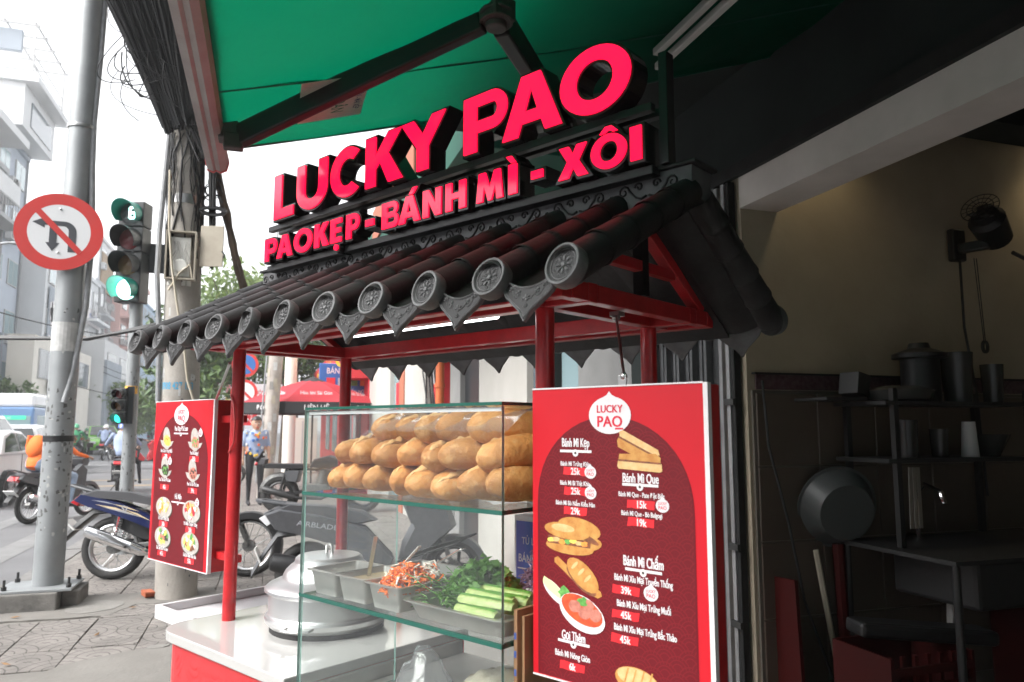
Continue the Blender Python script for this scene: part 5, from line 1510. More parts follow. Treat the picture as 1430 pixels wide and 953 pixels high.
# ================================================================ SHOP BUILDING (right)
def shop():
    s = thing('shop_building', 'open shop front with white lintel and dim kitchen inside, right of the cart', 'building', (2.45, 1.0, 0), 'shop')
    def b(name, m, x0, x1, y0, y1, z0, z1, parent=None, bevel=0.0):
        mb = MB(m); mb.box(x0, x1, y0, y1, z0, z1); return mb.build(name, parent or s, bevel=bevel)
    b('lintel', 'lintel_white', 2.45, 2.70, -4.0, 3.449, 2.81, 2.995)
    b('lintel_flashing', 'black_band', 2.42, 2.449, -4.0, 3.75, 2.985, 3.06)
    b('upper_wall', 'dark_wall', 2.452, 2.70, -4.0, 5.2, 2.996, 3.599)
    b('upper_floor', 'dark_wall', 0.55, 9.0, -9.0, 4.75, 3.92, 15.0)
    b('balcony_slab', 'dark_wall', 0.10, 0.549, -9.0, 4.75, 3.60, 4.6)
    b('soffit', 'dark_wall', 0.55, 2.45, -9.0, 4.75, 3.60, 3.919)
    w = b('inner_wall', 'wall_cream', 2.46, 7.0, 3.452, 3.60, 0, 3.6)
    b('back_wall', 'wall_cream', 7.0, 7.15, -4.0, 3.60, 0, 3.6)
    b('near_wall', 'wall_cream', 2.46, 7.0, -4.15, -4.0, 0, 3.6)
    b('ceiling', 'ceiling_grey', 2.701, 6.99, -4.0, 3.451, 3.48, 3.55)
    b('ceiling_beam', 'dark_wall', 3.3, 6.99, 2.80, 3.02, 3.20, 3.479)
    b('floor', 'floor_dark', 2.451, 7.0, -4.0, 3.451, 0.0, 0.02)
    # tiled dado: separate tiles with grout between
    b('grout_bed', 'grout', 2.48, 6.99, 3.436, 3.4515, 0.02, 1.80, w)
    mb = MB('wall_tile'); tw, th = 0.39, 0.39
    mb.add([(0, 0, 0), (tw, 0, 0), (tw, 0, th), (0, 0, th), (.004, -.006, .004), (tw - .004, -.006, .004), (tw - .004, -.006, th - .004), (.004, -.006, th - .004)],
           [(4, 5, 6, 7), (0, 1, 5, 4), (1, 2, 6, 5), (2, 3, 7, 6), (3, 0, 4, 7)])
    tm = mb.mesh('wall_tile'); o0 = ORG[s.name]
    for i in range(11):
        for j in range(4):
            inst(tm, 'wall_tile', w, Vector((2.50 + i * .396, 3.4355, 1.79 - .396 * (j + 1))) - o0)
    for i in range(8):
        b('border_tile', 'trim_band', 2.50 + i * .55, 2.50 + i * .55 + .546, 3.428, 3.4355, 1.805, 1.885, w)
    b('dado_cap', 'black_band', 2.49, 6.99, 3.422, 3.4515, 1.887, 1.897, w)
    # downlights in the ceiling by the wall
    for x, y in ((2.92, 3.22), (4.85, 3.22), (4.2, 1.9)):
        mb = MB('ceiling_grey'); mb.cyl((x, y, 3.455), (x, y, 3.479), .075, n=20); r = mb.build('downlight', s)
        mb = MB('glow_lamp' if y > 2.95 else 'tube_off'); mb.cyl((x, y, 3.452), (x, y, 3.4548), .05, n=16); mb.build('lamp_disc', r)
    # steel rail of the folding gate and the folded gate itself
    for k, (y, m) in enumerate(((3.54, 'rail_bright'), (3.50, 'black_band'), (3.62, 'rail_bright'))):
        b('gate_rail', m, 2.40 + .004 * k, 2.446, y - .016, y + .016, 0, 2.97, bevel=.002)
    for z in (0.55, 0.95, 1.72):
        b('gate_catch', 'steel_dark', 2.38, 2.399, 3.47, 3.56, z, z + .035, bevel=.003)
    g = thing('folding_gate', 'folded grey steel accordion gate pushed against the jamb beside the cart', 'gate', (2.4, 4.0, 0), 'shop')
    for k in range(9):
        y = 3.70 + k * .075
        mb = MB('shutter_steel'); mb.box(2.36 + .02 * (k % 2), 2.40 + .02 * (k % 2), y - .014, y + .014, 0.05, 2.95); mb.build('upright', g, bevel=.003)
    for z in (0.5, 1.3, 2.1):
        for k in range(8):
            y = 3.70 + k * .075
            mb = MB('steel_dark'); mb.beam((2.352, y, z), (2.352, y + .075, z + .28), .012, .008); mb.build('cross_bar', g)
    mb = MB('shutter_steel'); mb.box(2.41, 2.449, 3.64, 4.36, 0, 2.98); mb.build('guide_plate', g)
shop()
lamp_d = bpy.data.lights.new('downlight_lamp', 'SPOT')
lamp_d.energy = 1.6; lamp_d.color = (1.0, 0.80, 0.48); lamp_d.spot_size = rad(120); lamp_d.spot_blend = 0.9; lamp_d.shadow_soft_size = 0.05
for (x, y) in ((2.92, 3.52), (4.85, 3.50)):
    lo = bpy.data.objects.new('downlight_lamp', lamp_d); COL.objects.link(lo)
    lo.location = Vector((x, y - 0.30, 3.42)) * K; lo.rotation_euler = (rad(12), 0, 0)

def kitchen():
    Yw = 3.42
    # wall fan
    f = thing('wall_fan', 'black wall fan on a bracket high on the kitchen wall', 'fan', (4.0, Yw, 2.69), 'shop')
    mb = MB('black_plastic'); mb.box(3.90, 4.00, Yw - .05, Yw, 2.60, 2.80); mb.build('wall_plate', f, bevel=.01)
    mb = MB('black_plastic'); mb.beam((3.93, Yw - .05, 2.67), (4.03, 3.24, 2.68), .06, .06); mb.build('arm', f, bevel=.012)
    c = Vector((4.02, 3.22, 2.775)); d = Vector((-.62, -.25, .38)).normalized()
    mb = MB('black_plastic'); mb.tube([c - d * .13, c - d * .11, c + d * .07, c + d * .10], [.04, .085, .10, .075], 18); mb.build('motor_housing', f)
    mb = MB('black_plastic'); mb.tube([c - d * .10 + Vector((.12, 0, -.08)), c - d * .10 + Vector((.20, -.02, -.12))], .012, 6); mb.build('knob', f)
    mb = MB('steel_dark')
    e = c + d * .18; x = d.orthogonal().normalized(); y = d.cross(x)
    for r in (.04, .07, .10):
        mb.tube([e + x * r * cos(t) + y * r * sin(t) for t in [k * PI / 12 for k in range(24)]], .003, 4, closed=True)
    for k in range(16):
        t = k * PI / 8; mb.tube([e, e + (x * cos(t) + y * sin(t)) * .10], .002, 4)
    mb.build('guard', f)
    for k in range(3):
        t = k * 2 * PI / 3; mb = MB('grey_plastic')
        mb.cbox(c + d * .14 + (x * cos(t) + y * sin(t)) * .045, (.06, .05, .006)); mb.build('blade', f)
    mb = MB('cable_black')
    mb.tube([(3.95, Yw - .04, 2.60), (3.96, Yw - .03, 2.2), (4.02, Yw - .03, 1.8), (4.05, Yw - .03, 1.2)], .008, 6); mb.build('cable', f)
    for dx in (0.07, 0.09):
        mb = MB('cable_black'); mb.tube([(3.97 + dx, Yw - .06, 2.62), (4.03 + dx * .6, Yw - .06, 2.12)], .003, 5)
        mb.tube([(4.03 + dx * .6 + .02 * cos(t), Yw - .06, 2.08 + .035 * sin(t)) for t in [k * PI / 6 for k in range(12)]], .006, 5, closed=True); mb.build('pull_cord', f)
    # rack
    r = thing('dish_rack', 'dark steel dish rack with two shelves against the tiled kitchen wall', 'rack', (3.5, 3.2, 0), 'shop')
    for x in (3.05, 3.98):
        for y in (3.05, 3.38):
            mb = MB('steel_dark'); mb.box(x - .015, x + .015, y - .015, y + .015, 1.0, 1.80); mb.build('upright', r)
    for z in (1.42, 1.715):
        mb = MB('steel_dark'); mb.box(2.98, 4.02, 3.03, 3.40, z, z + .02); mb.build('shelf', r)
    mb = MB('steel_dark'); mb.box(2.72, 2.98, 3.15, 3.40, 1.74, 1.755); mb.build('side_shelf', r)
    def cup(name, label, cat, x, y, z, r0, r1, h, m, group=None):
        mb = MB(m); T = Matrix.Translation((x, y, z))
        mb.lathe([(0, 0), (r0, 0), (r1, h), (r1 - .006, h), (r0 - .005, .01), (0, .01)], 18, T)
        mb.top(name, label, cat, (x, y, z), 'shop', group=group)
    cup('stack_of_cups', 'tall clear plastic cup stack on the upper rack shelf', 'cups', 3.66, 3.2, 1.736, .07, .085, .28, 'cup_clear')
    cup('measuring_jug', 'narrow clear jug at the right end of the upper rack shelf', 'jug', 3.92, 3.2, 1.736, .05, .06, .22, 'cup_clear')
    cup('glass_jar', 'low clear jar on the left of the lower rack shelf', 'jar', 3.28, 3.2, 1.441, .05, .055, .20, 'cup_clear')
    cup('drinking_glass', 'ribbed clear glass in the middle of the lower rack shelf', 'glass', 3.50, 3.2, 1.441, .04, .048, .15, 'cup_clear')
    cup('white_cup', 'pale tapered cup beside the ribbed glass on the lower rack shelf', 'cup', 3.66, 3.15, 1.441, .045, .033, .19, 'print_white')
    cup('bowl', 'round clear bowl at the right of the lower rack shelf', 'bowl', 3.86, 3.2, 1.441, .05, .11, .12, 'cup_clear')
    mb = MB('black_plastic'); T = Matrix.Translation((3.44, 3.24, 1.736))
    mb.lathe([(0, 0), (.10, 0), (.10, .24), (.14, .245), (.14, .27), (.06, .30), (.05, .33), (0, .33)], 22, T)
    mb.top('stock_pot', 'dark lidded pot standing on the upper rack shelf', 'pot', (3.44, 3.24, 1.736), 'shop')
    mb = MB('steel_dark'); T = Matrix.Translation((3.02, 3.3, 1.757))
    mb.cbox((3.02, 3.28, 1.83), (.10, .12, .12), (0, .2, .2)); mb.top('steel_tin', 'small shiny steel tin on the left end of the rack top', 'tin', (3.02, 3.28, 1.77), 'shop', bevel=.004)
    mb = MB('cup_clear'); mb.lathe([(.02, 0), (.16, .01), (.18, .06), (.10, .085), (.0, .09)], 22, Matrix.Translation((3.24, 3.2, 1.736)))
    mb.top('colander', 'pale upturned plastic colander on the upper rack shelf', 'colander', (3.24, 3.2, 1.736), 'shop')
    mb = MB('steel')
    for k in range(3): mb.beam((3.08 + k * .025, 3.0, 1.40), (3.06 + k * .03, 2.99, 1.10), .02, .004)
    mb.top('kitchen_ladles', 'steel ladles hanging under the lower rack shelf', 'ladles', (3.1, 3.0, 1.1), 'shop')
    # sink
    s = thing('kitchen_sink', 'dark steel sink bench with tap below the dish rack', 'sink', (3.6, 2.9, 0), 'shop')
    mb = MB('steel_dark'); mb.box(2.95, 4.35, 2.65, 3.38, .98, 1.0); mb.build('bench_top', s)
    mb = MB('steel_dark'); mb.box(3.15, 3.75, 2.72, 3.22, .75, .979); mb.build('basin', s, bevel=.02)
    for x in (2.98, 4.32):
        for y in (2.68, 3.35):
            mb = MB('steel_dark'); mb.cyl((x, y, .02), (x, y, .979), .018, n=10); mb.build('leg', s)
    mb = MB('chrome'); mb.tube([(3.42, 3.30, 1.0), (3.42, 3.30, 1.24), (3.42, 3.24, 1.29), (3.42, 3.14, 1.26), (3.42, 3.12, 1.20)], .013, 8); mb.build('tap', s)
    mb = MB('cable_grey'); mb.tube([(3.3, 3.0, .75), (3.28, 3.0, .5), (3.4, 3.05, .35), (3.1, 3.1, .25)], .025, 8); mb.build('drain_hose', s)
    mb = MB('basin_white'); T = Matrix.Translation((2.93, 3.28, 1.15)) @ Matrix.Rotation(rad(-78), 4, 'X') @ Matrix.Rotation(rad(12), 4, 'Y')
    mb.lathe([(0, 0), (.15, .0), (.21, .10), (.225, .10), (.225, .11), (.20, .11), (.145, .012), (0, .012)], 28, T)
    mb.top('plastic_basin', 'white plastic basin hung upright on the kitchen wall beside the rack', 'basin', (2.93, 3.36, 1.15), 'shop')
    # crate, board, bottle, burner
    c = thing('red_crate', 'tilted red plastic lattice crate on the kitchen floor', 'crate', (2.85, 2.9, 0.02), 'shop')
    for k in range(7):
        mb = MB('crate_red'); mb.box(2.66, 3.12, 2.75, 2.765, .05 + k * .075, .085 + k * .075); mb.build('slat', c)
        mb = MB('crate_red'); mb.box(2.66 + k * .072, 2.68 + k * .072, 2.767, 2.782, .04, .58); mb.build('slat', c)
    mb = MB('crate_red'); mb.box(2.66, 3.12, 2.79, 3.10, .03, .05); mb.box(2.66, 3.12, 3.10, 3.115, .03, .58); mb.box(2.65, 2.664, 2.75, 3.11, .03, .58); mb.box(3.12, 3.134, 2.75, 3.11, .03, .58); mb.build('crate_shell', c)
    mb = MB('crate_red'); mb.beam((2.58, 3.36, .02), (2.58, 3.40, .82), .26, .02, (1, 0, 0)); mb.top('red_board', 'dark red board leaning against the kitchen wall by the jamb', 'board', (2.58, 3.36, .02), 'shop')
    mb = MB('black_plastic'); mb.beam((2.68, 3.0, .66), (3.35, 2.85, .60), .16, .07); mb.top('black_case', 'long black case lying on the red crate', 'case', (2.7, 3.0, .62), 'shop', bevel=.02)
    mb = MB('cup_clear'); T = Matrix.Translation((4.18, 2.9, .02))
    mb.lathe([(0, 0), (.07, 0), (.075, .02), (.075, .36), (.03, .46), (.03, .52), (0, .52)], 18, T); mb.use('crate_red'); mb.lathe([(.0765, .14), (.0765, .27)], 18, T)
    mb.top('detergent_bottle', 'pale plastic bottle with red label on the kitchen floor under the bench', 'bottle', (4.18, 2.9, .02), 'shop')
    mb = MB('crate_red'); mb.box(3.88, 4.12, 3.0, 3.3, .02, .70); mb.top('red_bin', 'tall red bin under the right end of the sink bench', 'bin', (4.0, 3.1, .02), 'shop', bevel=.02)
    mb = MB('crate_red'); mb.box(4.10, 4.36, 2.9, 3.2, 1.002, 1.13); mb.use('steel'); mb.cyl((4.18, 2.9, 1.05), (4.18, 2.88, 1.05), .03); mb.cyl((4.30, 2.9, 1.06), (4.30, 2.88, 1.06), .03)
    mb.top('gas_stove', 'red gas stove with steel knobs at the right end of the bench', 'stove', (4.23, 3.0, 1.0), 'shop', bevel=.006)
    mb = MB('steel_dark'); mb.lathe([(0, 0), (.10, 0), (.12, .16), (.125, .165), (0, .19)], 20, Matrix.Translation((4.24, 3.05, 1.131)))
    mb.top('cooking_pot', 'dark cooking pot on the red gas stove', 'pot', (4.24, 3.05, 1.131), 'shop')
    mb = MB('crate_red'); mb.tube([(2.93, 3.36, .98), (2.93, 3.34, .30)], .03, 8); mb.use('rope_beige'); mb.tube([(2.80, 3.38, .95), (2.90, 3.36, .30)], .015, 6)
    mb.top('broom', 'red handled broom standing against the kitchen tiles below the basin', 'broom', (2.93, 3.36, .3), 'shop')
    mb = MB('cable_black'); mb.tube([(2.52, 3.40, 1.85), (2.53, 3.38, 1.5), (2.62, 3.36, 1.1), (2.70, 3.36, .7), (2.85, 3.3, .2)], .007, 6)
    mb.top('wall_cable', 'black cable drooping down the kitchen tiles by the jamb', 'cable', (2.52, 3.4, 1.85), 'shop')
    t = thing('tube_fixture', 'pair of unlit white tube lamps under the awning by the shop wall', 'lamp', (1.57, 2.2, 3.2), 'shop')
    for dz, nm in ((0.0, 'tube'), (0.14, 'tube')):
        mb = MB('tube_off'); mb.box(1.93, 1.97, 1.9, 3.55, 3.43 + dz * .6, 3.47 + dz * .6) if False else mb.beam((1.60 - dz * .5, 1.5, 3.20 + dz * .01), (1.60 - dz * .5, 2.82 - dz * .8, 3.20 + dz * .01), .032, .032)
        mb.build(nm, t, bevel=.006)
kitchen()

# ================================================================ STREET POLES
def no_turn_pole():
    X, Y = -1.63, 7.0
    p = thing('sign_pole', 'thick grey steel pole bolted to a concrete block at the kerb', 'pole', (X, Y, 0))
    mb = MB('concrete_block'); mb.box(-.38, .13, -.26, .22, -.02, .135); mb.box(.132, .25, -.14, .24, -.02, .12); mb.build('footing', p, bevel=.012)
    mb = MB('galv'); mb.box(-.31, .22, -.24, .20, .136, .156); mb.build('base_plate', p, bevel=.003)
    mb = MB('galv'); mb.cyl((0, 0, .157), (.03, 0, 5.6), .110, .099, 28); pole = mb.build('pole', p)
    for x in (-.25, .19):
        for y in (-.19, .15):
            mb = MB('steel_dark'); mb.cyl((x, y, .157), (x, y, .185), .020, n=6); mb.cyl((x, y, .1852), (x, y, .235), .010, n=8); mb.build('bolt', p)
    for z, m in ((3.95, 'steel'), (1.32, 'black_plastic'), (1.30, 'cable_black')):
        mb = MB(m); mb.lathe([(.1115, -.014), (.1135, 0), (.1115, .014)], 28, Matrix.Translation((.02 * z / 4, 0, z))); mb.build('clamp', pole)
    # remains of torn stickers
    rg = random.Random(12)
    for i in range(130):
        a = rad(rg.uniform(190, 350)); z = rg.uniform(.55, 1.75) if i < 116 else rg.uniform(2.0, 2.4)
        w, h = rg.uniform(.006, .02) / .11, rg.uniform(.006, .03)
        r = .1115 - .012 * z / 5.6
        mb = MB('peel_dark' if i % 3 else 'peel_light') if i == 0 else mb
        if i == 0: pass
        mb.use('peel_dark' if i % 3 else 'peel_light')
        pts = [(a + w * q * rg.uniform(.5, 1), z + h * s_ * rg.uniform(.4, 1)) for q, s_ in ((-1, -1), (.2, -1.1), (1, -.6), (.7, .4), (.2, 1), (-.9, .7))]
        mb.add([(.03 * z / 5.6 + r * cos(b), r * sin(b), zz) for b, zz in pts], [tuple(range(6))])
    mb.build('torn_sticker', pole, flip=False, kind='stuff')
    mb = MB('peel_light'); r = .1088
    mb.add([(.011 + r * cos(rad(d)), r * sin(rad(d)), z) for z in (2.02, 2.26) for d in range(200, 341, 14)], [(k, k + 1, 12 + k, 11 + k) for k in range(10)])
    mb.build('pasted_paper', pole, flip=False)
    # traffic sign
    s = thing('no_turn_sign', 'round red bordered sign banning left turns and U-turns on the steel pole', 'traffic sign', (-1.69, 6.86, 3.0), rz=rad(4))
    RX = Matrix.Rotation(PI / 2, 4, 'X')
    mb = MB('galv'); mb.cyl((0, 0.012, 0), (0, .001, 0), .322, n=48); mb.build('back_plate', s)
    mb = MB('sign_face'); mb.flat([(.24 * cos(2 * PI * k / 48), .24 * sin(2 * PI * k / 48)) for k in range(48)], Matrix.Translation((0, -.0005, 0)) @ RX)
    mb.use('sign_red'); mb.lathe([(.228, .0012), (.322, .0012)], 48, RX)
    mb.use('sign_ink')
    def q(pts, d=.0022): mb.flat(pts, Matrix.Translation((0, -d, 0)) @ RX)
    q([(.068, -.166), (.125, -.166)] + arc(.035, -.002, .09, .090, 0, 90, 10) + [(-.105, .088), (-.105, .112), (-.195, .068), (-.105, .024), (-.105, .048), (.03, .048)] + arc(.03, .005, .038, .043, 90, 0, 8))
    q([(-.070, .047), (-.016, .047), (-.016, -.095), (.008, -.095), (-.043, -.166), (-.094, -.095), (-.070, -.095)], .0026)
    mb.use('sign_red'); q([(-.180, .150), (-.140, .178), (.172, -.150), (.140, -.180)], .0032)
    mb.use('steel'); mb.ell((0, -.004, .19), (.010, .006, .010)); mb.ell((0, -.004, -.175), (.010, .006, .010))
    mb.build('sign_plate', s, flip=False)
    mb = MB('galv'); mb.box(-.02, .09, .0125, .03, -.20, -.17); mb.box(-.02, .09, .0125, .03, .17, .20); mb.build('sign_bracket', s)
    mb = MB('conduit')
    mb.tube([(.14, .0, 5.6), (.13, -.02, 4.6), (.115, -.03, 4.0), (.125, -.03, 3.6), (.16, -.03, 3.0), (.145, -.03, 2.4), (.09, -.06, 1.85), (.05, -.10, 1.6)], .024, 10)
    mb.top('conduit', 'grey corrugated conduit strapped down the side of the steel sign pole', 'conduit', (X, Y, 0))
no_turn_pole()

def traffic_light():
    X, Y = -1.49, 9.5
    t = thing('traffic_light', 'traffic light with green signal and countdown of 6 on a slim pole', 'traffic light', (X, Y, 0))
    mb = MB('galv'); mb.cyl((0, 0, -.02), (-.01, 0, 2.86), .075, .070, 20); pole = mb.build('pole', t)
    mb = MB('galv'); mb.cyl((-.01, 0, 2.861), (-.01, 0, 3.0), .03, n=10); mb.build('spigot', t)
    mb = MB('sticker_orange'); mb.lathe([(.0735, 0), (.0735, .09)], 20, Matrix.Translation((-.008, 0, 1.78)), 200, 330); mb.build('yellow_label', pole, flip=False)
    rg = random.Random(3); mb = MB('peel_dark')
    for i in range(50):
        a = rad(rg.uniform(190, 350)); z = rg.uniform(.6, 2.1); w, h = rg.uniform(.05, .2), rg.uniform(.006, .022); r = .0765
        mb.add([(r * cos(a + w * q), r * sin(a + w * q), z + h * s_) for q, s_ in ((-.5, -1), (.5, -.8), (.4, .8), (-.4, 1))], [(0, 1, 2, 3)])
    mb.build('torn_sticker', pole, flip=False, kind='stuff')
    RZ = rad(-20)
    def unit(parent, c, h, r, lens, hood, name, depth, digits=None, hoodin='signal_black'):
        c = Vector(c)
        R = Matrix.Translation(c) @ Matrix.Rotation(RZ, 4, 'Z')
        mb = MB('signal_black'); mb.box(-h * .5, h * .5, 0, depth, -h * .495, h * .495, R); hs = mb.build('signal_housing', parent, bevel=h * .03)
        mb = MB(lens); prof = [(r * .98, 0), (r * .8, r * .12), (r * .5, r * .22), (0.0001, r * .27)]
        mb.lathe(prof, 24, R @ Matrix.Translation((0, -.004, 0)) @ Matrix.Rotation(PI / 2, 4, 'X')); mb.build('lens', hs)
        # visor: upper part of a tube, cut slanting, open at the bottom
        mb = MB(hood); vs = []; n = 20; L = h * .85
        for k in range(n + 1):
            a = rad(-38 + 256 * k / n)
            ln = L * (0.35 + 0.65 * max(0.0, sin(a) * .5 + .5))
            for rr, y in ((r * 1.06, 0.0), (r * 1.10, -ln), (r * 1.06, -ln), (r * 1.02, 0.0)):
                vs.append(R @ Vector((rr * cos(a), y - .001, rr * sin(a) - (0.10 * L if y < -.01 else 0))))
        fs = [(k * 4 + q, k * 4 + q + 1, k * 4 + 5 + q, k * 4 + 4 + q) for k in range(n) for q in range(3)]
        mb.add(vs, fs, True); mb.build('visor', hs, flip=False, sharp=30)
        if digits:
            mb = MB('digit_lit')
            T = R @ Matrix.Translation((0, -.040, 0)) @ Matrix.Rotation(PI / 2, 4, 'X')
            for cx, on in ((-.050, ''), (.038, 'afgecd')):
                w_, h_, q = .032, .062, .013
                segs = dict(a=(-w_, h_ - q, w_, h_ + q), g=(-w_, -q, w_, q), d=(-w_, -h_ - q, w_, -h_ + q), f=(-w_ - q, 0, -w_ + q, h_), b=(w_ - q, 0, w_ + q, h_), e=(-w_ - q, -h_, -w_ + q, 0), c=(w_ - q, -h_, w_ + q, 0))
                for k, (a, b, c2, d) in segs.items():
                    mb.use('digit_lit' if k in on else 'digit_off')
                    zo = .001 if k in on else 0
                    mb.add([(cx + a, b, zo), (cx + c2, b, zo), (cx + c2, d, zo), (cx + a, d, zo)], [(0, 1, 2, 3)], False, T)
            mb.build('countdown_digits', hs, flip=False)
        return hs
    zc, hh = [3.855, 3.555, 3.255, 2.970], .295
    unit(t, (-.10, -.14, zc[0]), hh, .125, 'digit_off', 'hood_painted_glow', 'countdown', .20, True)
    unit(t, (-.10, -.14, zc[1]), hh, .125, 'lens_red', 'signal_black', 'red', .20)
    unit(t, (-.10, -.14, zc[2]), hh, .125, 'lens_amber', 'signal_black', 'amber', .20)
    unit(t, (-.10, -.14, zc[3]), hh, .125, 'lens_green_lit', 'hood_painted_glow', 'green', .20)
    mb = MB('signal_black'); mb.box(.04, .30, -.02, .02, 3.20, 3.55); mb.build('mounting_arm', t, bevel=.01)
    for k, (z, l) in enumerate(((1.775, 'lens_red'), (1.64, 'lens_amber'), (1.505, 'lens_small_lit'))):
        unit(t, (-.10, -.15, z), .130, .052, l, 'signal_black', 'repeater', .10)
    mb = MB('signal_black'); mb.box(-.06, .07, -.076, -.045, 1.42, 1.85) if False else mb.box(-.035, .035, -.125, -.078, 1.44, 1.86); mb.build('repeater_bracket', t)
traffic_light()

def utility_pole():
    X, Y = -0.68, 7.0
    p = thing('utility_pole', 'stained round concrete utility pole standing on the pavement behind the left menu', 'pole', (X, Y, 0))
    def cx(z): return -.026 * z
    def rr(z): return .165 - .0075 * z
    mb = MB('concrete_pole'); mb.tube([(cx(z), 0, z) for z in (-.05, 1, 2, 3, 4, 5, 6.5, 8)], [rr(z) for z in (-.05, 1, 2, 3, 4, 5, 6.5, 8)], 32); pole = mb.build('pole', p)
    for z in (4.08, 3.40, 3.36): 
        mb = MB('steel'); mb.lathe([(rr(z) + .001, -.02), (rr(z) + .004, -.02), (rr(z) + .004, .02), (rr(z) + .001, .02)], 28, Matrix.Translation((cx(z), 0, z))); mb.build('steel_band', pole)
    # stencilled number and faded notices
    mb = MB('stencil_blue'); me = text_mesh('0908 427 133', .02, 0)
    z0, r = 1.72, rr(1.75) + .0015
    def wrap(v, size, sx, ca, z):
        a = ca + v.x * size * sx / r
        return (cx(z) + r * cos(a), r * sin(a), z + v.y * size)
    mb.add([wrap(v.co, .085, .62, rad(-100), z0) for v in me.vertices], [tuple(f.vertices) for f in me.polygons])
    rg = random.Random(8)
    for i in range(16):
        a, z = rad(rg.uniform(200, 330)), rg.uniform(.9, 2.4); w, h = rg.uniform(.1, .3), rg.uniform(.03, .09); r2 = rr(z) + .001
        mb.use(['peel_light', 'cement_light', 'meter_box', 'peel_light'][i % 4])
        n = 4
        mb.add([(cx(z) + r2 * cos(a + w * k / n), r2 * sin(a + w * k / n), z + q * h + .006 * rg.uniform(-1, 1)) for q in (0, 1) for k in range(n + 1)], [(k, k + 1, n + 2 + k, n + 1 + k) for k in range(n)])
    mb.use('peel_dark')
    for i in range(40):
        a, z = rad(rg.uniform(190, 350)), rg.uniform(.05, 2.2); w, h = rg.uniform(.02, .08), rg.uniform(.004, .014); r2 = rr(z) + .0018
        mb.add([(cx(z) + r2 * cos(a + w * q), r2 * sin(a + w * q), z + h * s_) for q, s_ in ((-.5, -1), (.5, -.8), (.4, .8), (-.4, 1))], [(0, 1, 2, 3)])
    mb.build('notices', pole, flip=False)
    # opened meter cabinet
    m = thing('meter_box', 'beige meter box with its door hanging open on the concrete pole', 'meter box', (X - .08, Y - .17, 2.65))
    w, h, d = .24, .42, .10
    mb = MB('meter_box')
    mb.box(-w / 2, w / 2, .08, .10, 0, h); mb.box(-w / 2, -w / 2 + .012, -.04, .079, 0, h); mb.box(w / 2 - .012, w / 2, -.04, .079, 0, h)
    mb.box(-w / 2 + .0125, w / 2 - .0125, -.04, .079, 0, .012); mb.box(-w / 2 + .0125, w / 2 - .0125, -.04, .079, h - .012, h); mb.build('cabinet', m)
    mb = MB('black_plastic'); mb.box(-w / 2 + .013, w / 2 - .013, .06, .079, .013, h - .013); mb.build('back_board', m)
    mb = MB('meter_white'); mb.box(-.085, .075, .0, .058, .03, h - .05); mb.lathe([(0, .03), (.055, .03), (.06, 0)], 18, Matrix.Translation((.0, -.001, .12)) @ Matrix.Rotation(PI / 2, 4, 'X')); mb.build('meter', m, bevel=.004)
    mb = MB('cable_grey')
    for i in range(9):
        a = rg.uniform(-.06, .06); mb.tube([(a, -.01, .33), (a + rg.uniform(-.03, .04), -.03, .25), (a + rg.uniform(-.05, .05), -.02, .16)], .0025, 4)
    mb.build('meter_wires', m)
    mb = MB('meter_box'); mb.cbox((.245, -.02, .305), (.195, .014, .36), (0, 0, rad(-14))); door = mb.build('open_door', m, bevel=.004)
    mb = MB('black_plastic'); mb.tube([(.33, -.05, .26), (.35, -.06, .23), (.345, -.06, .20)], .007, 6); mb.build('door_latch', door)
    mb = MB('meter_white')
    for i, x in enumerate((-.08, .03, .07)): mb.cyl((x, .03, -.045), (x, .03, -.001), .018, n=10)
    mb.build('cable_gland', m)
    # conduit and loose ropes on the pole
    mb = MB('conduit'); mb.tube([(-.23, -.06, 4.1), (-.25, -.06, 3.6), (-.27, -.06, 3.1), (-.27, -.07, 2.7), (-.23, -.07, 2.2), (-.21, -.05, 1.6)], .022, 8)
    mb.top('conduit', 'smooth grey conduit running down the left of the concrete pole', 'conduit', (X, Y, 0))
    mb = MB('rope_beige')
    mb.tube([(-.20, -.18, 3.6), (-.18, -.20, 3.1), (-.14, -.22, 2.75), (-.08, -.22, 2.4), (-.02, -.19, 2.1), (.02, -.18, 1.8), (.10, -.17, 1.55), (.13, -.15, 1.35)], .011, 6)
    mb.tube([(-.16, -.20, 2.55), (-.08, -.21, 2.7), (.0, -.21, 2.78), (.02, -.2, 2.66)], .009, 6)
    mb.top('beige_cable', 'slack beige cable draped down the concrete pole over the meter box', 'cable', (X, Y, 0))
    # the tangle of black cables
    mb = MB('cable_black'); rg = random.Random(21)
    for i in range(190):
        u = rg.random()
        a = Vector((-1.74 + .80 * u + rg.uniform(-.05, .05), Y - .55 + rg.uniform(-.25, .3), 5.6))
        m1 = Vector((-1.36 + .58 * u + rg.uniform(-.05, .05), Y - .4 + rg.uniform(-.12, .12), 4.9 - .10 * u + rg.uniform(-.06, .06)))
        m2 = Vector((-1.11 + .32 * u + rg.uniform(-.035, .035), Y - .24 + rg.uniform(-.05, .05), 4.40 + .06 * u))
        e = Vector((-.925 + .20 * u + rg.uniform(-.03, .03), Y - .19 + rg.uniform(-.03, .02), 4.02 + .10 * u + rg.uniform(-.12, .10)))
        pts = []
        for k in range(11):
            t = k / 10
            pts.append(a * (1 - t) ** 3 + m1 * 3 * t * (1 - t) ** 2 + m2 * 3 * t * t * (1 - t) + e * t ** 3)
        mb.tube(pts, rg.choice([.007, .009, .011, .014]), 5)
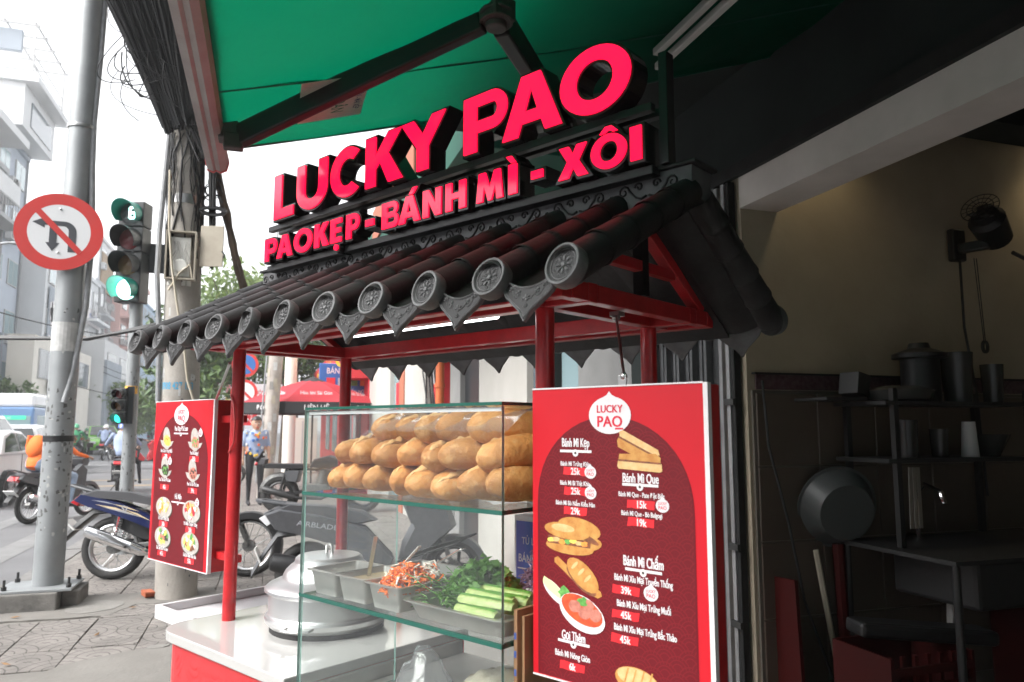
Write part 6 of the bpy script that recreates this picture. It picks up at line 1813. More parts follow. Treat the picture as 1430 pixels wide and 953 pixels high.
    for i in range(80):       # coils between the bundle and the pole
        c = Vector((-.96 + .30 * rg.random(), Y - .22, 4.40 + .95 * rg.random())); r = rg.uniform(.05, .16)
        ax = Vector((rg.uniform(-.4, .4), 1, rg.uniform(-.4, .4))).normalized(); x = ax.orthogonal().normalized(); y = ax.cross(x)
        a0 = rg.uniform(0, 6)
        mb.tube([c + (x * cos(a0 + t) + y * sin(a0 + t) * .8) * r * (1 + .08 * t) for t in [k * .45 for k in range(12)]], rg.uniform(.005, .010), 5)
    for i in range(34):       # tails that leave the bundle, droop and come back
        s0 = Vector((-1.34 + .40 * rg.random(), Y - .35, 4.25 + .95 * rg.random())); e = s0 + Vector((rg.uniform(-.05, .35), rg.uniform(-.05, .1), rg.uniform(-.55, -.05)))
        w = Vector((-rg.uniform(.05, .28), 0, -rg.uniform(.02, .22)))
        mb.tube([s0 * (1 - t) ** 2 + (s0.lerp(e, .5) + w * 1.6) * 2 * t * (1 - t) + e * t * t for t in [k / 10 for k in range(11)]], rg.uniform(.003, .0065), 4)
    for i in range(26):       # strapped down the face and the sides of the pole
        a = rad(rg.uniform(185, 355)); z0_ = 4.1 - .2 * rg.random(); n = 9; dr = rg.uniform(-.9, .9); zl = rg.uniform(.5, 1.4)
        mb.tube([(X + cx(z0_ - zl * k / n) + (rr(3.5) + .012) * cos(a + dr * k / n + .12 * sin(k * 1.3 + i)), Y + (rr(3.5) + .012) * sin(a + dr * k / n + .12 * sin(k * 1.3 + i)), z0_ - zl * k / n) for k in range(n + 1)], rg.choice([.003, .004, .006, .009]), 4)
    for i in range(30):       # wrapped down the pole front and off to the right
        u = rg.random()
        a = Vector((-.80 + .18 * u, Y - .18, 4.25 - rg.random() * .3))
        pts = [a, a + Vector((.10 + .05 * u, -.02, -.25)), Vector((-.58 + .06 * u, Y - .10, 3.65 + .1 * rg.random())), Vector((-.545 + .04 * u, Y - .06, 3.25 - .5 * rg.random()))]
        mb.tube(pts, rg.choice([.005, .007, .009]), 5)
    for i in range(16):
        c = Vector((-.55 + .06 * rg.random(), Y - .08, 3.35 + .5 * rg.random())); r = rg.uniform(.03, .08)
        mb.tube([c + Vector((cos(t) * r, .02 * sin(t * .7), sin(t) * r)) for t in [k * .5 for k in range(11)]], .005, 4)
    mb.top('cable_tangle', 'huge tangle of black cables gathered onto the top of the concrete pole', 'cables', (0, 0, 0), kind='stuff')
    mb = MB('bark'); rg = random.Random(4)
    pts = [(-.56, Y - .05, 3.95), (-.50, Y - .02, 3.6), (-.42, Y, 3.3), (-.36, Y + .02, 3.05), (-.30, Y + .04, 2.8), (-.22, Y + .05, 2.55), (-.12, Y + .1, 2.3)]
    for q in range(6): mb.tube([Vector(p_) + Vector((rg.uniform(-.018, .018), rg.uniform(-.02, .02), rg.uniform(-.02, .02))) for p_ in pts], .024, 7)
    mb.top('cable_rope', 'thick brown rope of twisted cables slanting down behind the tiled roof', 'cables', (0, 0, 0))
    mb = MB('cable_black')
    for k in range(9):
        mb.tube([(-.53 + .10 * cos(t) + .012 * sin(k), Y - .12 + k * .008, 3.28 + .032 * sin(t) + .004 * k) for t in [j * PI / 8 for j in range(16)]], .011, 5, closed=True)
    mb.top('cable_coil', 'flat coil of black cable tied beside the pole above the meter door', 'cables', (0, 0, 0))
    mb = MB('cable_black')
    for q in range(4): mb.tube([(-6.5, 9.0, 2.75 + q * .02), (-4.5, 8.6, 2.34 + .015 * q), (-3.0, 8.2, 2.22 + q * .012), (-1.6, 7.6 + .02 * q, 2.20), (-.9, 7.2, 2.30 + q * .01)], .016, 6)
    mb.top('street_cable', 'thick black overhead cable sagging across the street behind the sign pole', 'cable', (0, 0, 0))
utility_pole()

# ================================================================ MOTORCYCLES  (x forward, y left, z up; about the ground point under the rear axle)
def wheel(parent, x, r, w, m_rim='alloy', spokes=18, drum=.055, name='wheel'):
    mb = MB('black_rubber'); R0 = r - w * .5
    mb.tube([(x + R0 * cos(t), 0, r + R0 * sin(t)) for t in [k * 2 * PI / 28 for k in range(28)]], w * .55, 10, closed=True)
    ty = mb.build('tyre', parent)
    mb = MB(m_rim); R1 = r - w * 1.05
    for yy in (-w * .32, w * .32):
        mb.tube([(x + R1 * cos(t), yy, r + R1 * sin(t)) for t in [k * 2 * PI / 28 for k in range(28)]], w * .17, 6, closed=True)
    for k in range(spokes):
        t = k * 2 * PI / spokes; s_ = (-1) ** k
        mb.tube([(x + drum * .8 * cos(t + .5 * s_), .03 * s_, r + drum * .8 * sin(t + .5 * s_)), (x + R1 * cos(t), 0, r + R1 * sin(t))], .0028 if spokes > 8 else .016, 4)
    mb.use('engine_grey'); mb.cyl((x, -.045, r), (x, .045, r), drum, n=16)
    mb.build('rim', ty)
    return ty
def fender(x, r, w, a0, a1, m, n=12):
    mb = MB(m); rings = []
    for k in range(n + 1):
        a = rad(a0 + (a1 - a0) * k / n)
        c, s_ = cos(a), sin(a)
        e = 1 if 0 < k < n else .7
        rings.append([(x + (r + d) * c, y * e, r + (r + d) * s_) for y, d in ((-w, -.035), (-w * .8, .02), (0, .035), (w * .8, .02), (w, -.035), (w * .7, .005), (0, .018), (-w * .7, .005))])
    mb.loft(rings); return mb
def slab2(mb, side, y0, y1, bulge=.0):
    """side outline (x,z) given a body between y0 and y1 with softened sides"""
    n = len(side); cx = sum(p[0] for p in side) / n; cz = sum(p[1] for p in side) / n
    f = lambda q, y: [(cx + (x - cx) * q, y, cz + (z - cz) * q) for x, z in side]
    m = (y1 - y0)
    mb.loft([f(.86, y0), f(.97, y0 + m * .10), f(1.0, y0 + m * .28), f(1.0, y1 - m * .28), f(.97, y1 - m * .10), f(.86, y1)])
    return mb

def underbone(name, label, at, heading, body, cat='motorcycle', group=None, lean=0.0, plate='59-X2', decals=False, simple=False):
    b = thing(name, label, cat, at, rz=heading, group=group)
    b.rotation_euler.rotate_axis('X', lean)
    r, L = .285, 1.22
    wheel(b, 0, r, .075, spokes=6 if simple else 18); wheel(b, L, r, .062, spokes=6 if simple else 18)
    # rear mudguard and number plate
    mb = MB('black_plastic'); mb.loft([[(x, y, z) for y, z in ((-w, z0), (-w * .8, z0 + .05), (w * .8, z0 + .05), (w, z0), (w * .8, z0 - .012), (-w * .8, z0 - .012))] for x, z0, w in ((.25, .58, .09), (.0, .615, .085), (-.18, .60, .075), (-.32, .48, .07), (-.47, .33, .055))]); gd = mb.build('rear_mudguard', b)
    mb = MB('plate_white'); mb.cbox((-.385, 0, .50), (.012, .19, .14), (0, rad(-48), 0)); mb.build('number_plate', b)
    T = Matrix.Translation((-.393, 0, .507)) @ Matrix.Rotation(rad(-48), 4, 'Y') @ Matrix.Rotation(-PI / 2, 4, 'Z') @ Matrix.Rotation(PI / 2, 4, 'X')
    mb = MB('plate_text'); mb.text('59-X2', T @ Matrix.Translation((0, .012, .004)), .055, .9, .01); mb.text('427.18', T @ Matrix.Translation((0, -.052, .004)), .055, .9, .01); mb.build('plate_number', b, flip=False)
    # body panels
    for s_ in (-1, 1):
        mb = MB(body)
        side = [(-.36, .72), (-.30, .775), (.05, .70), (.30, .60), (.46, .50), (.40, .44), (.20, .52), (-.05, .61), (-.22, .66)]
        y0 = .075 * s_; y1 = .135 * s_
        mb.loft([[(x, y0, z) for x, z in side], [(x, y1 - .02 * s_, z) for x, z in side], [(x * .96, y1, .006 + z * .99) for x, z in side]])
        pnl = mb.build('side_panel', b)
        if decals:
            mb = MB('decal_gold'); yy = y1 + .0022 * s_
            for k, (xa, za, xb, zb, w, m) in enumerate(((-.16, .685, .22, .585, .011, 'decal_gold'), (-.10, .662, .30, .555, .008, 'decal_silver'), (-.02, .690, .26, .612, .008, 'decal_gold'), (-.2, .725, .05, .675, .006, 'decal_silver'), (.10, .640, .38, .520, .010, 'decal_gold'))):
                mb.use(m); mx = (xa + xb) / 2
                P = lambda x, z: (x * .96, yy + .0003 * k * s_, .006 + z * .99)
                mb.add([P(xa, za), P(mx, (za + zb) / 2 + w * 1.6), P(xb, zb), P(mx + .02, (za + zb) / 2 - w)], [(0, 1, 2, 3)])
            mb.use('decal_silver'); Tt = Matrix.Translation((.10, yy + .002 * s_, .612)) @ Matrix.Rotation(rad(15), 4, 'Y') @ Matrix.Rotation(PI / 2, 4, 'X')
            if s_ < 0: mb.text('SI', Tt, .08, 1.1, .02)
            mb.build('decal', pnl, flip=False)
    mb = MB('black_plastic'); slab2(mb, [(-.05, .60), (.42, .46), (.62, .36), (.55, .30), (.25, .36), (.0, .48)], -.07, .07); mb.build('frame_cover', b)
    mb = MB('tail_red'); slab2(mb, [(-.40, .70), (-.34, .76), (-.28, .735), (-.33, .665)], -.085, .085); mb.build('tail_light', b)
    mb = MB('seat_grey'); slab2(mb, [(-.33, .775), (-.20, .815), (.15, .795), (.42, .725), (.50, .66), (.36, .66), (.10, .715), (-.25, .745)], -.12, .12); mb.build('seat', b)
    mb = MB('grey_plastic'); mb.tube([(-.20, -.10, .80), (-.42, -.07, .86), (-.47, 0, .865), (-.42, .07, .86), (-.20, .10, .80)], .013, 8); mb.build('grab_rail', b)
    # leg shield, front cowl, headset
    for s_ in (-1, 1):
        mb = MB(body); side = [(.78, .80), (.92, .90), (1.04, .80), (1.02, .58), (.86, .34), (.70, .28), (.66, .36), (.80, .52)]
        mb.loft([[(x, .06 * s_, z) for x, z in side], [(x - .02, .15 * s_, z) for x, z in side], [(x - .06, .19 * s_, z * .99) for x, z in side]]); mb.build('leg_shield', b)
    mb = MB(body); slab2(mb, [(.90, .98), (1.02, 1.03), (1.10, .95), (1.06, .86), (.94, .86)], -.13, .13); hd = mb.build('handle_cowl', b)
    mb = MB('lamp_clear'); mb.ell((1.085, 0, .935), (.03, .085, .055)); mb.build('headlight', hd)
    mb = MB('black_plastic'); mb.tube([(.80, -.33, 1.0), (.92, -.20, 1.02), (.95, 0, 1.02), (.92, .20, 1.02), (.80, .33, 1.0)], .014, 8); mb.build('handlebar', b)
    for s_ in (-1, 1):
        mb = MB('black_plastic'); mb.tube([(.90, .22 * s_, 1.03), (.88, .28 * s_, 1.18)], .007, 6); mb.cbox((.87, .30 * s_, 1.22), (.02, .11, .075)); mb.build('mirror', b)
        mb = MB('engine_grey'); mb.tube([(L, .055 * s_, r), (1.0, .055 * s_, .78)], .017, 8); mb.build('fork', b)
        mb = MB('chrome'); mb.tube([(.02, .10 * s_, .33), (-.04 + .10, .10 * s_, .60)], .016, 8)
        for k in range(9): mb.tube([(.03 + .006 * k + .024 * cos(t), .10 * s_ + .024 * sin(t), .36 + .022 * k) for t in [j * PI / 4 for j in range(8)]], .005, 4, closed=True)
        mb.build('shock_absorber', b)
    mb = fender(L, r, .055, -25, 125, 'black_plastic' if decals else body); mb.build('front_mudguard', b)
    # engine, swing arm, exhaust, rests
    mb = MB('engine_grey'); mb.cbox((.50, 0, .30), (.30, .22, .17)); mb.tube([(.60, 0, .33), (.84, 0, .38)], [.075, .065], 12)
    for k in range(6): mb.cyl((.64 + k * .033, 0, .338 + k * .007), (.652 + k * .033, 0, .341 + k * .007), .088, n=14)
    mb.build('engine', b, bevel=.02)
    mb = MB('engine_grey')
    for s_ in (-1, 1): mb.beam((0, .085 * s_, r), (.46, .085 * s_, .33), .025, .04)
    mb.build('swing_arm', b, bevel=.005)
    mb = MB('chrome'); mb.tube([(.72, -.10, .28), (.55, -.15, .20), (.42, -.16, .22), (.34, -.165, .245)], .018, 10)
    mb.tube([(.36, -.165, .24), (.30, -.168, .262), (-.12, -.175, .42), (-.19, -.175, .448), (-.20, -.175, .452)], [.022, .050, .056, .050, .02], 14); ex = mb.build('exhaust', b)
    mb = MB('chrome'); mb.loft([[(x, -.222 + dy, z + h) for h, dy in ((-.045, .012), (-.02, -.004), (.02, -.004), (.045, .012))] for x, z in ((.22, .292), (.0, .375), (-.17, .44))], cap=False, closed=False); mb.build('heat_shield', ex)
    mb = MB('black_plastic'); mb.tube([(.52, -.30, .26), (.52, .30, .26)], .012, 8)
    for s_ in (-1, 1): mb.cyl((.52, .20 * s_, .262), (.52, .31 * s_, .262), .022, n=8)
    mb.tube([(.18, -.24, .30), (.18, -.13, .33)], .012, 6); mb.build('foot_rest', b)
    mb = MB('steel_dark'); mb.tube([(.50, .10, .24), (.40, .24, .02)], .011, 6); mb.build('side_stand', b)
    mb = MB('black_plastic'); mb.box(.02, .40, .088, .098, .26, .36); mb.build('chain_case', b, bevel=.01)
    return b

def scooter(name, label, at, heading, body, cat='scooter', group=None, lettering=None, lean=0.0):
    b = thing(name, label, cat, at, rz=heading, group=group)
    b.rotation_euler.rotate_axis('X', lean)
    r, L = .27, 1.28
    wheel(b, 0, r, .10, 'black_plastic', 5, .07); wheel(b, L, r, .085, 'black_plastic', 5, .07)
    for s_ in (-1, 1):
        mb = MB(body); side = [(-.36, .80), (-.24, .84), (.10, .78), (.50, .66), (.74, .40), (.70, .30), (.50, .34), (.28, .52), (-.05, .62), (-.28, .68)]
        mb.loft([[(x, .08 * s_, z) for x, z in side], [(x, .155 * s_, z) for x, z in side], [(x * .97 + .005, .185 * s_, z * .985) for x, z in side]]); p = mb.build('side_panel', b)
        if lettering:
            mb = MB('decal_silver'); Tt = Matrix.Translation((.08, .1865 * s_, .675)) @ Matrix.Rotation(rad(9), 4, 'Y') @ Matrix.Rotation(PI / 2, 4, 'X')
            if s_ < 0: mb.text(lettering, Tt, .062, 1.25, .006)
            mb.build('lettering', p, flip=False)
    mb = MB('grey_plastic'); slab2(mb, [(-.38, .80), (-.30, .84), (-.22, .80), (-.30, .70)], -.10, .10); mb.use('lamp_clear'); slab2(mb, [(-.41, .76), (-.36, .79), (-.28, .73), (-.34, .69)], -.125, .125); mb.build('tail_light', b)
    mb = MB('seat_grey'); slab2(mb, [(-.32, .83), (-.20, .885), (.16, .86), (.48, .80), (.60, .72), (.46, .69), (.10, .77), (-.22, .80)], -.14, .14); mb.build('seat', b)
    mb = MB('grey_plastic'); mb.tube([(-.10, -.12, .86), (-.38, -.11, .905), (-.44, 0, .91), (-.38, .11, .905), (-.10, .12, .86)], .016, 8); mb.build('grab_rail', b)
    mb = MB('grey_plastic'); mb.loft([[(x, y, z) for y, z in ((-w, z0), (-w * .8, z0 + .05), (w * .8, z0 + .05), (w, z0), (w * .8, z0 - .02), (-w * .8, z0 - .02))] for x, z0, w in ((.25, .60, .11), (-.05, .63, .10), (-.25, .60, .085), (-.36, .44, .07), (-.46, .26, .055))]); mb.build('rear_mudguard', b)
    mb = MB('plate_white'); mb.cbox((-.41, 0, .44), (.012, .19, .14), (0, rad(-22), 0)); mb.build('number_plate', b)
    mb = MB('grey_plastic'); mb.box(.50, 1.02, -.17, .17, .28, .34); mb.build('floorboard', b, bevel=.02)
    for s_ in (-1, 1):
        mb = MB(body); side = [(.88, .90), (1.05, 1.02), (1.24, .86), (1.30, .66), (1.12, .50), (1.0, .34), (.86, .30), (.90, .50), (.98, .66)]
        mb.loft([[(x, .05 * s_, z) for x, z in side], [(x - .02, .16 * s_, z) for x, z in side], [(x - .07, .23 * s_, z * .99) for x, z in side]]); mb.build('front_cowl', b)
    mb = MB('lamp_clear'); mb.ell((1.25, 0, .78), (.05, .13, .07)); mb.build('headlight', b)
    mb = MB(body); slab2(mb, [(.90, 1.02), (1.0, 1.10), (1.10, 1.04), (1.06, .94), (.94, .94)], -.12, .12); mb.build('handle_cowl', b)
    mb = MB('black_plastic'); mb.tube([(.80, -.34, 1.06), (.94, -.18, 1.08), (.97, 0, 1.08), (.94, .18, 1.08), (.80, .34, 1.06)], .015, 8); mb.build('handlebar', b)
    for s_ in (-1, 1):
        mb = MB('black_plastic'); mb.tube([(.92, .20 * s_, 1.09), (.95, .30 * s_, 1.24)], .007, 6); mb.cbox((.95, .33 * s_, 1.28), (.025, .13, .08)); mb.build('mirror', b)
        mb = MB('engine_grey'); mb.tube([(L, .06 * s_, r), (1.14, .06 * s_, .62)], .018, 8); mb.build('fork', b)
    mb = MB('chrome'); mb.tube([(.84, -.33, 1.07), (.98, -.36, 1.03)], .007, 6); mb.tube([(.84, .33, 1.07), (.98, .36, 1.03)], .007, 6); mb.build('brake_lever', b)
    mb = fender(L, r, .07, -10, 130, body); mb.build('front_mudguard', b)
    mb = MB('engine_grey'); mb.cbox((.28, .02, .30), (.46, .22, .20)); mb.build('engine', b, bevel=.03)
    mb = MB('black_plastic'); mb.tube([(.46, -.14, .26), (.30, -.17, .27), (.26, -.175, .275), (-.20, -.185, .38), (-.28, -.185, .40), (-.30, -.185, .405)], [.02, .03, .075, .085, .07, .03], 14); mb.build('exhaust', b)
    mb = MB('steel_dark'); mb.tube([(.35, -.12, .24), (.28, -.18, .02)], .013, 6); mb.tube([(.35, .12, .24), (.28, .18, .02)], .013, 6); mb.build('centre_stand', b)
    return b

underbone('parked_motorcycle', 'dark blue underbone motorcycle with gold decals parked behind the left menu box', (-1.33, 7.93, 0), rad(-11.5), 'blue_body', group='motorcycles parked on the pavement', lean=rad(-5), decals=True)
scooter('parked_scooter', 'matt grey scooter parked close behind the cart, lettered along its side', (0.34, 6.35, 0), rad(-6), 'grey_plastic', 'scooter', 'motorcycles parked on the pavement', 'AIRBLADE', lean=rad(-2)).scale = (.92, .92, .90)

def vintage(name, label, at, heading):
    b = thing(name, label, 'motorcycle', at, rz=heading, group='motorcycles parked on the pavement')
    r, L = .31, 1.35
    wheel(b, 0, r, .12, 'steel_dark', 18, .08); wheel(b, L, r, .11, 'steel_dark', 18, .07)
    fender(0, r + .005, .07, 60, 175, 'engine_grey').build('rear_mudguard', b); fender(L, r + .005, .06, 30, 130, 'black_plastic').build('front_mudguard', b)
    mb = MB('black_plastic'); slab2(mb, [(-.30, .78), (-.20, .81), (.45, .80), (.52, .76), (.40, .72), (-.25, .73)], -.13, .13); mb.build('seat', b)
    mb = MB('seat_grey'); slab2(mb, [(-.36, .80), (-.30, .90), (-.22, .88), (-.24, .79)], -.12, .12); mb.build('seat_hump', b)
    mb = MB('black_plastic'); slab2(mb, [(.46, .74), (.55, .88), (.80, .94), (1.02, .88), (1.0, .78), (.80, .72)], -.14, .14); mb.build('fuel_tank', b)
    mb = MB('grey_plastic'); slab2(mb, [(.08, .70), (.34, .70), (.30, .50), (.12, .52)], -.16, .16); mb.build('side_cover', b)
    mb = MB('engine_grey'); mb.cbox((.62, 0, .36), (.34, .28, .22)); mb.tube([(.66, 0, .42), (.74, 0, .70)], [.10, .085], 12)
    for k in range(7): mb.cyl((.672 + k * .009, 0, .46 + k * .032), (.675 + k * .009, 0, .472 + k * .032), .125, n=14)
    mb.build('engine', b, bevel=.02)
    mb = MB('black_plastic'); mb.tube([(.82, -.10, .52), (.86, -.15, .32), (.70, -.17, .24), (.30, -.18, .26), (.25, -.18, .27), (-.20, -.19, .40), (-.24, -.19, .41)], [.022, .022, .022, .026, .05, .055, .03], 12); mb.build('exhaust', b)
    for s_ in (-1, 1):
        mb = MB('engine_grey'); mb.tube([(L, .075 * s_, r), (1.10, .075 * s_, .98)], .022, 8); mb.build('fork', b)
        mb = MB('black_plastic'); mb.tube([(.02, .13 * s_, .34), (.12, .13 * s_, .72)], .022, 8); mb.build('shock_absorber', b)
        mb = MB('black_plastic'); mb.beam((0, .10 * s_, r), (.50, .10 * s_, .36), .03, .045); mb.build('swing_arm', b)
    mb = MB('black_plastic'); mb.tube([(.95, -.38, 1.06), (1.06, -.2, 1.08), (1.08, 0, 1.05), (1.06, .2, 1.08), (.95, .38, 1.06)], .014, 8); mb.build('handlebar', b)
    mb = MB('black_plastic'); mb.tube([(1.10, 0, .92), (1.24, 0, .92)], [.07, .10], 14); mb.use('lamp_clear'); mb.ell((1.245, 0, .92), (.02, .09, .09)); mb.build('headlight', b)
    mb = MB('tail_red'); mb.ell((-.40, 0, .80), (.03, .05, .03)); mb.build('tail_light', b)
    mb = MB('steel_dark'); mb.tube([(.0, .0, .74), (.6, 0, .70), (1.08, 0, .92)], .022, 8); mb.tube([(.4, 0, .70), (.42, 0, .32), (.85, 0, .26), (1.08, 0, .85)], .022, 8); mb.build('frame_tube', b)
vintage('parked_motorcycle', 'black vintage motorcycle with fat tyres parked beyond the grey scooter', (0.23, 13.1, 0), rad(-14))

# ================================================================ PEOPLE
def figure(name, label, at, heading, J, top, legs, skin='skin', hair='hair', head_thing=None, shoes='cloth_black', scale=1.0, sleeve=True, group=None, extra_top=None, face=True):
    """J: joints in metres (x forward, y left, z up). One continuous body surface (fused and smoothed), clothing by region."""
    p = thing(name, label, 'person', at, rz=heading, group=group)
    V3 = lambda k: Vector(J[k])
    mb = MB('skin')
    def limb(ks, rs, n=10): mb.tube([V3(k) for k in ks], rs, n)
    pel, che, nek, hd = V3('pelvis'), V3('chest'), V3('neck'), V3('head')
    ax = (nek - pel).normalized()
    side = (V3('shoulder_l') - V3('shoulder_r')).normalized(); fw = side.cross(ax).normalized()
    def ring(c, a, b): return [c + side * a * cos(2 * PI * k / 14) + fw * b * sin(2 * PI * k / 14) for k in range(14)]
    mid = pel.lerp(che, .5)
    mb.loft([ring(pel - ax * .09, .12, .09), ring(pel, .165, .12), ring(mid, .165, .115), ring(che, .19, .125), ring(che.lerp(nek, .55), .17, .10), ring(nek - ax * .02, .07, .065)])
    mb.tube([nek - ax * .06, nek.lerp(hd, .6)], [.062, .052], 10)
    hax = (hd - nek).normalized(); hf = Vector(J.get('look', (1, 0, 0))).normalized(); hs = hax.cross(hf).normalized()
    mb.ell(hd + hax * .03, (.082, .098, .118), n=16)
    mb.tube([hd + hf * .05 - hax * .05, hd + hf * .082 - hax * .075], [.05, .028], 10)
    mb.ell(hd + hf * .100 - hax * .005, (.014, .014, .022), n=8)
    for s_ in ('l', 'r'):
        mb.ell(V3('shoulder_' + s_), (.062, .062, .062))
        limb(['shoulder_' + s_, 'elbow_' + s_], [.056, .042]); mb.ell(V3('elbow_' + s_), (.042, .042, .042))
        limb(['elbow_' + s_, 'wrist_' + s_], [.041, .027])
        limb(['hip_' + s_, 'knee_' + s_], [.088, .056]); mb.ell(V3('knee_' + s_), (.056, .056, .056))
        limb(['knee_' + s_, 'ankle_' + s_], [.054, .034])
        mb.ell(V3('hip_' + s_), (.09, .09, .09))
        an = V3('ankle_' + s_); tf = Vector(J.get('toe', (1, 0, 0)))
        mb.tube([an + Vector((0, 0, -.035)) - tf * .05, an + Vector((0, 0, -.05)) + tf * .08, an + Vector((0, 0, -.06)) + tf * .16], [.038, .038, .026], 8)
        # palm, four fingers and a thumb
        w_, e_ = V3('wrist_' + s_), V3('elbow_' + s_)
        d = (w_ - e_).normalized(); u = d.cross(hf); u = u.normalized() if u.length > .1 else Vector((0, 0, 1)); q = u.cross(d)
        mb.tube([w_, w_ + d * .08], [.027, .036], 8, flat=.6)
        for k in range(4):
            o = w_ + d * .075 + u * (.027 - .018 * k); ln = (.062, .072, .068, .052)[k]
            mb.tube([o, o + d * ln * .5 - q * .008, o + d * ln * .8 - q * .03], [.011, .0105, .009], 6)
        o = w_ + d * .02 + u * .03; mb.tube([o, o + d * .03 + u * .025, o + d * .06 + u * .025 - q * .01], [.013, .012, .009], 6)
    me = mb.mesh('body')
    tmp = bpy.data.objects.new('body', me); COL.objects.link(tmp)
    rm = tmp.modifiers.new('fuse', 'REMESH'); rm.mode = 'VOXEL'; rm.voxel_size = 0.017
    sm = tmp.modifiers.new('smooth', 'SMOOTH'); sm.iterations = 4; sm.factor = .5
    dg = bpy.context.evaluated_depsgraph_get()
    bm_ = bpy.data.meshes.new_from_object(tmp.evaluated_get(dg))
    bpy.data.objects.remove(tmp)
    bm_.materials.clear()
    for k in ('skin', top, legs, shoes): bm_.materials.append(M[k])
    segs = []
    def sg(a, b, m, r=0.0): segs.append((V3(a), V3(b), m, r))
    sg('pelvis', 'chest', 1, .035); sg('chest', 'neck', 1); sg('head', 'head', 0, .05)
    segs.append((nek + ax * .04, hd, 0, .0))
    for s_ in ('l', 'r'):
        sg('shoulder_' + s_, 'elbow_' + s_, 1); segs.append((V3('shoulder_' + s_), che, 1, 0))
        if sleeve: segs.append((V3('elbow_' + s_), V3('elbow_' + s_).lerp(V3('wrist_' + s_), .9), 1, 0)); segs.append((V3('wrist_' + s_), V3('wrist_' + s_) + (V3('wrist_' + s_) - V3('elbow_' + s_)).normalized() * .13, 0, 0))
        else: segs.append((V3('elbow_' + s_).lerp(V3('wrist_' + s_), .15), V3('wrist_' + s_) + (V3('wrist_' + s_) - V3('elbow_' + s_)).normalized() * .13, 0, 0))
        sg('hip_' + s_, 'knee_' + s_, 2, .03); sg('knee_' + s_, 'ankle_' + s_, 2); segs.append((V3('ankle_' + s_) + Vector((0, 0, -.05)), V3('ankle_' + s_) + Vector((0, 0, -.06)) + Vector(J.get('toe', (1, 0, 0))) * .15, 3, .01))
    segs.append((V3('hip_l'), V3('hip_r'), 2, .02))
    def near(c):
        best, bi = 9, 0
        for a, b, m, r in segs:
            ab = b - a; t = 0 if ab.length_squared < 1e-9 else max(0, min(1, (c - a).dot(ab) / ab.length_squared))
            d = (c - (a + ab * t)).length - r
            if d < best: best, bi = d, m
        return bi
    for f in bm_.polygons:
        f.material_index = near(f.center); f.use_smooth = True
    o = bpy.data.objects.new('body', bm_); COL.objects.link(o); o.parent = p; ORG[o.name] = Vector((0, 0, 0))
    if face:
        mb = MB('cloth_white')
        for s_ in (-1, 1):
            mb.use('cloth_white'); mb.ell(hd + hf * .087 + hs * .033 * s_ + hax * .018, (.011, .011, .008), n=8)
            mb.use('hair'); mb.ell(hd + hf * .095 + hs * .033 * s_ + hax * .018, (.006, .006, .006), n=8); mb.tube([hd + hf * .092 + hs * .018 * s_ + hax * .042, hd + hf * .086 + hs * .05 * s_ + hax * .042], .005, 5)
        mb.use('print_red'); mb.tube([hd + hf * .096 - hs * .022 - hax * .052, hd + hf * .104 - hax * .052, hd + hf * .096 + hs * .022 - hax * .052], .006, 5)
        mb.build('face', o)
        for s_ in (-1, 1):
            mb = MB('skin'); mb.ell(hd + hs * .083 * s_ + hax * .008 - hf * .005, (.014, .016, .03), n=8); mb.build('ear', o)
    R = Matrix((( hf.x, hs.x, hax.x, (hd + hax * .03).x), (hf.y, hs.y, hax.y, (hd + hax * .03).y), (hf.z, hs.z, hax.z, (hd + hax * .03).z), (0, 0, 0, 1)))
    if head_thing:
        mb = MB(head_thing); vs = [(.135 * c, .118 * s_, z) for c, s_, z in []]
        prof = [(.128, -.04), (.130, .0), (.122, .05), (.098, .095), (.05, .125), (.0001, .132)]
        mb.lathe(prof, 20, R @ Matrix.Translation((-.012, 0, .012)) @ Matrix.Diagonal((1.02, .92, 1, 1))); mb.lathe([(.122, -.04), (.0001, -.03)], 20, R @ Matrix.Translation((-.012, 0, .012)))
        mb.use('black_plastic'); mb.loft([[tuple(R @ Vector((x, y, z))) for x, y, z in ((.09, yy * 1.0, .03), (.165 - abs(yy) * .5, yy, .015), (.09, yy, .018))] for yy in (-.09, -.04, 0, .04, .09)]); mb.build('helmet', o)
    else:
        mb = MB(hair); mb.lathe([(.090, -.05), (.094, .0), (.092, .04), (.075, .085), (.04, .108), (.0001, .114)], 20, R @ Matrix.Translation((-.022, 0, .012)) @ Matrix.Diagonal((1.08, .98, 1.0, 1)), 52, 308)
        mb.lathe([(.096, .045), (.078, .088), (.042, .112), (.0001, .118)], 20, R @ Matrix.Translation((-.008, 0, .012)) @ Matrix.Diagonal((1.05, .95, 1.0, 1))); mb.build('hair', o)
    if extra_top: extra_top(o, J)
    return p

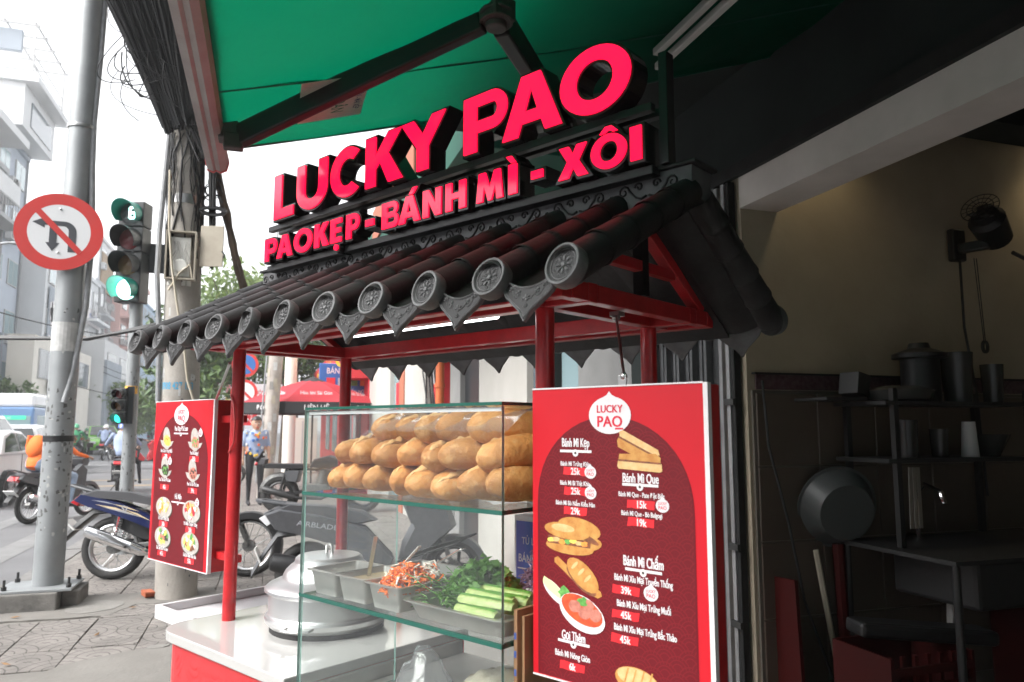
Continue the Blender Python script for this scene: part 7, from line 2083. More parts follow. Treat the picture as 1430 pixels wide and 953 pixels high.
STAND = dict(pelvis=(0, 0, .90), chest=(.0, 0, 1.18), neck=(0, 0, 1.36), head=(.01, 0, 1.45), look=(1, 0, 0), shoulder_l=(0, .17, 1.30), shoulder_r=(0, -.17, 1.30), elbow_l=(-.02, .23, 1.06), elbow_r=(-.02, -.23, 1.06),
             wrist_l=(.06, .23, .84), wrist_r=(.06, -.23, .84), hip_l=(0, .09, .86), hip_r=(0, -.09, .86), knee_l=(.02, .10, .48), knee_r=(.02, -.10, .48), ankle_l=(0, .10, .085), ankle_r=(0, -.10, .085), toe=(1, 0, 0))
RIDE = dict(pelvis=(.05, 0, .93), chest=(.16, 0, 1.20), neck=(.22, 0, 1.40), head=(.26, 0, 1.50), look=(1, 0, .0), shoulder_l=(.19, .20, 1.34), shoulder_r=(.19, -.20, 1.34), elbow_l=(.40, .36, 1.12), elbow_r=(.40, -.36, 1.12),
            wrist_l=(.72, .29, 1.05), wrist_r=(.72, -.29, 1.05), hip_l=(.08, .10, .90), hip_r=(.08, -.10, .90), knee_l=(.50, .20, .74), knee_r=(.50, -.20, .74), ankle_l=(.46, .20, .34), ankle_r=(.46, -.20, .34), toe=(1, 0, 0))
def with_(J, **kw):
    d = dict(J); d.update(kw); return d

def floral(o, J):
    rg = random.Random(5); mb = MB('cloth_orange')
    for i in range(46):
        a = rg.uniform(0, 2 * PI); z = rg.uniform(.88, 1.32)
        rx, ry = (.185, .128) if z > 1.0 else (.175, .128)
        mb.use(['sign_blue', 'shop_yellow', 'cloth_white', 'cloth_orange'][i % 4])
        c = Vector((ry * cos(a), rx * sin(a), z)); n = Vector((cos(a), sin(a), 0)); t = Vector((-sin(a), cos(a), 0))
        for k in range(5): mb.ell(c + (t * cos(k * 1.256) + Vector((0, 0, 1)) * sin(k * 1.256)) * .016, (.012, .012, .012), n=6)
    mb.build('flower_print', o, kind='stuff')
figure('person', 'person in a grey blue floral blouse and black trousers standing beyond the vintage motorcycle', (-0.20, 14.6, 0), rad(-80), STAND, 'cloth_blue', 'cloth_black', sleeve=False, extra_top=floral)
mb = MB('cup_clear'); mb.ell((0, 0, .13), (.09, .05, .14)); mb.tube([(0, -.02, .25), (0, 0, .38), (0, .02, .25)], .008, 5)
mb.top('shopping_bag', 'pale blue plastic bag hanging from the hand of the person in floral blouse', 'bag', (-0.44, 14.50, .44))

# riders on the road
ROAD = 'motorcycles riding on the road'
RID = 'riders on the road'
Zr = -0.12
underbone('road_motorcycle', 'black motorcycle with white number plate under the orange jacket rider', (-3.55, 13.85, Zr), rad(62), 'grey_plastic', group=ROAD)
def backpack(o, J):
    mb = MB('cloth_orange'); mb.ell((.05, .02, 1.22), (.10, .15, .19), (0, .35, 0), n=14); mb.tube([(.14, .14, 1.36), (.02, .13, 1.38), (-.02, .12, 1.2)], .02, 6); mb.build('backpack', o)
figure('person', 'person in bright orange jacket and jeans riding off behind the steel sign pole', (-3.55, 13.85, Zr), rad(62), with_(RIDE, ankle_r=(.50, -.30, .30), knee_r=(.56, -.30, .72), chest=(.18, 0, 1.18), neck=(.32, 0, 1.37), head=(.40, 0, 1.46), shoulder_l=(.27, .20, 1.32), shoulder_r=(.27, -.20, 1.32), elbow_r=(.60, -.30, 1.08), wrist_r=(.84, -.30, 1.02)), 'cloth_orange', 'cloth_jeans', head_thing='helmet_orange', extra_top=backpack, group=RID)
underbone('road_motorcycle', 'motorcycle with chrome exhaust under the rider in the pale blue shirt', (-3.22, 19.4, Zr), rad(92), 'grey_plastic', group=ROAD)
figure('person', 'person in pale blue shirt and blue and orange cap riding away past the signal pole', (-3.22, 19.4, Zr), rad(92), with_(RIDE, ankle_r=(.30, -.40, .28), knee_r=(.42, -.34, .70)), 'cloth_blue', 'cloth_black', sleeve=False, head_thing='helmet_blue', group=RID)
underbone('road_motorcycle', 'dark motorcycle under the rider in the brown hooded jacket', (-6.4, 28.0, Zr), rad(95), 'bike_red', group=ROAD, simple=True)
def hood(o, J):
    mb = MB('cloth_brown'); mb.tube([(.16, 0, 1.25), (.20, 0, 1.5), (.22, 0, 1.75), (.23, 0, 1.95)], [.20, .16, .10, .03], 12); mb.build('tall_hood', o)
figure('person', 'person wrapped in a brown hooded jacket and khaki trousers riding beside the steel pole', (-6.4, 28.0, Zr), rad(95), RIDE, 'cloth_brown', 'cloth_khaki', head_thing='helmet_orange', extra_top=hood, group=RID, face=False)
underbone('road_motorcycle', 'motorcycle under the rider in the green jacket ahead of the brown rider', (-6.9, 32.0, Zr), rad(95), 'grey_plastic', group=ROAD, simple=True)
figure('person', 'person in green jacket and green helmet riding just ahead of the brown jacket', (-6.9, 32.0, Zr), rad(95), RIDE, 'cloth_green', 'cloth_black', head_thing='helmet_green', group=RID, face=False)
scooter('road_scooter', 'red scooter crossing behind the left menu box', (-5.0, 30.6, Zr), rad(15), 'bike_red', group=ROAD)
figure('person', 'person in maroon shirt riding the red scooter beside the left menu box', (-5.0, 30.6, Zr), rad(15), RIDE, 'cloth_maroon', 'cloth_black', head_thing='hair' and 'cloth_black', group=RID, face=False)
crowd = [(-5.9, 36, 'cloth_white', 'helmet_white', 'white helmet and pale shirt, nearest the red scooter'), (-7.2, 39, 'cloth_blue', 'helmet_white', 'white helmet and blue shirt behind the signal pole'),
         (-11.2, 52, 'cloth_black', 'helmet_green', 'dark shirt left of the green car'), (-13.2, 60, 'cloth_maroon', 'helmet_white', 'maroon shirt far left of the green car'), (-11.5, 66, 'cloth_orange', 'helmet_white', 'orange shirt far up the road'),
         (-16.0, 72, 'cloth_blue', 'helmet_orange', 'blue shirt farthest up the road'), (-10.2, 75, 'cloth_green', 'helmet_green', 'green shirt far up the road behind the green car')]
for x, y, t, h, lab in crowd:
    underbone('road_motorcycle', 'motorcycle under the rider with ' + lab, (x, y, Zr), rad(88), 'bike_red' if t == 'cloth_maroon' else 'grey_plastic', group=ROAD, simple=True)
    figure('person', 'rider with ' + lab, (x, y, Zr), rad(88), RIDE, t, 'cloth_black', head_thing=h, group=RID, face=False)
figure('person', 'person in green jacket and trousers standing under the red umbrella', (0.98, 29.5, 0), rad(-120), with_(STAND, knee_l=(.12, .14, .48), ankle_l=(.05, .22, .085)), 'cloth_green', 'cloth_green', face=False)

# ================================================================ CARS AND BUS  (x forward, z up, about the middle of the rear axle on the ground)
def car(name, label, at, heading, paint, kind='sedan', cat='car', group=None):
    c = thing(name, label, cat, at, rz=heading, group=group)
    W = .87; wb = 2.6; r = .32
    if kind == 'sedan':
        low = [(-.85, .42), (-.92, .62), (-.90, .93), (-.55, 1.0), (.2, 1.0), (1.9, .98), (2.35, .93), (3.1, .80), (3.38, .68), (3.42, .42), (3.2, .22), (-.6, .22)]
        cab = [(-.62, .985), (-.05, 1.38), (.55, 1.47), (1.15, 1.44), (2.15, .965)]
    else:
        low = [(-.70, .42), (-.76, .70), (-.74, 1.02), (-.5, 1.05), (2.0, 1.04), (2.5, .98), (3.1, .86), (3.36, .72), (3.40, .42), (3.2, .24), (-.5, .24)]
        cab = [(-.70, 1.03), (-.52, 1.52), (0.0, 1.62), (1.2, 1.60), (2.15, 1.02)]
    mb = MB(paint)
    f = lambda pts, q, y, dz=0: [(x, y, z * q + dz) for x, z in pts]
    mb.loft([f(low, 1, -W + .10), f(low, 1, -W + .02), f(low, 1, -W), f(low, 1, W), f(low, 1, W - .02), f(low, 1, W - .10)][0:1] + [f(low, 1, -W), f(low, 1, W)], smooth=False)
    mb.loft([[(x, y * (1 - .20 * max(0, (z - 1.0) / .5)), z) for x, z in cab] for y in (-W + .03, W - .03)], smooth=False)
    body = mb.build('body', c, bevel=.06, seg=3)
    def gl(pts, name='window'):
        for s_ in (-1, 1):
            mb = MB('car_glass')
            mb.add([(x, s_ * ((W - .03) * (1 - .20 * max(0, (z - 1.0) / .5)) + .006), z) for x, z in pts], [tuple(range(len(pts)))]); mb.build(name, c, flip=False)
    if kind == 'sedan':
        gl([(-.30, 1.04), (.0, 1.30), (.42, 1.40), (.62, 1.40), (.62, 1.04)]); gl([(.70, 1.04), (.70, 1.40), (1.12, 1.375), (1.72, 1.07)])
        rear = [(-.60, 1.02), (-.08, 1.36)]; fr = [(1.18, 1.42), (2.10, 1.0)]
    else:
        gl([(-.52, 1.10), (-.40, 1.46), (.45, 1.53), (.45, 1.10)]); gl([(.53, 1.10), (.53, 1.53), (1.15, 1.52), (1.75, 1.12)])
        rear = [(-.705, 1.10), (-.58, 1.48)]; fr = [(1.25, 1.57), (2.08, 1.08)]
    for nm, ((xa, za), (xb, zb)), off in (('rear_window', rear, -.02), ('windscreen', fr, .03)):
        mb = MB('car_glass'); wa = (W - .12) * (1 - .2 * max(0, (za - 1) / .5)); wb_ = (W - .12) * (1 - .2 * max(0, (zb - 1) / .5))
        mb.add([(xa + off, -wa, za + .012), (xa + off, wa, za + .012), (xb + off, wb_, zb + .012), (xb + off, -wb_, zb + .012)], [(0, 1, 2, 3)]); mb.build(nm, c, flip=False)
    for x in (0, wb):
        for s_ in (-1, 1):
            mb = MB('black_plastic'); mb.cyl((x, s_ * (W - .25), r), (x, s_ * (W + .004), r), r * 1.16, n=24); mb.build('wheel_arch', c)
            mb = MB('black_rubber'); T = Matrix.Translation((x, s_ * (W - .09), r)) @ Matrix.Rotation(PI / 2, 4, 'X')
            mb.lathe([(r * .62, -.11), (r * .95, -.11), (r, -.08), (r, .08), (r * .95, .11), (r * .62, .11)], 28, T); w = mb.build('wheel', c)
            mb = MB('alloy'); mb.lathe([(r * .62, -.10), (r * .58, -.06), (r * .58, .06), (r * .62, .10)], 28, T)
            for k in range(10): a = k * PI / 5; mb.beam((x, s_ * (W + .0), r), (x + r * .6 * cos(a), s_ * (W + .005), r + r * .6 * sin(a)), .03, .045, (0, 1, 0))
            mb.use('black_plastic'); mb.cyl((x, s_ * (W - .14), r), (x, s_ * (W - .10), r), r * .58, n=20); mb.build('rim', w)
    for s_ in (-1, 1):
        mb = MB('tail_red'); mb.box(-.955 if kind == 'sedan' else -.79, -.70, s_ * W - .16 * (s_ > 0) - .006 * (s_ < 0), s_ * W + .16 * (s_ < 0) + .006 * (s_ > 0), .72, .90); mb.build('tail_light', c, bevel=.02)
        mb = MB('lamp_clear'); mb.box(3.12, 3.43, s_ * W - .30 * (s_ > 0) - .004 * (s_ < 0), s_ * W + .30 * (s_ < 0) + .004 * (s_ > 0), .60, .74); mb.build('headlight', c, bevel=.02)
        mb = MB(paint); mb.ell((1.80, s_ * (W + .09), 1.05), (.09, .09, .065)); mb.build('wing_mirror', c)
        for x in (.45, 1.35):
            mb = MB(paint); mb.box(x - .09, x + .09, s_ * W - .004 if s_ < 0 else W, s_ * W if s_ < 0 else W + .012, .86, .89); mb.build('door_handle', c)
            mb = MB('black_plastic'); xx = x + (.22 if x < 1 else .65); mb.box(xx, xx + .008, -W - .0015 if s_ < 0 else W - .01, -W + .01 if s_ < 0 else W + .0015, .34, .98); mb.build('door_seam', c)
    mb = MB('black_plastic'); mb.box(3.36, 3.435, -.55, .55, .34, .52); mb.build('grille', c, bevel=.01)
    mb = MB('plate_white'); mb.box(3.436, 3.446, -.25, .25, .40, .51); mb.box(-.955 if kind == 'sedan' else -.79, -.925 if kind == 'sedan' else -.765, -.25, .25, .60, .71); mb.build('number_plate', c)
    return c
CARS = 'cars on the road'
car('parked_car', 'white sedan at the left edge driving off beside the orange rider', (-5.62, 17.1, Zr), rad(90), 'car_white', group=CARS)
car('white_car', 'white hatchback in the next lane behind the white sedan', (-7.55, 22.8, Zr), rad(90), 'car_white', 'suv', group=CARS).scale = (1, 1, 1.15)
car('white_car', 'white van like car farther on between the bus and the sedan', (-8.25, 30.0, Zr), rad(92), 'car_white', 'suv', group=CARS)
car('green_car', 'bright green hatchback coming towards us in the middle of the road', (-9.6, 50.5, Zr), rad(-72), 'car_green', 'suv', group=CARS)
def bus():
    b = thing('city_bus', 'blue and white city bus with a green lit route display beyond the white cars', 'bus', (-10.9, 37.5, Zr), rz=rad(-90))
    L, W, H = 7.5, 1.2, 3.0
    mb = MB('bus_blue'); mb.box(-L, 0, -W, W, .35, 2.4); mb.build('body', b, bevel=.08)
    mb = MB('car_white'); mb.box(-L + .05, -.06, -W + .03, W - .03, 2.402, H); mb.build('roof', b, bevel=.12)
    mb = MB('win_teal'); mb.box(.003, .02, -W + .12, W - .12, 1.15, 2.02); mb.build('windscreen', b, bevel=.02)
    mb = MB('bus_led'); mb.box(.021, .03, -W + .2, W - .3, 1.86, 2.02); mb.use('print_white'); mb.text('22 - BẾN XE', Matrix.Translation((.032, 0, 1.885)) @ Matrix.Rotation(PI / 2, 4, 'Z') @ Matrix.Rotation(PI / 2, 4, 'X'), .13, 1, .01); mb.build('route_display', b, flip=False)
    for s_ in (-1, 1):
        for k in range(5):
            mb = MB('win_teal'); x = -.5 - k * 1.35; mb.box(x - 1.2, x, s_ * W - .004 if s_ < 0 else W - .012, s_ * W + .012 if s_ < 0 else W + .004, 1.25, 2.05); mb.build('window', b)
        for x in (-1.4, -5.8):
            mb = MB('black_rubber'); mb.cyl((x, s_ * (W - .25), .45), (x, s_ * (W + .01), .45), .45, n=22); mb.build('wheel', b)
        mb = MB('lamp_clear'); mb.box(.003, .03, s_ * .75 - .2, s_ * .75 + .2, .65, .85); mb.build('headlight', b)
bus()

# ================================================================ BUILDINGS ACROSS THE STREET
def block(name, label, X, Y0, Y1, H, col, floors, bays, depth=14, win='win_dark', balc=None, side_bays=0, parapet=True, cat='building', z0=-.12, skip_ground=False, base=None):
    """street front at x=X looking towards +x; the end wall at y=Y0 looks towards us"""
    b = thing(name, label, cat, (X, (Y0 + Y1) / 2, z0))
    hy = (Y1 - Y0) / 2; fh = H / floors
    mb = MB(col); mb.box(-depth, 0, -hy, hy, 0, H); wall = mb.build('wall', b)
    if parapet:
        mb = MB(col); mb.box(-depth - .05, .12, -hy - .08, hy + .08, H + .002, H + .28); mb.build('parapet', b)
    bw = 2 * hy / bays
    for f in range(0 if not skip_ground else 1, floors):
        for k in range(bays):
            y = -hy + (k + .5) * bw; z = f * fh + fh * .30
            h = fh * .50; w = bw * .62
            mb = MB('win_frame'); mb.box(.001, .07, y - w / 2, y + w / 2, z, z + h); fr = mb.build('window', b)
            mb = MB(win)
            for q in (0, 1): mb.box(.071, .08, y - w / 2 + .06 + q * (w / 2 - .03), y - .04 + q * (w / 2 - .02), z + .06, z + h - .06)
            mb.build('pane', fr)
        if balc and f > 0 and f in balc:
            mb = MB(col); mb.box(.002, .95, -hy + .1, hy - .1, f * fh - .10, f * fh + .10); sl = mb.build('balcony', b)
            mb = MB('win_frame'); mb.box(.90, .94, -hy + .1, hy - .1, f * fh + .95, f * fh + 1.0)
            n = int(2 * hy / .35)
            for q in range(n): yy = -hy + .15 + q * (2 * hy - .3) / max(1, n - 1); mb.box(.905, .93, yy - .012, yy + .012, f * fh + .10, f * fh + .95)
            mb.build('railing', sl)
    rg = random.Random(len(label) + int(Y0))
    for q in range(max(2, floors)):
        y, z = rg.uniform(-hy + .6, hy - .6), fh * rg.randrange(1, floors + 0 or 1) + fh * .12 if floors > 1 else .5
        mb = MB('win_frame'); mb.box(.10, .42, y - .42, y + .42, z, z + .55); mb.use('black_plastic'); mb.cyl((.421, y - .1, z + .27), (.43, y - .1, z + .27), .2, n=14); mb.build('air_conditioner', b)
    if not skip_ground and Y0 > 30:
        mb = MB(rg.choice(['shop_red', 'shop_blue', 'shop_yellow', 'b_slate', 'print_white'])); mb.box(.10, .95, -hy + .3, -hy + .4, fh * 1.2, fh * rg.uniform(1.9, 2.6)); mb.build('hanging_board', b)
        mb = MB(rg.choice(['shop_red', 'shop_blue', 'b_white', 'b_slate'])); mb.box(.10, .30, -hy + .5, hy - .3, fh * .86, fh * 1.16); mb.build('shop_board', b)
        mb = MB('conduit'); mb.cyl((.08, hy - .2, 0), (.08, hy - .2, H), .06, n=8); mb.build('drain_pipe', b)
    for f in range(1, floors):
        for k in range(side_bays):
            x = -(k + .5) * depth / side_bays * .6 - .5; z = f * fh + fh * .3
            mb = MB('win_frame'); mb.box(x - .6, x + .6, -hy - .06, -hy - .001, z, z + fh * .45); fr = mb.build('window', b)
            mb = MB(win); mb.box(x - .54, x - .03, -hy - .07, -hy - .061, z + .05, z + fh * .45 - .05); mb.box(x + .03, x + .54, -hy - .07, -hy - .061, z + .05, z + fh * .45 - .05); mb.build('pane', fr)
    return b
def bx(b, name, m, x0, x1, y0, y1, z0, z1, parent=None, bevel=0):
    mb = MB(m); mb.box(x0, x1, y0, y1, z0, z1); return mb.build(name, parent or b, bevel=bevel)

b = block('corner_building', 'grey meshed building with white balcony at the far left edge', -13.0, 37.0, 42.5, 14.2, 'b_mesh', 5, 2, depth=20, balc=[4])
bx(b, 'balcony_box', 'b_white', -2, .7, -2.75, 2.75, 12.6, 13.5); bx(b, 'roof_slab', 'b_white', -3, .9, -2.85, 2.85, 15.6, 16.0); bx(b, 'top_wall', 'b_white', -20, -1.5, -2.7, 2.7, 14.5, 15.6)
b = block('tower_building', 'white tower with a steel pergola on its roof, left of the sign pole', -14.5, 45.5, 51.0, 17.6, 'b_panel', 6, 2, depth=11, balc=None, win='win_teal')
bx(b, 'side_cladding', 'b_panel', -11.0, .05, -2.85, -2.76, .2, 16.4)
bx(b, 'top_floor', 'b_white', -10, 1.2, -2.9, 3.1, 17.9, 20.3); bx(b, 'roof_slab', 'b_white', -10.5, 1.9, -3.2, 3.6, 20.31, 20.65)
bx(b, 'window', 'win_dark', 1.201, 1.26, -1.6, 2.4, 18.3, 19.7); bx(b, 'window', 'win_dark', -6, -.5, -2.96, -2.901, 18.4, 19.8)
for x in (-9, -5, -1, 1.5):
    for y in (-2.9, 3.2):
        bx(b, 'pergola_post', 'win_frame', x - .05, x + .05, y - .05, y + .05, 20.66, 23.6)
for y in (-2.9, -1.4, .1, 1.6, 3.2): bx(b, 'pergola_beam', 'win_frame', -9.2, 1.7, y - .05, y + .05, 23.61, 23.72)
for x in (-9, -6, -3, 0, 1.5): bx(b, 'pergola_rail', 'win_frame', x - .04, x + .04, -3.0, 3.3, 23.73, 23.82)
for z in (21.3, 21.9): bx(b, 'railing', 'win_frame', -9.2, 1.6, -2.97, -2.92, z, z + .05); bx(b, 'railing', 'win_frame', 1.5, 1.56, -2.9, 3.2, z, z + .05)
bx(b, 'roof_sheet', 'b_slate', -9, 0.8, -2.7, -2.4, 22.2, 23.4)
b = block('shop_house', 'white shop house with tattered poster over its windows, left of the sign pole', -13.2, 51.4, 56.5, 12.6, 'b_pale', 4, 2, balc=[1, 2], win='win_teal')
mb = MB('b_slate'); mb.box(.10, .14, -2.0, 2.0, 6.2, 10.2); mb.use('print_white')
rg = random.Random(3)
for k in range(14): mb.cbox((.16, rg.uniform(-1.6, 1.6), rg.uniform(6.8, 9.0)), (.02, rg.uniform(.3, .9), rg.uniform(.4, 1.4)), (rg.uniform(-.2, .2), 0, 0))
mb.build('tattered_poster', b)
bx(b, 'shop_board', 'b_white', .2, .35, -2.3, 2.3, 4.5, 5.7)
block('shop_house', 'brown stained narrow house just left of the steel pole', -13.4, 56.7, 60.0, 10.4, 'b_tan', 4, 2, balc=[1, 2, 3])
b = block('shop_house', 'white house with blue lettered board just right of the steel pole', -13.0, 60.2, 65.0, 12.4, 'b_pale', 4, 2, balc=[2, 3])
bx(b, 'shop_board', 'print_white', .2, .3, -2.2, 2.2, 9.0, 10.2); mb = MB('sign_blue'); mb.text('SƠN TÙNG', Matrix.Translation((.31, 0, 9.3)) @ Matrix.Rotation(PI / 2, 4, 'Z') @ Matrix.Rotation(PI / 2, 4, 'X'), .8, .8, .02); mb.build('board_lettering', b, flip=False)
block('shop_house', 'grey balconied house beside the corrugated conduit', -13.4, 65.2, 69.0, 13.0, 'b_grey', 5, 2, balc=[1, 2, 3, 4])
b = block('tall_house', 'tall white house with a brown louvred panel under its roof', -14.0, 69.2, 75.0, 17.4, 'b_white', 6, 2, balc=[2, 3])
bx(b, 'louvre_panel', 'b_brown', .05, .15, -2.2, 2.4, 13.2, 16.4)
b = block('shop_house', 'pink house with a projecting eave and pink balconies', -13.2, 75.2, 82.0, 14.5, 'b_pink', 5, 2, balc=[2, 3, 4])
bx(b, 'eave', 'b_pink', -6, 1.4, -3.6, 3.6, 14.8, 15.2)
b = block('wall_building', 'low white blank walled building with grey shop board, right of the steel pole', -11.0, 58.0, 72.0, 7.6, 'b_white', 2, 3, depth=1.6, skip_ground=True, parapet=False)
bx(b, 'shop_board', 'b_slate', .01, .2, -6.9, -1.5, 1.0, 6.2); mb = MB('print_white'); mb.text('XUÂN', Matrix.Translation((.22, -4.2, 2.0)) @ Matrix.Rotation(PI / 2, 4, 'Z') @ Matrix.Rotation(PI / 2, 4, 'X'), 1.1, .9, .02); mb.build('board_lettering', b, flip=False)
b = block('wall_building', 'low beige blank walled building behind the bus', -11.6, 44.0, 57.0, 6.3, 'b_beige', 2, 3, depth=1.2, skip_ground=True, parapet=False)
bx(b, 'shop_board', 'rust', .01, .15, 1.2, 2.4, 4.4, 6.2)
block('office_block', 'blue grey glazed office block at the end of the street', -13.5, 84.0, 104.0, 15.2, 'b_blue', 6, 7, depth=16, win='b_slate', side_bays=4)
block('office_block', 'slate blue lower block right of the glazed office block', -12.0, 106.0, 128.0, 14.5, 'b_slate', 5, 6, depth=12, win='win_teal', side_bays=3)
block('shop_house', 'cream low house at the far end of the street beside the signal pole', -11.0, 130.0, 150.0, 12.0, 'b_cream', 4, 5, depth=12, balc=[1, 2], side_bays=3)
b = block('shop_house', 'pale low house with red upright board near the concrete pole', -8.0, 152.0, 175.0, 13.0, 'b_white', 4, 5, depth=12, side_bays=4)
bx(b, 'upright_board', 'shop_red', .1, .9, -9, -8.7, 3.5, 10)
block('end_building', 'wide pale building closing the view at the end of the street', 4.0, 210.0, 240.0, 15.0, 'b_grey', 5, 6, depth=70, side_bays=14)

# unseen houses across the street and behind the camera, added to cut sky light
for k in range(6):
    y = -30 + k * 11
    block('sky_blocker_house', ['cream', 'grey', 'pale', 'white', 'pink', 'beige'][k] + ' terrace house across the junction, before the corner building', -30.0, y, y + 10.8, [10, 12, 9, 11, 12, 10][k], ['b_cream', 'b_grey', 'b_pale', 'b_white', 'b_pink', 'b_beige'][k], 4, 3)
block('sky_blocker_house', 'grey house on our pavement beyond the awning, behind the viewer', 1.2, -20.0, -6.2, 13.0, 'b_grey', 4, 4, depth=-9.0 if False else 14)

# ================================================================ BUILDINGS ON OUR SIDE, BEHIND THE CART
def side_shops():
    X = 2.15
    b = thing('neighbour_shop', 'pale neighbouring shop front with black door and white piers behind the glass case', 'building', (X, 6.0, 0))
    def q(name, m, y0, y1, x0=0.0, x1=.30, z0=0, z1=3.6, par=None):
        mb = MB(m); mb.box(x0, x1, y0 - 6.0, y1 - 6.0, z0, z1); return mb.build(name, par or b, bevel=.004)
    q('dark_pier', 'dark_wall', 3.85, 4.20); q('wall', 'pier_grey', 4.205, 5.05); q('pier', 'pier_white', 6.20, 6.88); q('pier', 'pier_white', 6.885, 7.84, .02)
    w = q('window', 'pier_grey', 5.055, 5.52, .06, .10); q('window_pane', 'win_teal', 5.12, 5.48, .045, .059, 1.0, 2.9, w); q('window_sill', 'shop_blue', 5.12, 5.48, .02, .044, 1.55, 1.62, w)
    q('pier', 'dark_wall', 5.525, 5.85); w = q('window', 'pier_grey', 5.855, 6.195, .06, .10); q('window_pane', 'win_dark', 5.90, 6.15, .045, .059, .9, 2.9, w)
    d = q('door', 'door_black', 7.845, 8.60, .06, .12); q('pier', 'pier_grey', 8.605, 9.12); q('fascia', 'pier_white', 3.85, 9.12, -.02, -.001, 3.2, 4.1)
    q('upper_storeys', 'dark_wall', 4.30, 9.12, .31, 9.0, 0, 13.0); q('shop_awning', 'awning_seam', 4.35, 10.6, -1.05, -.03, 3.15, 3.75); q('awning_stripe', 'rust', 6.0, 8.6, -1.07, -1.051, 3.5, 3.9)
    mb = MB('pipe_orange'); mb.cyl((-.10, 3.26, 0), (-.10, 3.26, 4.0), .055, n=12)
    for z in (.9, 1.9, 2.9): mb.cyl((-.10, 3.26, z), (-.10, 3.26, z + .05), .068, n=12)
    mb.build('drain_pipe', b)
    mb = MB('meter_white'); mb.box(-.16, -.01, 2.62, 2.86, 1.15, 1.55); mb.build('socket_box', b)
    b2 = thing('neighbour_shop', 'next shop with white piers, dark red door frame and hanging wires', 'building', (X, 12.0, 0))
    def r(name, m, y0, y1, x0=0.0, x1=.30, z0=0, z1=3.6):
        mb = MB(m); mb.box(x0, x1, y0 - 12.0, y1 - 12.0, z0, z1); return mb.build(name, b2, bevel=.004)
    r('recess', 'pier_grey', 9.4, 10.7, .20, .3); r('pier', 'pier_white', 10.7, 12.4); r('door_frame', 'rust', 12.41, 12.85, -.02, .1); r('show_window', 'win_teal', 12.86, 14.0, .08, .1); r('red_panel', 'shop_red', 13.0, 13.6, .05, .079, .6, 2.2); r('pier', 'pier_white', 14.01, 17.0); r('upper_storeys', 'b_cream', 9.13, 17.0, .31, 9, 0, 12.0)
    mb = MB('shop_red'); mb.box(.05, .16, -2.2, -1.6, 1.7, 2.9); mb.use('print_white'); mb.box(.03, .049, -2.1, -1.7, 2.0, 2.3); mb.build('notice_board', b2)
    mb = MB('cable_black'); rg = random.Random(7)
    for k in range(12):
        y = -2.5 + rg.random() * 1.1
        mb.tube([(.02, y, 3.4), (-.04, y + rg.uniform(-.2, .2), 2.8), (-.02, y + rg.uniform(-.3, .3), 2.2), (.03, y + rg.uniform(-.3, .3), 1.4)], rg.uniform(.008, .02), 5)
    for k in range(5): mb.tube([(-.03, -2.0 + .18 * cos(t), 2.45 + .22 * sin(t)) for t in [j * PI / 7 for j in range(14)]], .009, 4, closed=True)
    mb.build('hanging_wires', b2)
    b3 = thing('red_shop', 'red and yellow shop front beyond the red umbrella', 'building', (X, 24.0, 0))
    def s(name, m, y0, y1, x0=0.0, x1=.30, z0=0, z1=3.6):
        mb = MB(m); mb.box(x0, x1, y0 - 24.0, y1 - 24.0, z0, z1); return mb.build(name, b3, bevel=.004)
    s('wall', 'shop_red', 17.2, 33.0, 0, .3, 0, 2.5); f = s('fascia', 'shop_red', 17.2, 33.0, -.5, .3, 2.51, 3.5); s('upper_storeys', 'b_beige', 17.2, 33.0, .31, 9, 0, 6.0)
    mb = MB('shop_yellow'); mb.text('CƠM TẤM', Matrix.Translation((-.51, 1.0, 2.7)) @ Matrix.Rotation(-PI / 2, 4, 'Z') @ Matrix.Rotation(PI / 2, 4, 'X'), .9, 1.6, .03); mb.text('QUÁN', XZ(-.1, -6.83, 2.75), .5, .9, .03); mb.build('lettering', b3, flip=False)
    for y in (18.5, 20.5, 22.5, 25, 28): s('shop_window', 'win_teal', y, y + 1.4, -.05, -.001, .6, 2.3)
    sg = thing('blue_board', 'blue shop board with coloured squares and white lines over the umbrella', 'sign', (1.72, 18.0, 1.98))
    mb = MB('shop_blue'); mb.box(-.62, .62, 0, .08, 0, .92); mb.build('panel', sg, bevel=.02)
    mb = MB('print_white'); mb.text('BÁNH CUỐN', XZ(0, -.003, .68), .19, .8, .02)
    for k, m in enumerate(('shop_red', 'b_slate', 'print_green', 'print_orange')): bx(sg, 'coloured_square', m, -.45 + k * .26, -.25 + k * .26, -.006, -.001, .40, .58)
    mb.use('print_white'); mb.text('GIAO HÀNG TẬN NƠI', XZ(0, -.003, .22), .12, .75, .015); mb.text('0903 122 456', XZ(0, -.003, .07), .12, .75, .015); mb.build('lettering', sg, flip=False)
    mb = MB('galv'); mb.cyl((.3, .12, -1.98), (.3, .12, .9), .04, n=10); mb.build('post', sg)
side_shops()

# thin wires over the street
for k, (x0, y0_, z0_, x1, y1_, z1_) in enumerate(((-9.4, 27.5, 5.4, -2.4, 40, 6.2), (-11, 58, 5.6, -3.0, 60, 4.6), (-11, 58, 5.2, -3.0, 60, 4.2), (-12.5, 50, 4.4, -3.4, 56, 3.4))):
    mb = MB('cable_black'); A, B = Vector((x0, y0_, z0_)), Vector((x1, y1_, z1_))
    mb.tube([A.lerp(B, t) - Vector((0, 0, 4 * t * (1 - t) * .7)) for t in [j / 12 for j in range(13)]], .022, 5)
    mb.top('overhead_wire', ['thin overhead wire from the street lamp across the road', 'upper thin black wire over the far road', 'middle thin black wire over the far road', 'lowest thin black wire sagging over the far road'][k], 'wire', (0, 0, 0))

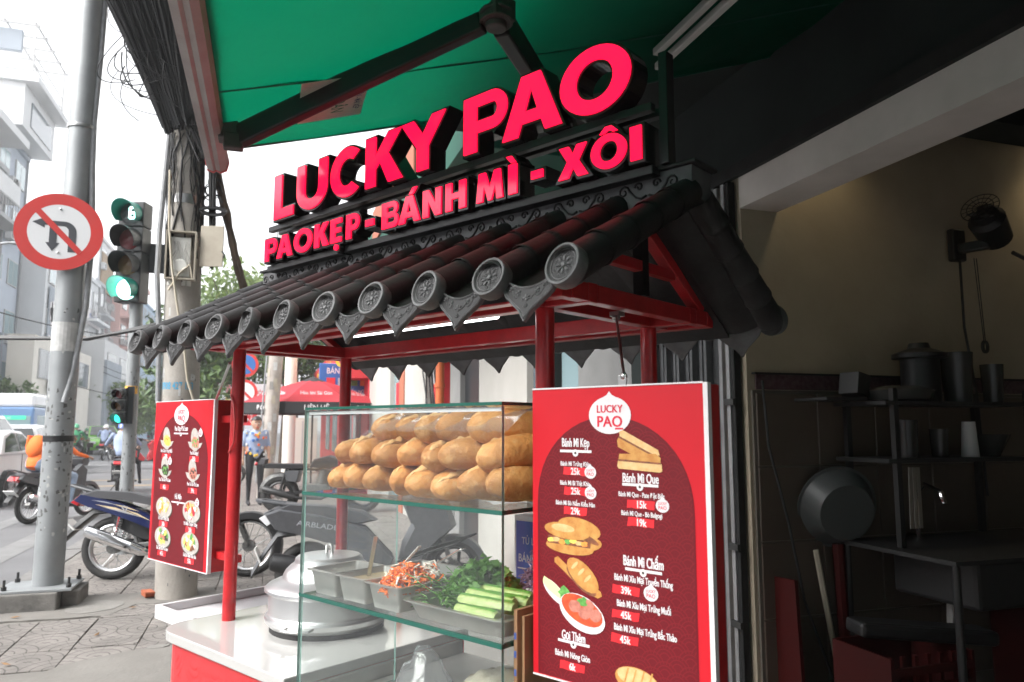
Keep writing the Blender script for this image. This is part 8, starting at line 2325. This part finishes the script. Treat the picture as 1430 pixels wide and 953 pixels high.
# red umbrella
def umbrella():
    u = thing('market_umbrella', 'big red umbrella with black lettered valance over the pavement behind the glass case', 'umbrella', (0.95, 17.5, 0))
    R, zt, ze = 1.62, 2.48, 1.93; n = 8
    for k in range(n):
        a0, a1 = 2 * PI * (k + .5) / n, 2 * PI * (k + 1.5) / n
        mb = MB('umbrella_red'); rows = []
        for i in range(7):
            t = i / 6
            zc = zt - (zt - ze) * t ** 1.35
            rows.append([(R * t * ((1 - s_) * cos(a0) + s_ * cos(a1)) * (1 - .03 * sin(PI * s_)), R * t * ((1 - s_) * sin(a0) + s_ * sin(a1)) * (1 - .03 * sin(PI * s_)), zc - .02 * sin(PI * s_) * t) for s_ in (0, .25, .5, .75, 1)])
        mb.loft(rows, cap=False, closed=False, smooth=True); pn = mb.build('canopy_panel', u, flip=False, sharp=0)
        mb = MB('umbrella_black')
        A, B = Vector((R * cos(a0), R * sin(a0), ze)), Vector((R * cos(a1), R * sin(a1), ze))
        mb.add([A, B, B + Vector((0, 0, -.24)), A + Vector((0, 0, -.24))], [(0, 1, 2, 3)]); mb.build('valance', u, flip=False)
        am = (a0 + a1) / 2
        if sin(am) < -.3:
            mid = (A + B) / 2; yaw = am + PI / 2
            T = Matrix.Translation(mid + Vector((cos(am), sin(am), 0)) * .006) @ Matrix.Rotation(yaw, 4, 'Z') @ Matrix.Rotation(PI / 2, 4, 'X')
            mb = MB('print_white'); mb.text(['ĐÔI 1', 'LIÊN HỆ', 'QUÁN ĂN', 'ĐÔI 1'][k % 4], T @ Matrix.Translation((0, -.17, 0)), .15, .95, .015)
            T2 = Matrix.Translation((Vector((R * .80 * cos(am) * .93, R * .80 * sin(am) * .93, ze + .155)))) @ Matrix.Rotation(yaw, 4, 'Z') @ Matrix.Rotation(rad(68), 4, 'X')
            mb.text('Hào khí Sài Gòn', T2 @ Matrix.Translation((0, 0, .02)), .11, .9, .008); mb.build('lettering', pn, flip=False)
    mb = MB('umbrella_black'); mb.cyl((0, 0, 0), (0, 0, zt), .022, n=10); mb.build('pole', u)
    mb = MB('umbrella_black'); mb.lathe([(.30, zt - .06), (.12, zt + .02), (.02, zt + .06), (.0001, zt + .12)], 8); mb.build('cap', u)
    for k in range(n):
        a = 2 * PI * (k + .5) / n; mb = MB('steel_dark'); mb.tube([(0, 0, zt - .04), (R * .97 * cos(a), R * .97 * sin(a), ze - .012)], .008, 5); mb.build('rib', u)
    mb = MB('concrete_block'); mb.cyl((0, 0, 0), (0, 0, .12), .26, n=20); mb.build('base', u)
umbrella()

def small_poles():
    def pole(label, x, y, r, h, m, lean=0.0):
        p = thing('slim_pole', label, 'pole', (x, y, 0)); mb = MB(m); mb.tube([(lean * z, 0, z) for z in (0, h / 2, h)], [r, r * .95, r * .88], 16); po = mb.build('pole', p)
        return p, po
    p, po = pole('mottled concrete pole standing in front of the red umbrella', -.02, 16.0, .15, 6.5, 'concrete_pole_far', .045)
    mb = MB('conduit'); mb.cyl((-.17, -.05, .3), (.10, -.05, 6), .02, n=6); mb.build('conduit', p)
    rg = random.Random(9); mb = MB('peel_light')
    for i in range(16):
        a, z = rad(rg.uniform(200, 340)), rg.uniform(.6, 2.8); mb.use(['peel_light', 'meter_box', 'cement_light'][i % 3]); mb.add([(.045 * z + .152 * cos(a + q * .25), .152 * sin(a + q * .25), z + s_ * .08) for q, s_ in ((-1, -1), (1, -1), (1, 1), (-1, 1))], [(0, 1, 2, 3)])
    mb.build('sticker', po, flip=False, kind='stuff')
    pole('beige concrete pole farther back behind the red umbrella', .62, 24.0, .19, 7.0, 'b_beige')
    s = thing('no_parking_sign', 'blue no parking disc above a white disc, beside the left red post', 'traffic sign', (-.60, 20.0, 0))
    mb = MB('galv'); mb.cyl((0, .05, 0), (0, .05, 3.3), .04, n=10); mb.build('post', s)
    RX = Matrix.Rotation(PI / 2, 4, 'X')
    for z, m in ((2.98, 'sign_blue'), (2.28, 'sign_face')):
        mb = MB('sign_red'); mb.cyl((0, .01, z), (0, 0, z), .32, n=32); d = mb.build('sign_disc', s)
        mb = MB(m); mb.cyl((0, -.001, z), (0, -.006, z), .25, n=32); mb.use('sign_red'); mb.beam((-.18, -.009, z + .18), (.18, -.009, z - .18), .004, .06, (0, 0, 1)); mb.build('sign_face', d)
    mb = MB('shop_red'); mb.box(-.28, .32, 0, .01, 1.45, 1.88); mb.use('print_white'); mb.text('ĐƯỜNG', XZ(.02, -.003, 1.70), .14, .8, .015); mb.text('CẤM ĐỖ', XZ(.02, -.003, 1.52), .14, .8, .015); mb.build('plate', s, flip=False)
    s = thing('notice_board', 'pale blue notice board with lines of writing behind the mottled pole', 'notice board', (-.02, 21.0, 1.55))
    mb = MB('b_pale'); mb.box(-.52, .35, 0, .02, 0, 1.0); mb.build('panel', s)
    mb = MB('shop_red'); mb.text('THÔNG BÁO', XZ(-.08, -.003, .72), .15, .7, .01); mb.use('sign_blue'); mb.text('CẤM ĐẬU XE', XZ(-.08, -.003, .45), .14, .7, .01); mb.text('GIỮ VỆ SINH', XZ(-.08, -.003, .20), .14, .7, .01); mb.build('lettering', s, flip=False)
    mb = MB('galv'); mb.cyl((-.08, .04, -1.55), (-.08, .04, 1.0), .03, n=8); mb.build('post', s)
    mb = MB('b_cream'); mb.box(-.45, .45, -.3, .3, 0, 1.7); mb.use('win_frame'); mb.box(-.02, .02, -.305, -.3, .1, 1.6)
    mb.top('cabinet_box', 'cream electric cabinet behind the motorcycle under the umbrella', 'cabinet', (1.05, 25.0, 0), bevel=.02)
    s = thing('street_lamp', 'tall grey street lamp with curved arm beside the steel sign pole', 'street lamp', (-9.4, 27.5, Zr))
    mb = MB('galv'); mb.tube([(0, 0, 0), (0, 0, 6.4), (.10, 0, 6.95), (.5, 0, 7.3), (1.2, 0, 7.45)], [.09, .07, .06, .05, .045], 10); mb.build('pole', s)
    mb = MB('galv'); mb.ell((1.5, 0, 7.45), (.35, .12, .06)); mb.build('lamp_head', s)
small_poles()

# ================================================================ TREES
def tree(name, label, x, y, h, R, n, leafs, trunk=.18, group='street trees', zc=None, seed=1, size=.16, flat=1.0):
    t = thing(name, label, 'tree', (x, y, 0), group=group)
    rg = random.Random(seed); zc = zc or h * .62
    mb = MB('bark'); mb.tube([(0, 0, 0), (.05, .03, zc * .4), (-.05, .0, zc * .8), (0, 0, zc + R * .2)], [trunk, trunk * .8, trunk * .6, trunk * .25], 9)
    cl = []
    for k in range(15):
        a, u = rg.uniform(0, 6.28), rg.uniform(.25, .95)
        d = Vector((cos(a) * u, sin(a) * u, rg.uniform(-.55, .85) * flat)); e = Vector((0, 0, zc)) + d * R * .85
        cl.append((e, R * rg.uniform(.28, .48)))
        s0 = Vector((0, 0, zc * rg.uniform(.45, .85))); m_ = s0.lerp(e, .5) + Vector((0, 0, R * .12))
        mb.tube([s0, m_, e], [trunk * .42, trunk * .25, trunk * .1], 6)
    mb.build('trunk', t)
    mb = MB(leafs[0])
    for i in range(n):
        c, r = cl[rg.randrange(len(cl))]
        v = Vector((rg.gauss(0, 1), rg.gauss(0, 1), rg.gauss(0, 1))).normalized() * r * rg.random() ** .38
        p = c + v; s_ = size * rg.uniform(.6, 1.3)
        mb.use(leafs[min(2, int(rg.random() * 3))])
        Rm = Matrix.Translation(p) @ Euler((rg.uniform(-1.2, 1.2), rg.uniform(-1.2, 1.2), rg.uniform(0, 6.3))).to_matrix().to_4x4()
        mb.add([(-s_, 0, 0), (-s_ * .2, -s_ * .38, s_ * .08), (s_, 0, 0), (-s_ * .2, s_ * .38, s_ * .08)], [(0, 1, 2, 3)], False, Rm)
    mb.build('crown', t, flip=False)
LD, LM, LL = 'leaf_dark', 'leaf_mid', 'leaf_light'
tree('street_tree', 'broad light green tree rising behind the tiled roof beside the concrete pole', -1.2, 30, 8.2, 2.6, 3400, [LL, LM, LL], zc=5.2, seed=3)
tree('street_tree', 'dark green tree under the eaves behind the blue no parking disc', -1.9, 26, 5.2, 2.0, 3600, [LD, LD, LM], zc=3.4, seed=5)
tree('street_tree', 'dark shady tree behind the red umbrella and beige pole', .6, 31, 7.0, 2.3, 4200, [LD, LM, LD], zc=4.9, seed=9)
tree('street_tree', 'tall pale tree far behind the lettered sign', 1.2, 38, 10.0, 2.6, 3600, [LM, LL, LM], zc=7.2, seed=14)
tree('roadside_tree', 'small round tree on the median left of the small signal', -10.0, 62, 3.6, 2.2, 1800, [LL, LM, LL], zc=2.5, seed=21, group='small trees along the median', size=.24)
tree('roadside_tree', 'small green tree right of the slim signal pole', -9.0, 74, 4.2, 2.6, 1900, [LM, LL, LD], zc=3.0, seed=22, group='small trees along the median', size=.26)
tree('roadside_tree', 'bushy tree just right of the steel sign pole', -11.6, 60, 3.8, 2.2, 1800, [LL, LL, LM], zc=2.7, seed=23, group='small trees along the median', size=.24)
tree('roadside_tree', 'low hedge like tree over the roof of the bus at the far left', -13.3, 43.2, 3.0, 1.3, 1300, [LM, LD, LL], zc=2.6, seed=24, group='small trees along the median', size=.18)
tree('roadside_tree', 'low hedge like tree over the bus roof nearer the steel pole', -12.2, 43.0, 3.0, 1.2, 1300, [LM, LD, LM], zc=2.5, seed=25, group='small trees along the median', size=.18)

# ================================================================ AIR OF THE CITY STREET
def haze():
    m = bpy.data.materials.new('haze'); m.use_nodes = True; nt = m.node_tree
    nt.nodes.remove(nt.nodes['Principled BSDF'])
    v = nt.nodes.new('ShaderNodeVolumePrincipled')
    v.inputs['Color'].default_value = (0.93, 0.95, 0.97, 1); v.inputs['Density'].default_value = 0.0022; v.inputs['Anisotropy'].default_value = 0.2
    nt.links.new(v.outputs[0], nt.nodes['Material Output'].inputs['Volume'])
    mb = MB(m); mb.box(-280, 280, -80, 720, -1.2, 26.0); mb.build('haze', kind='stuff')
haze()
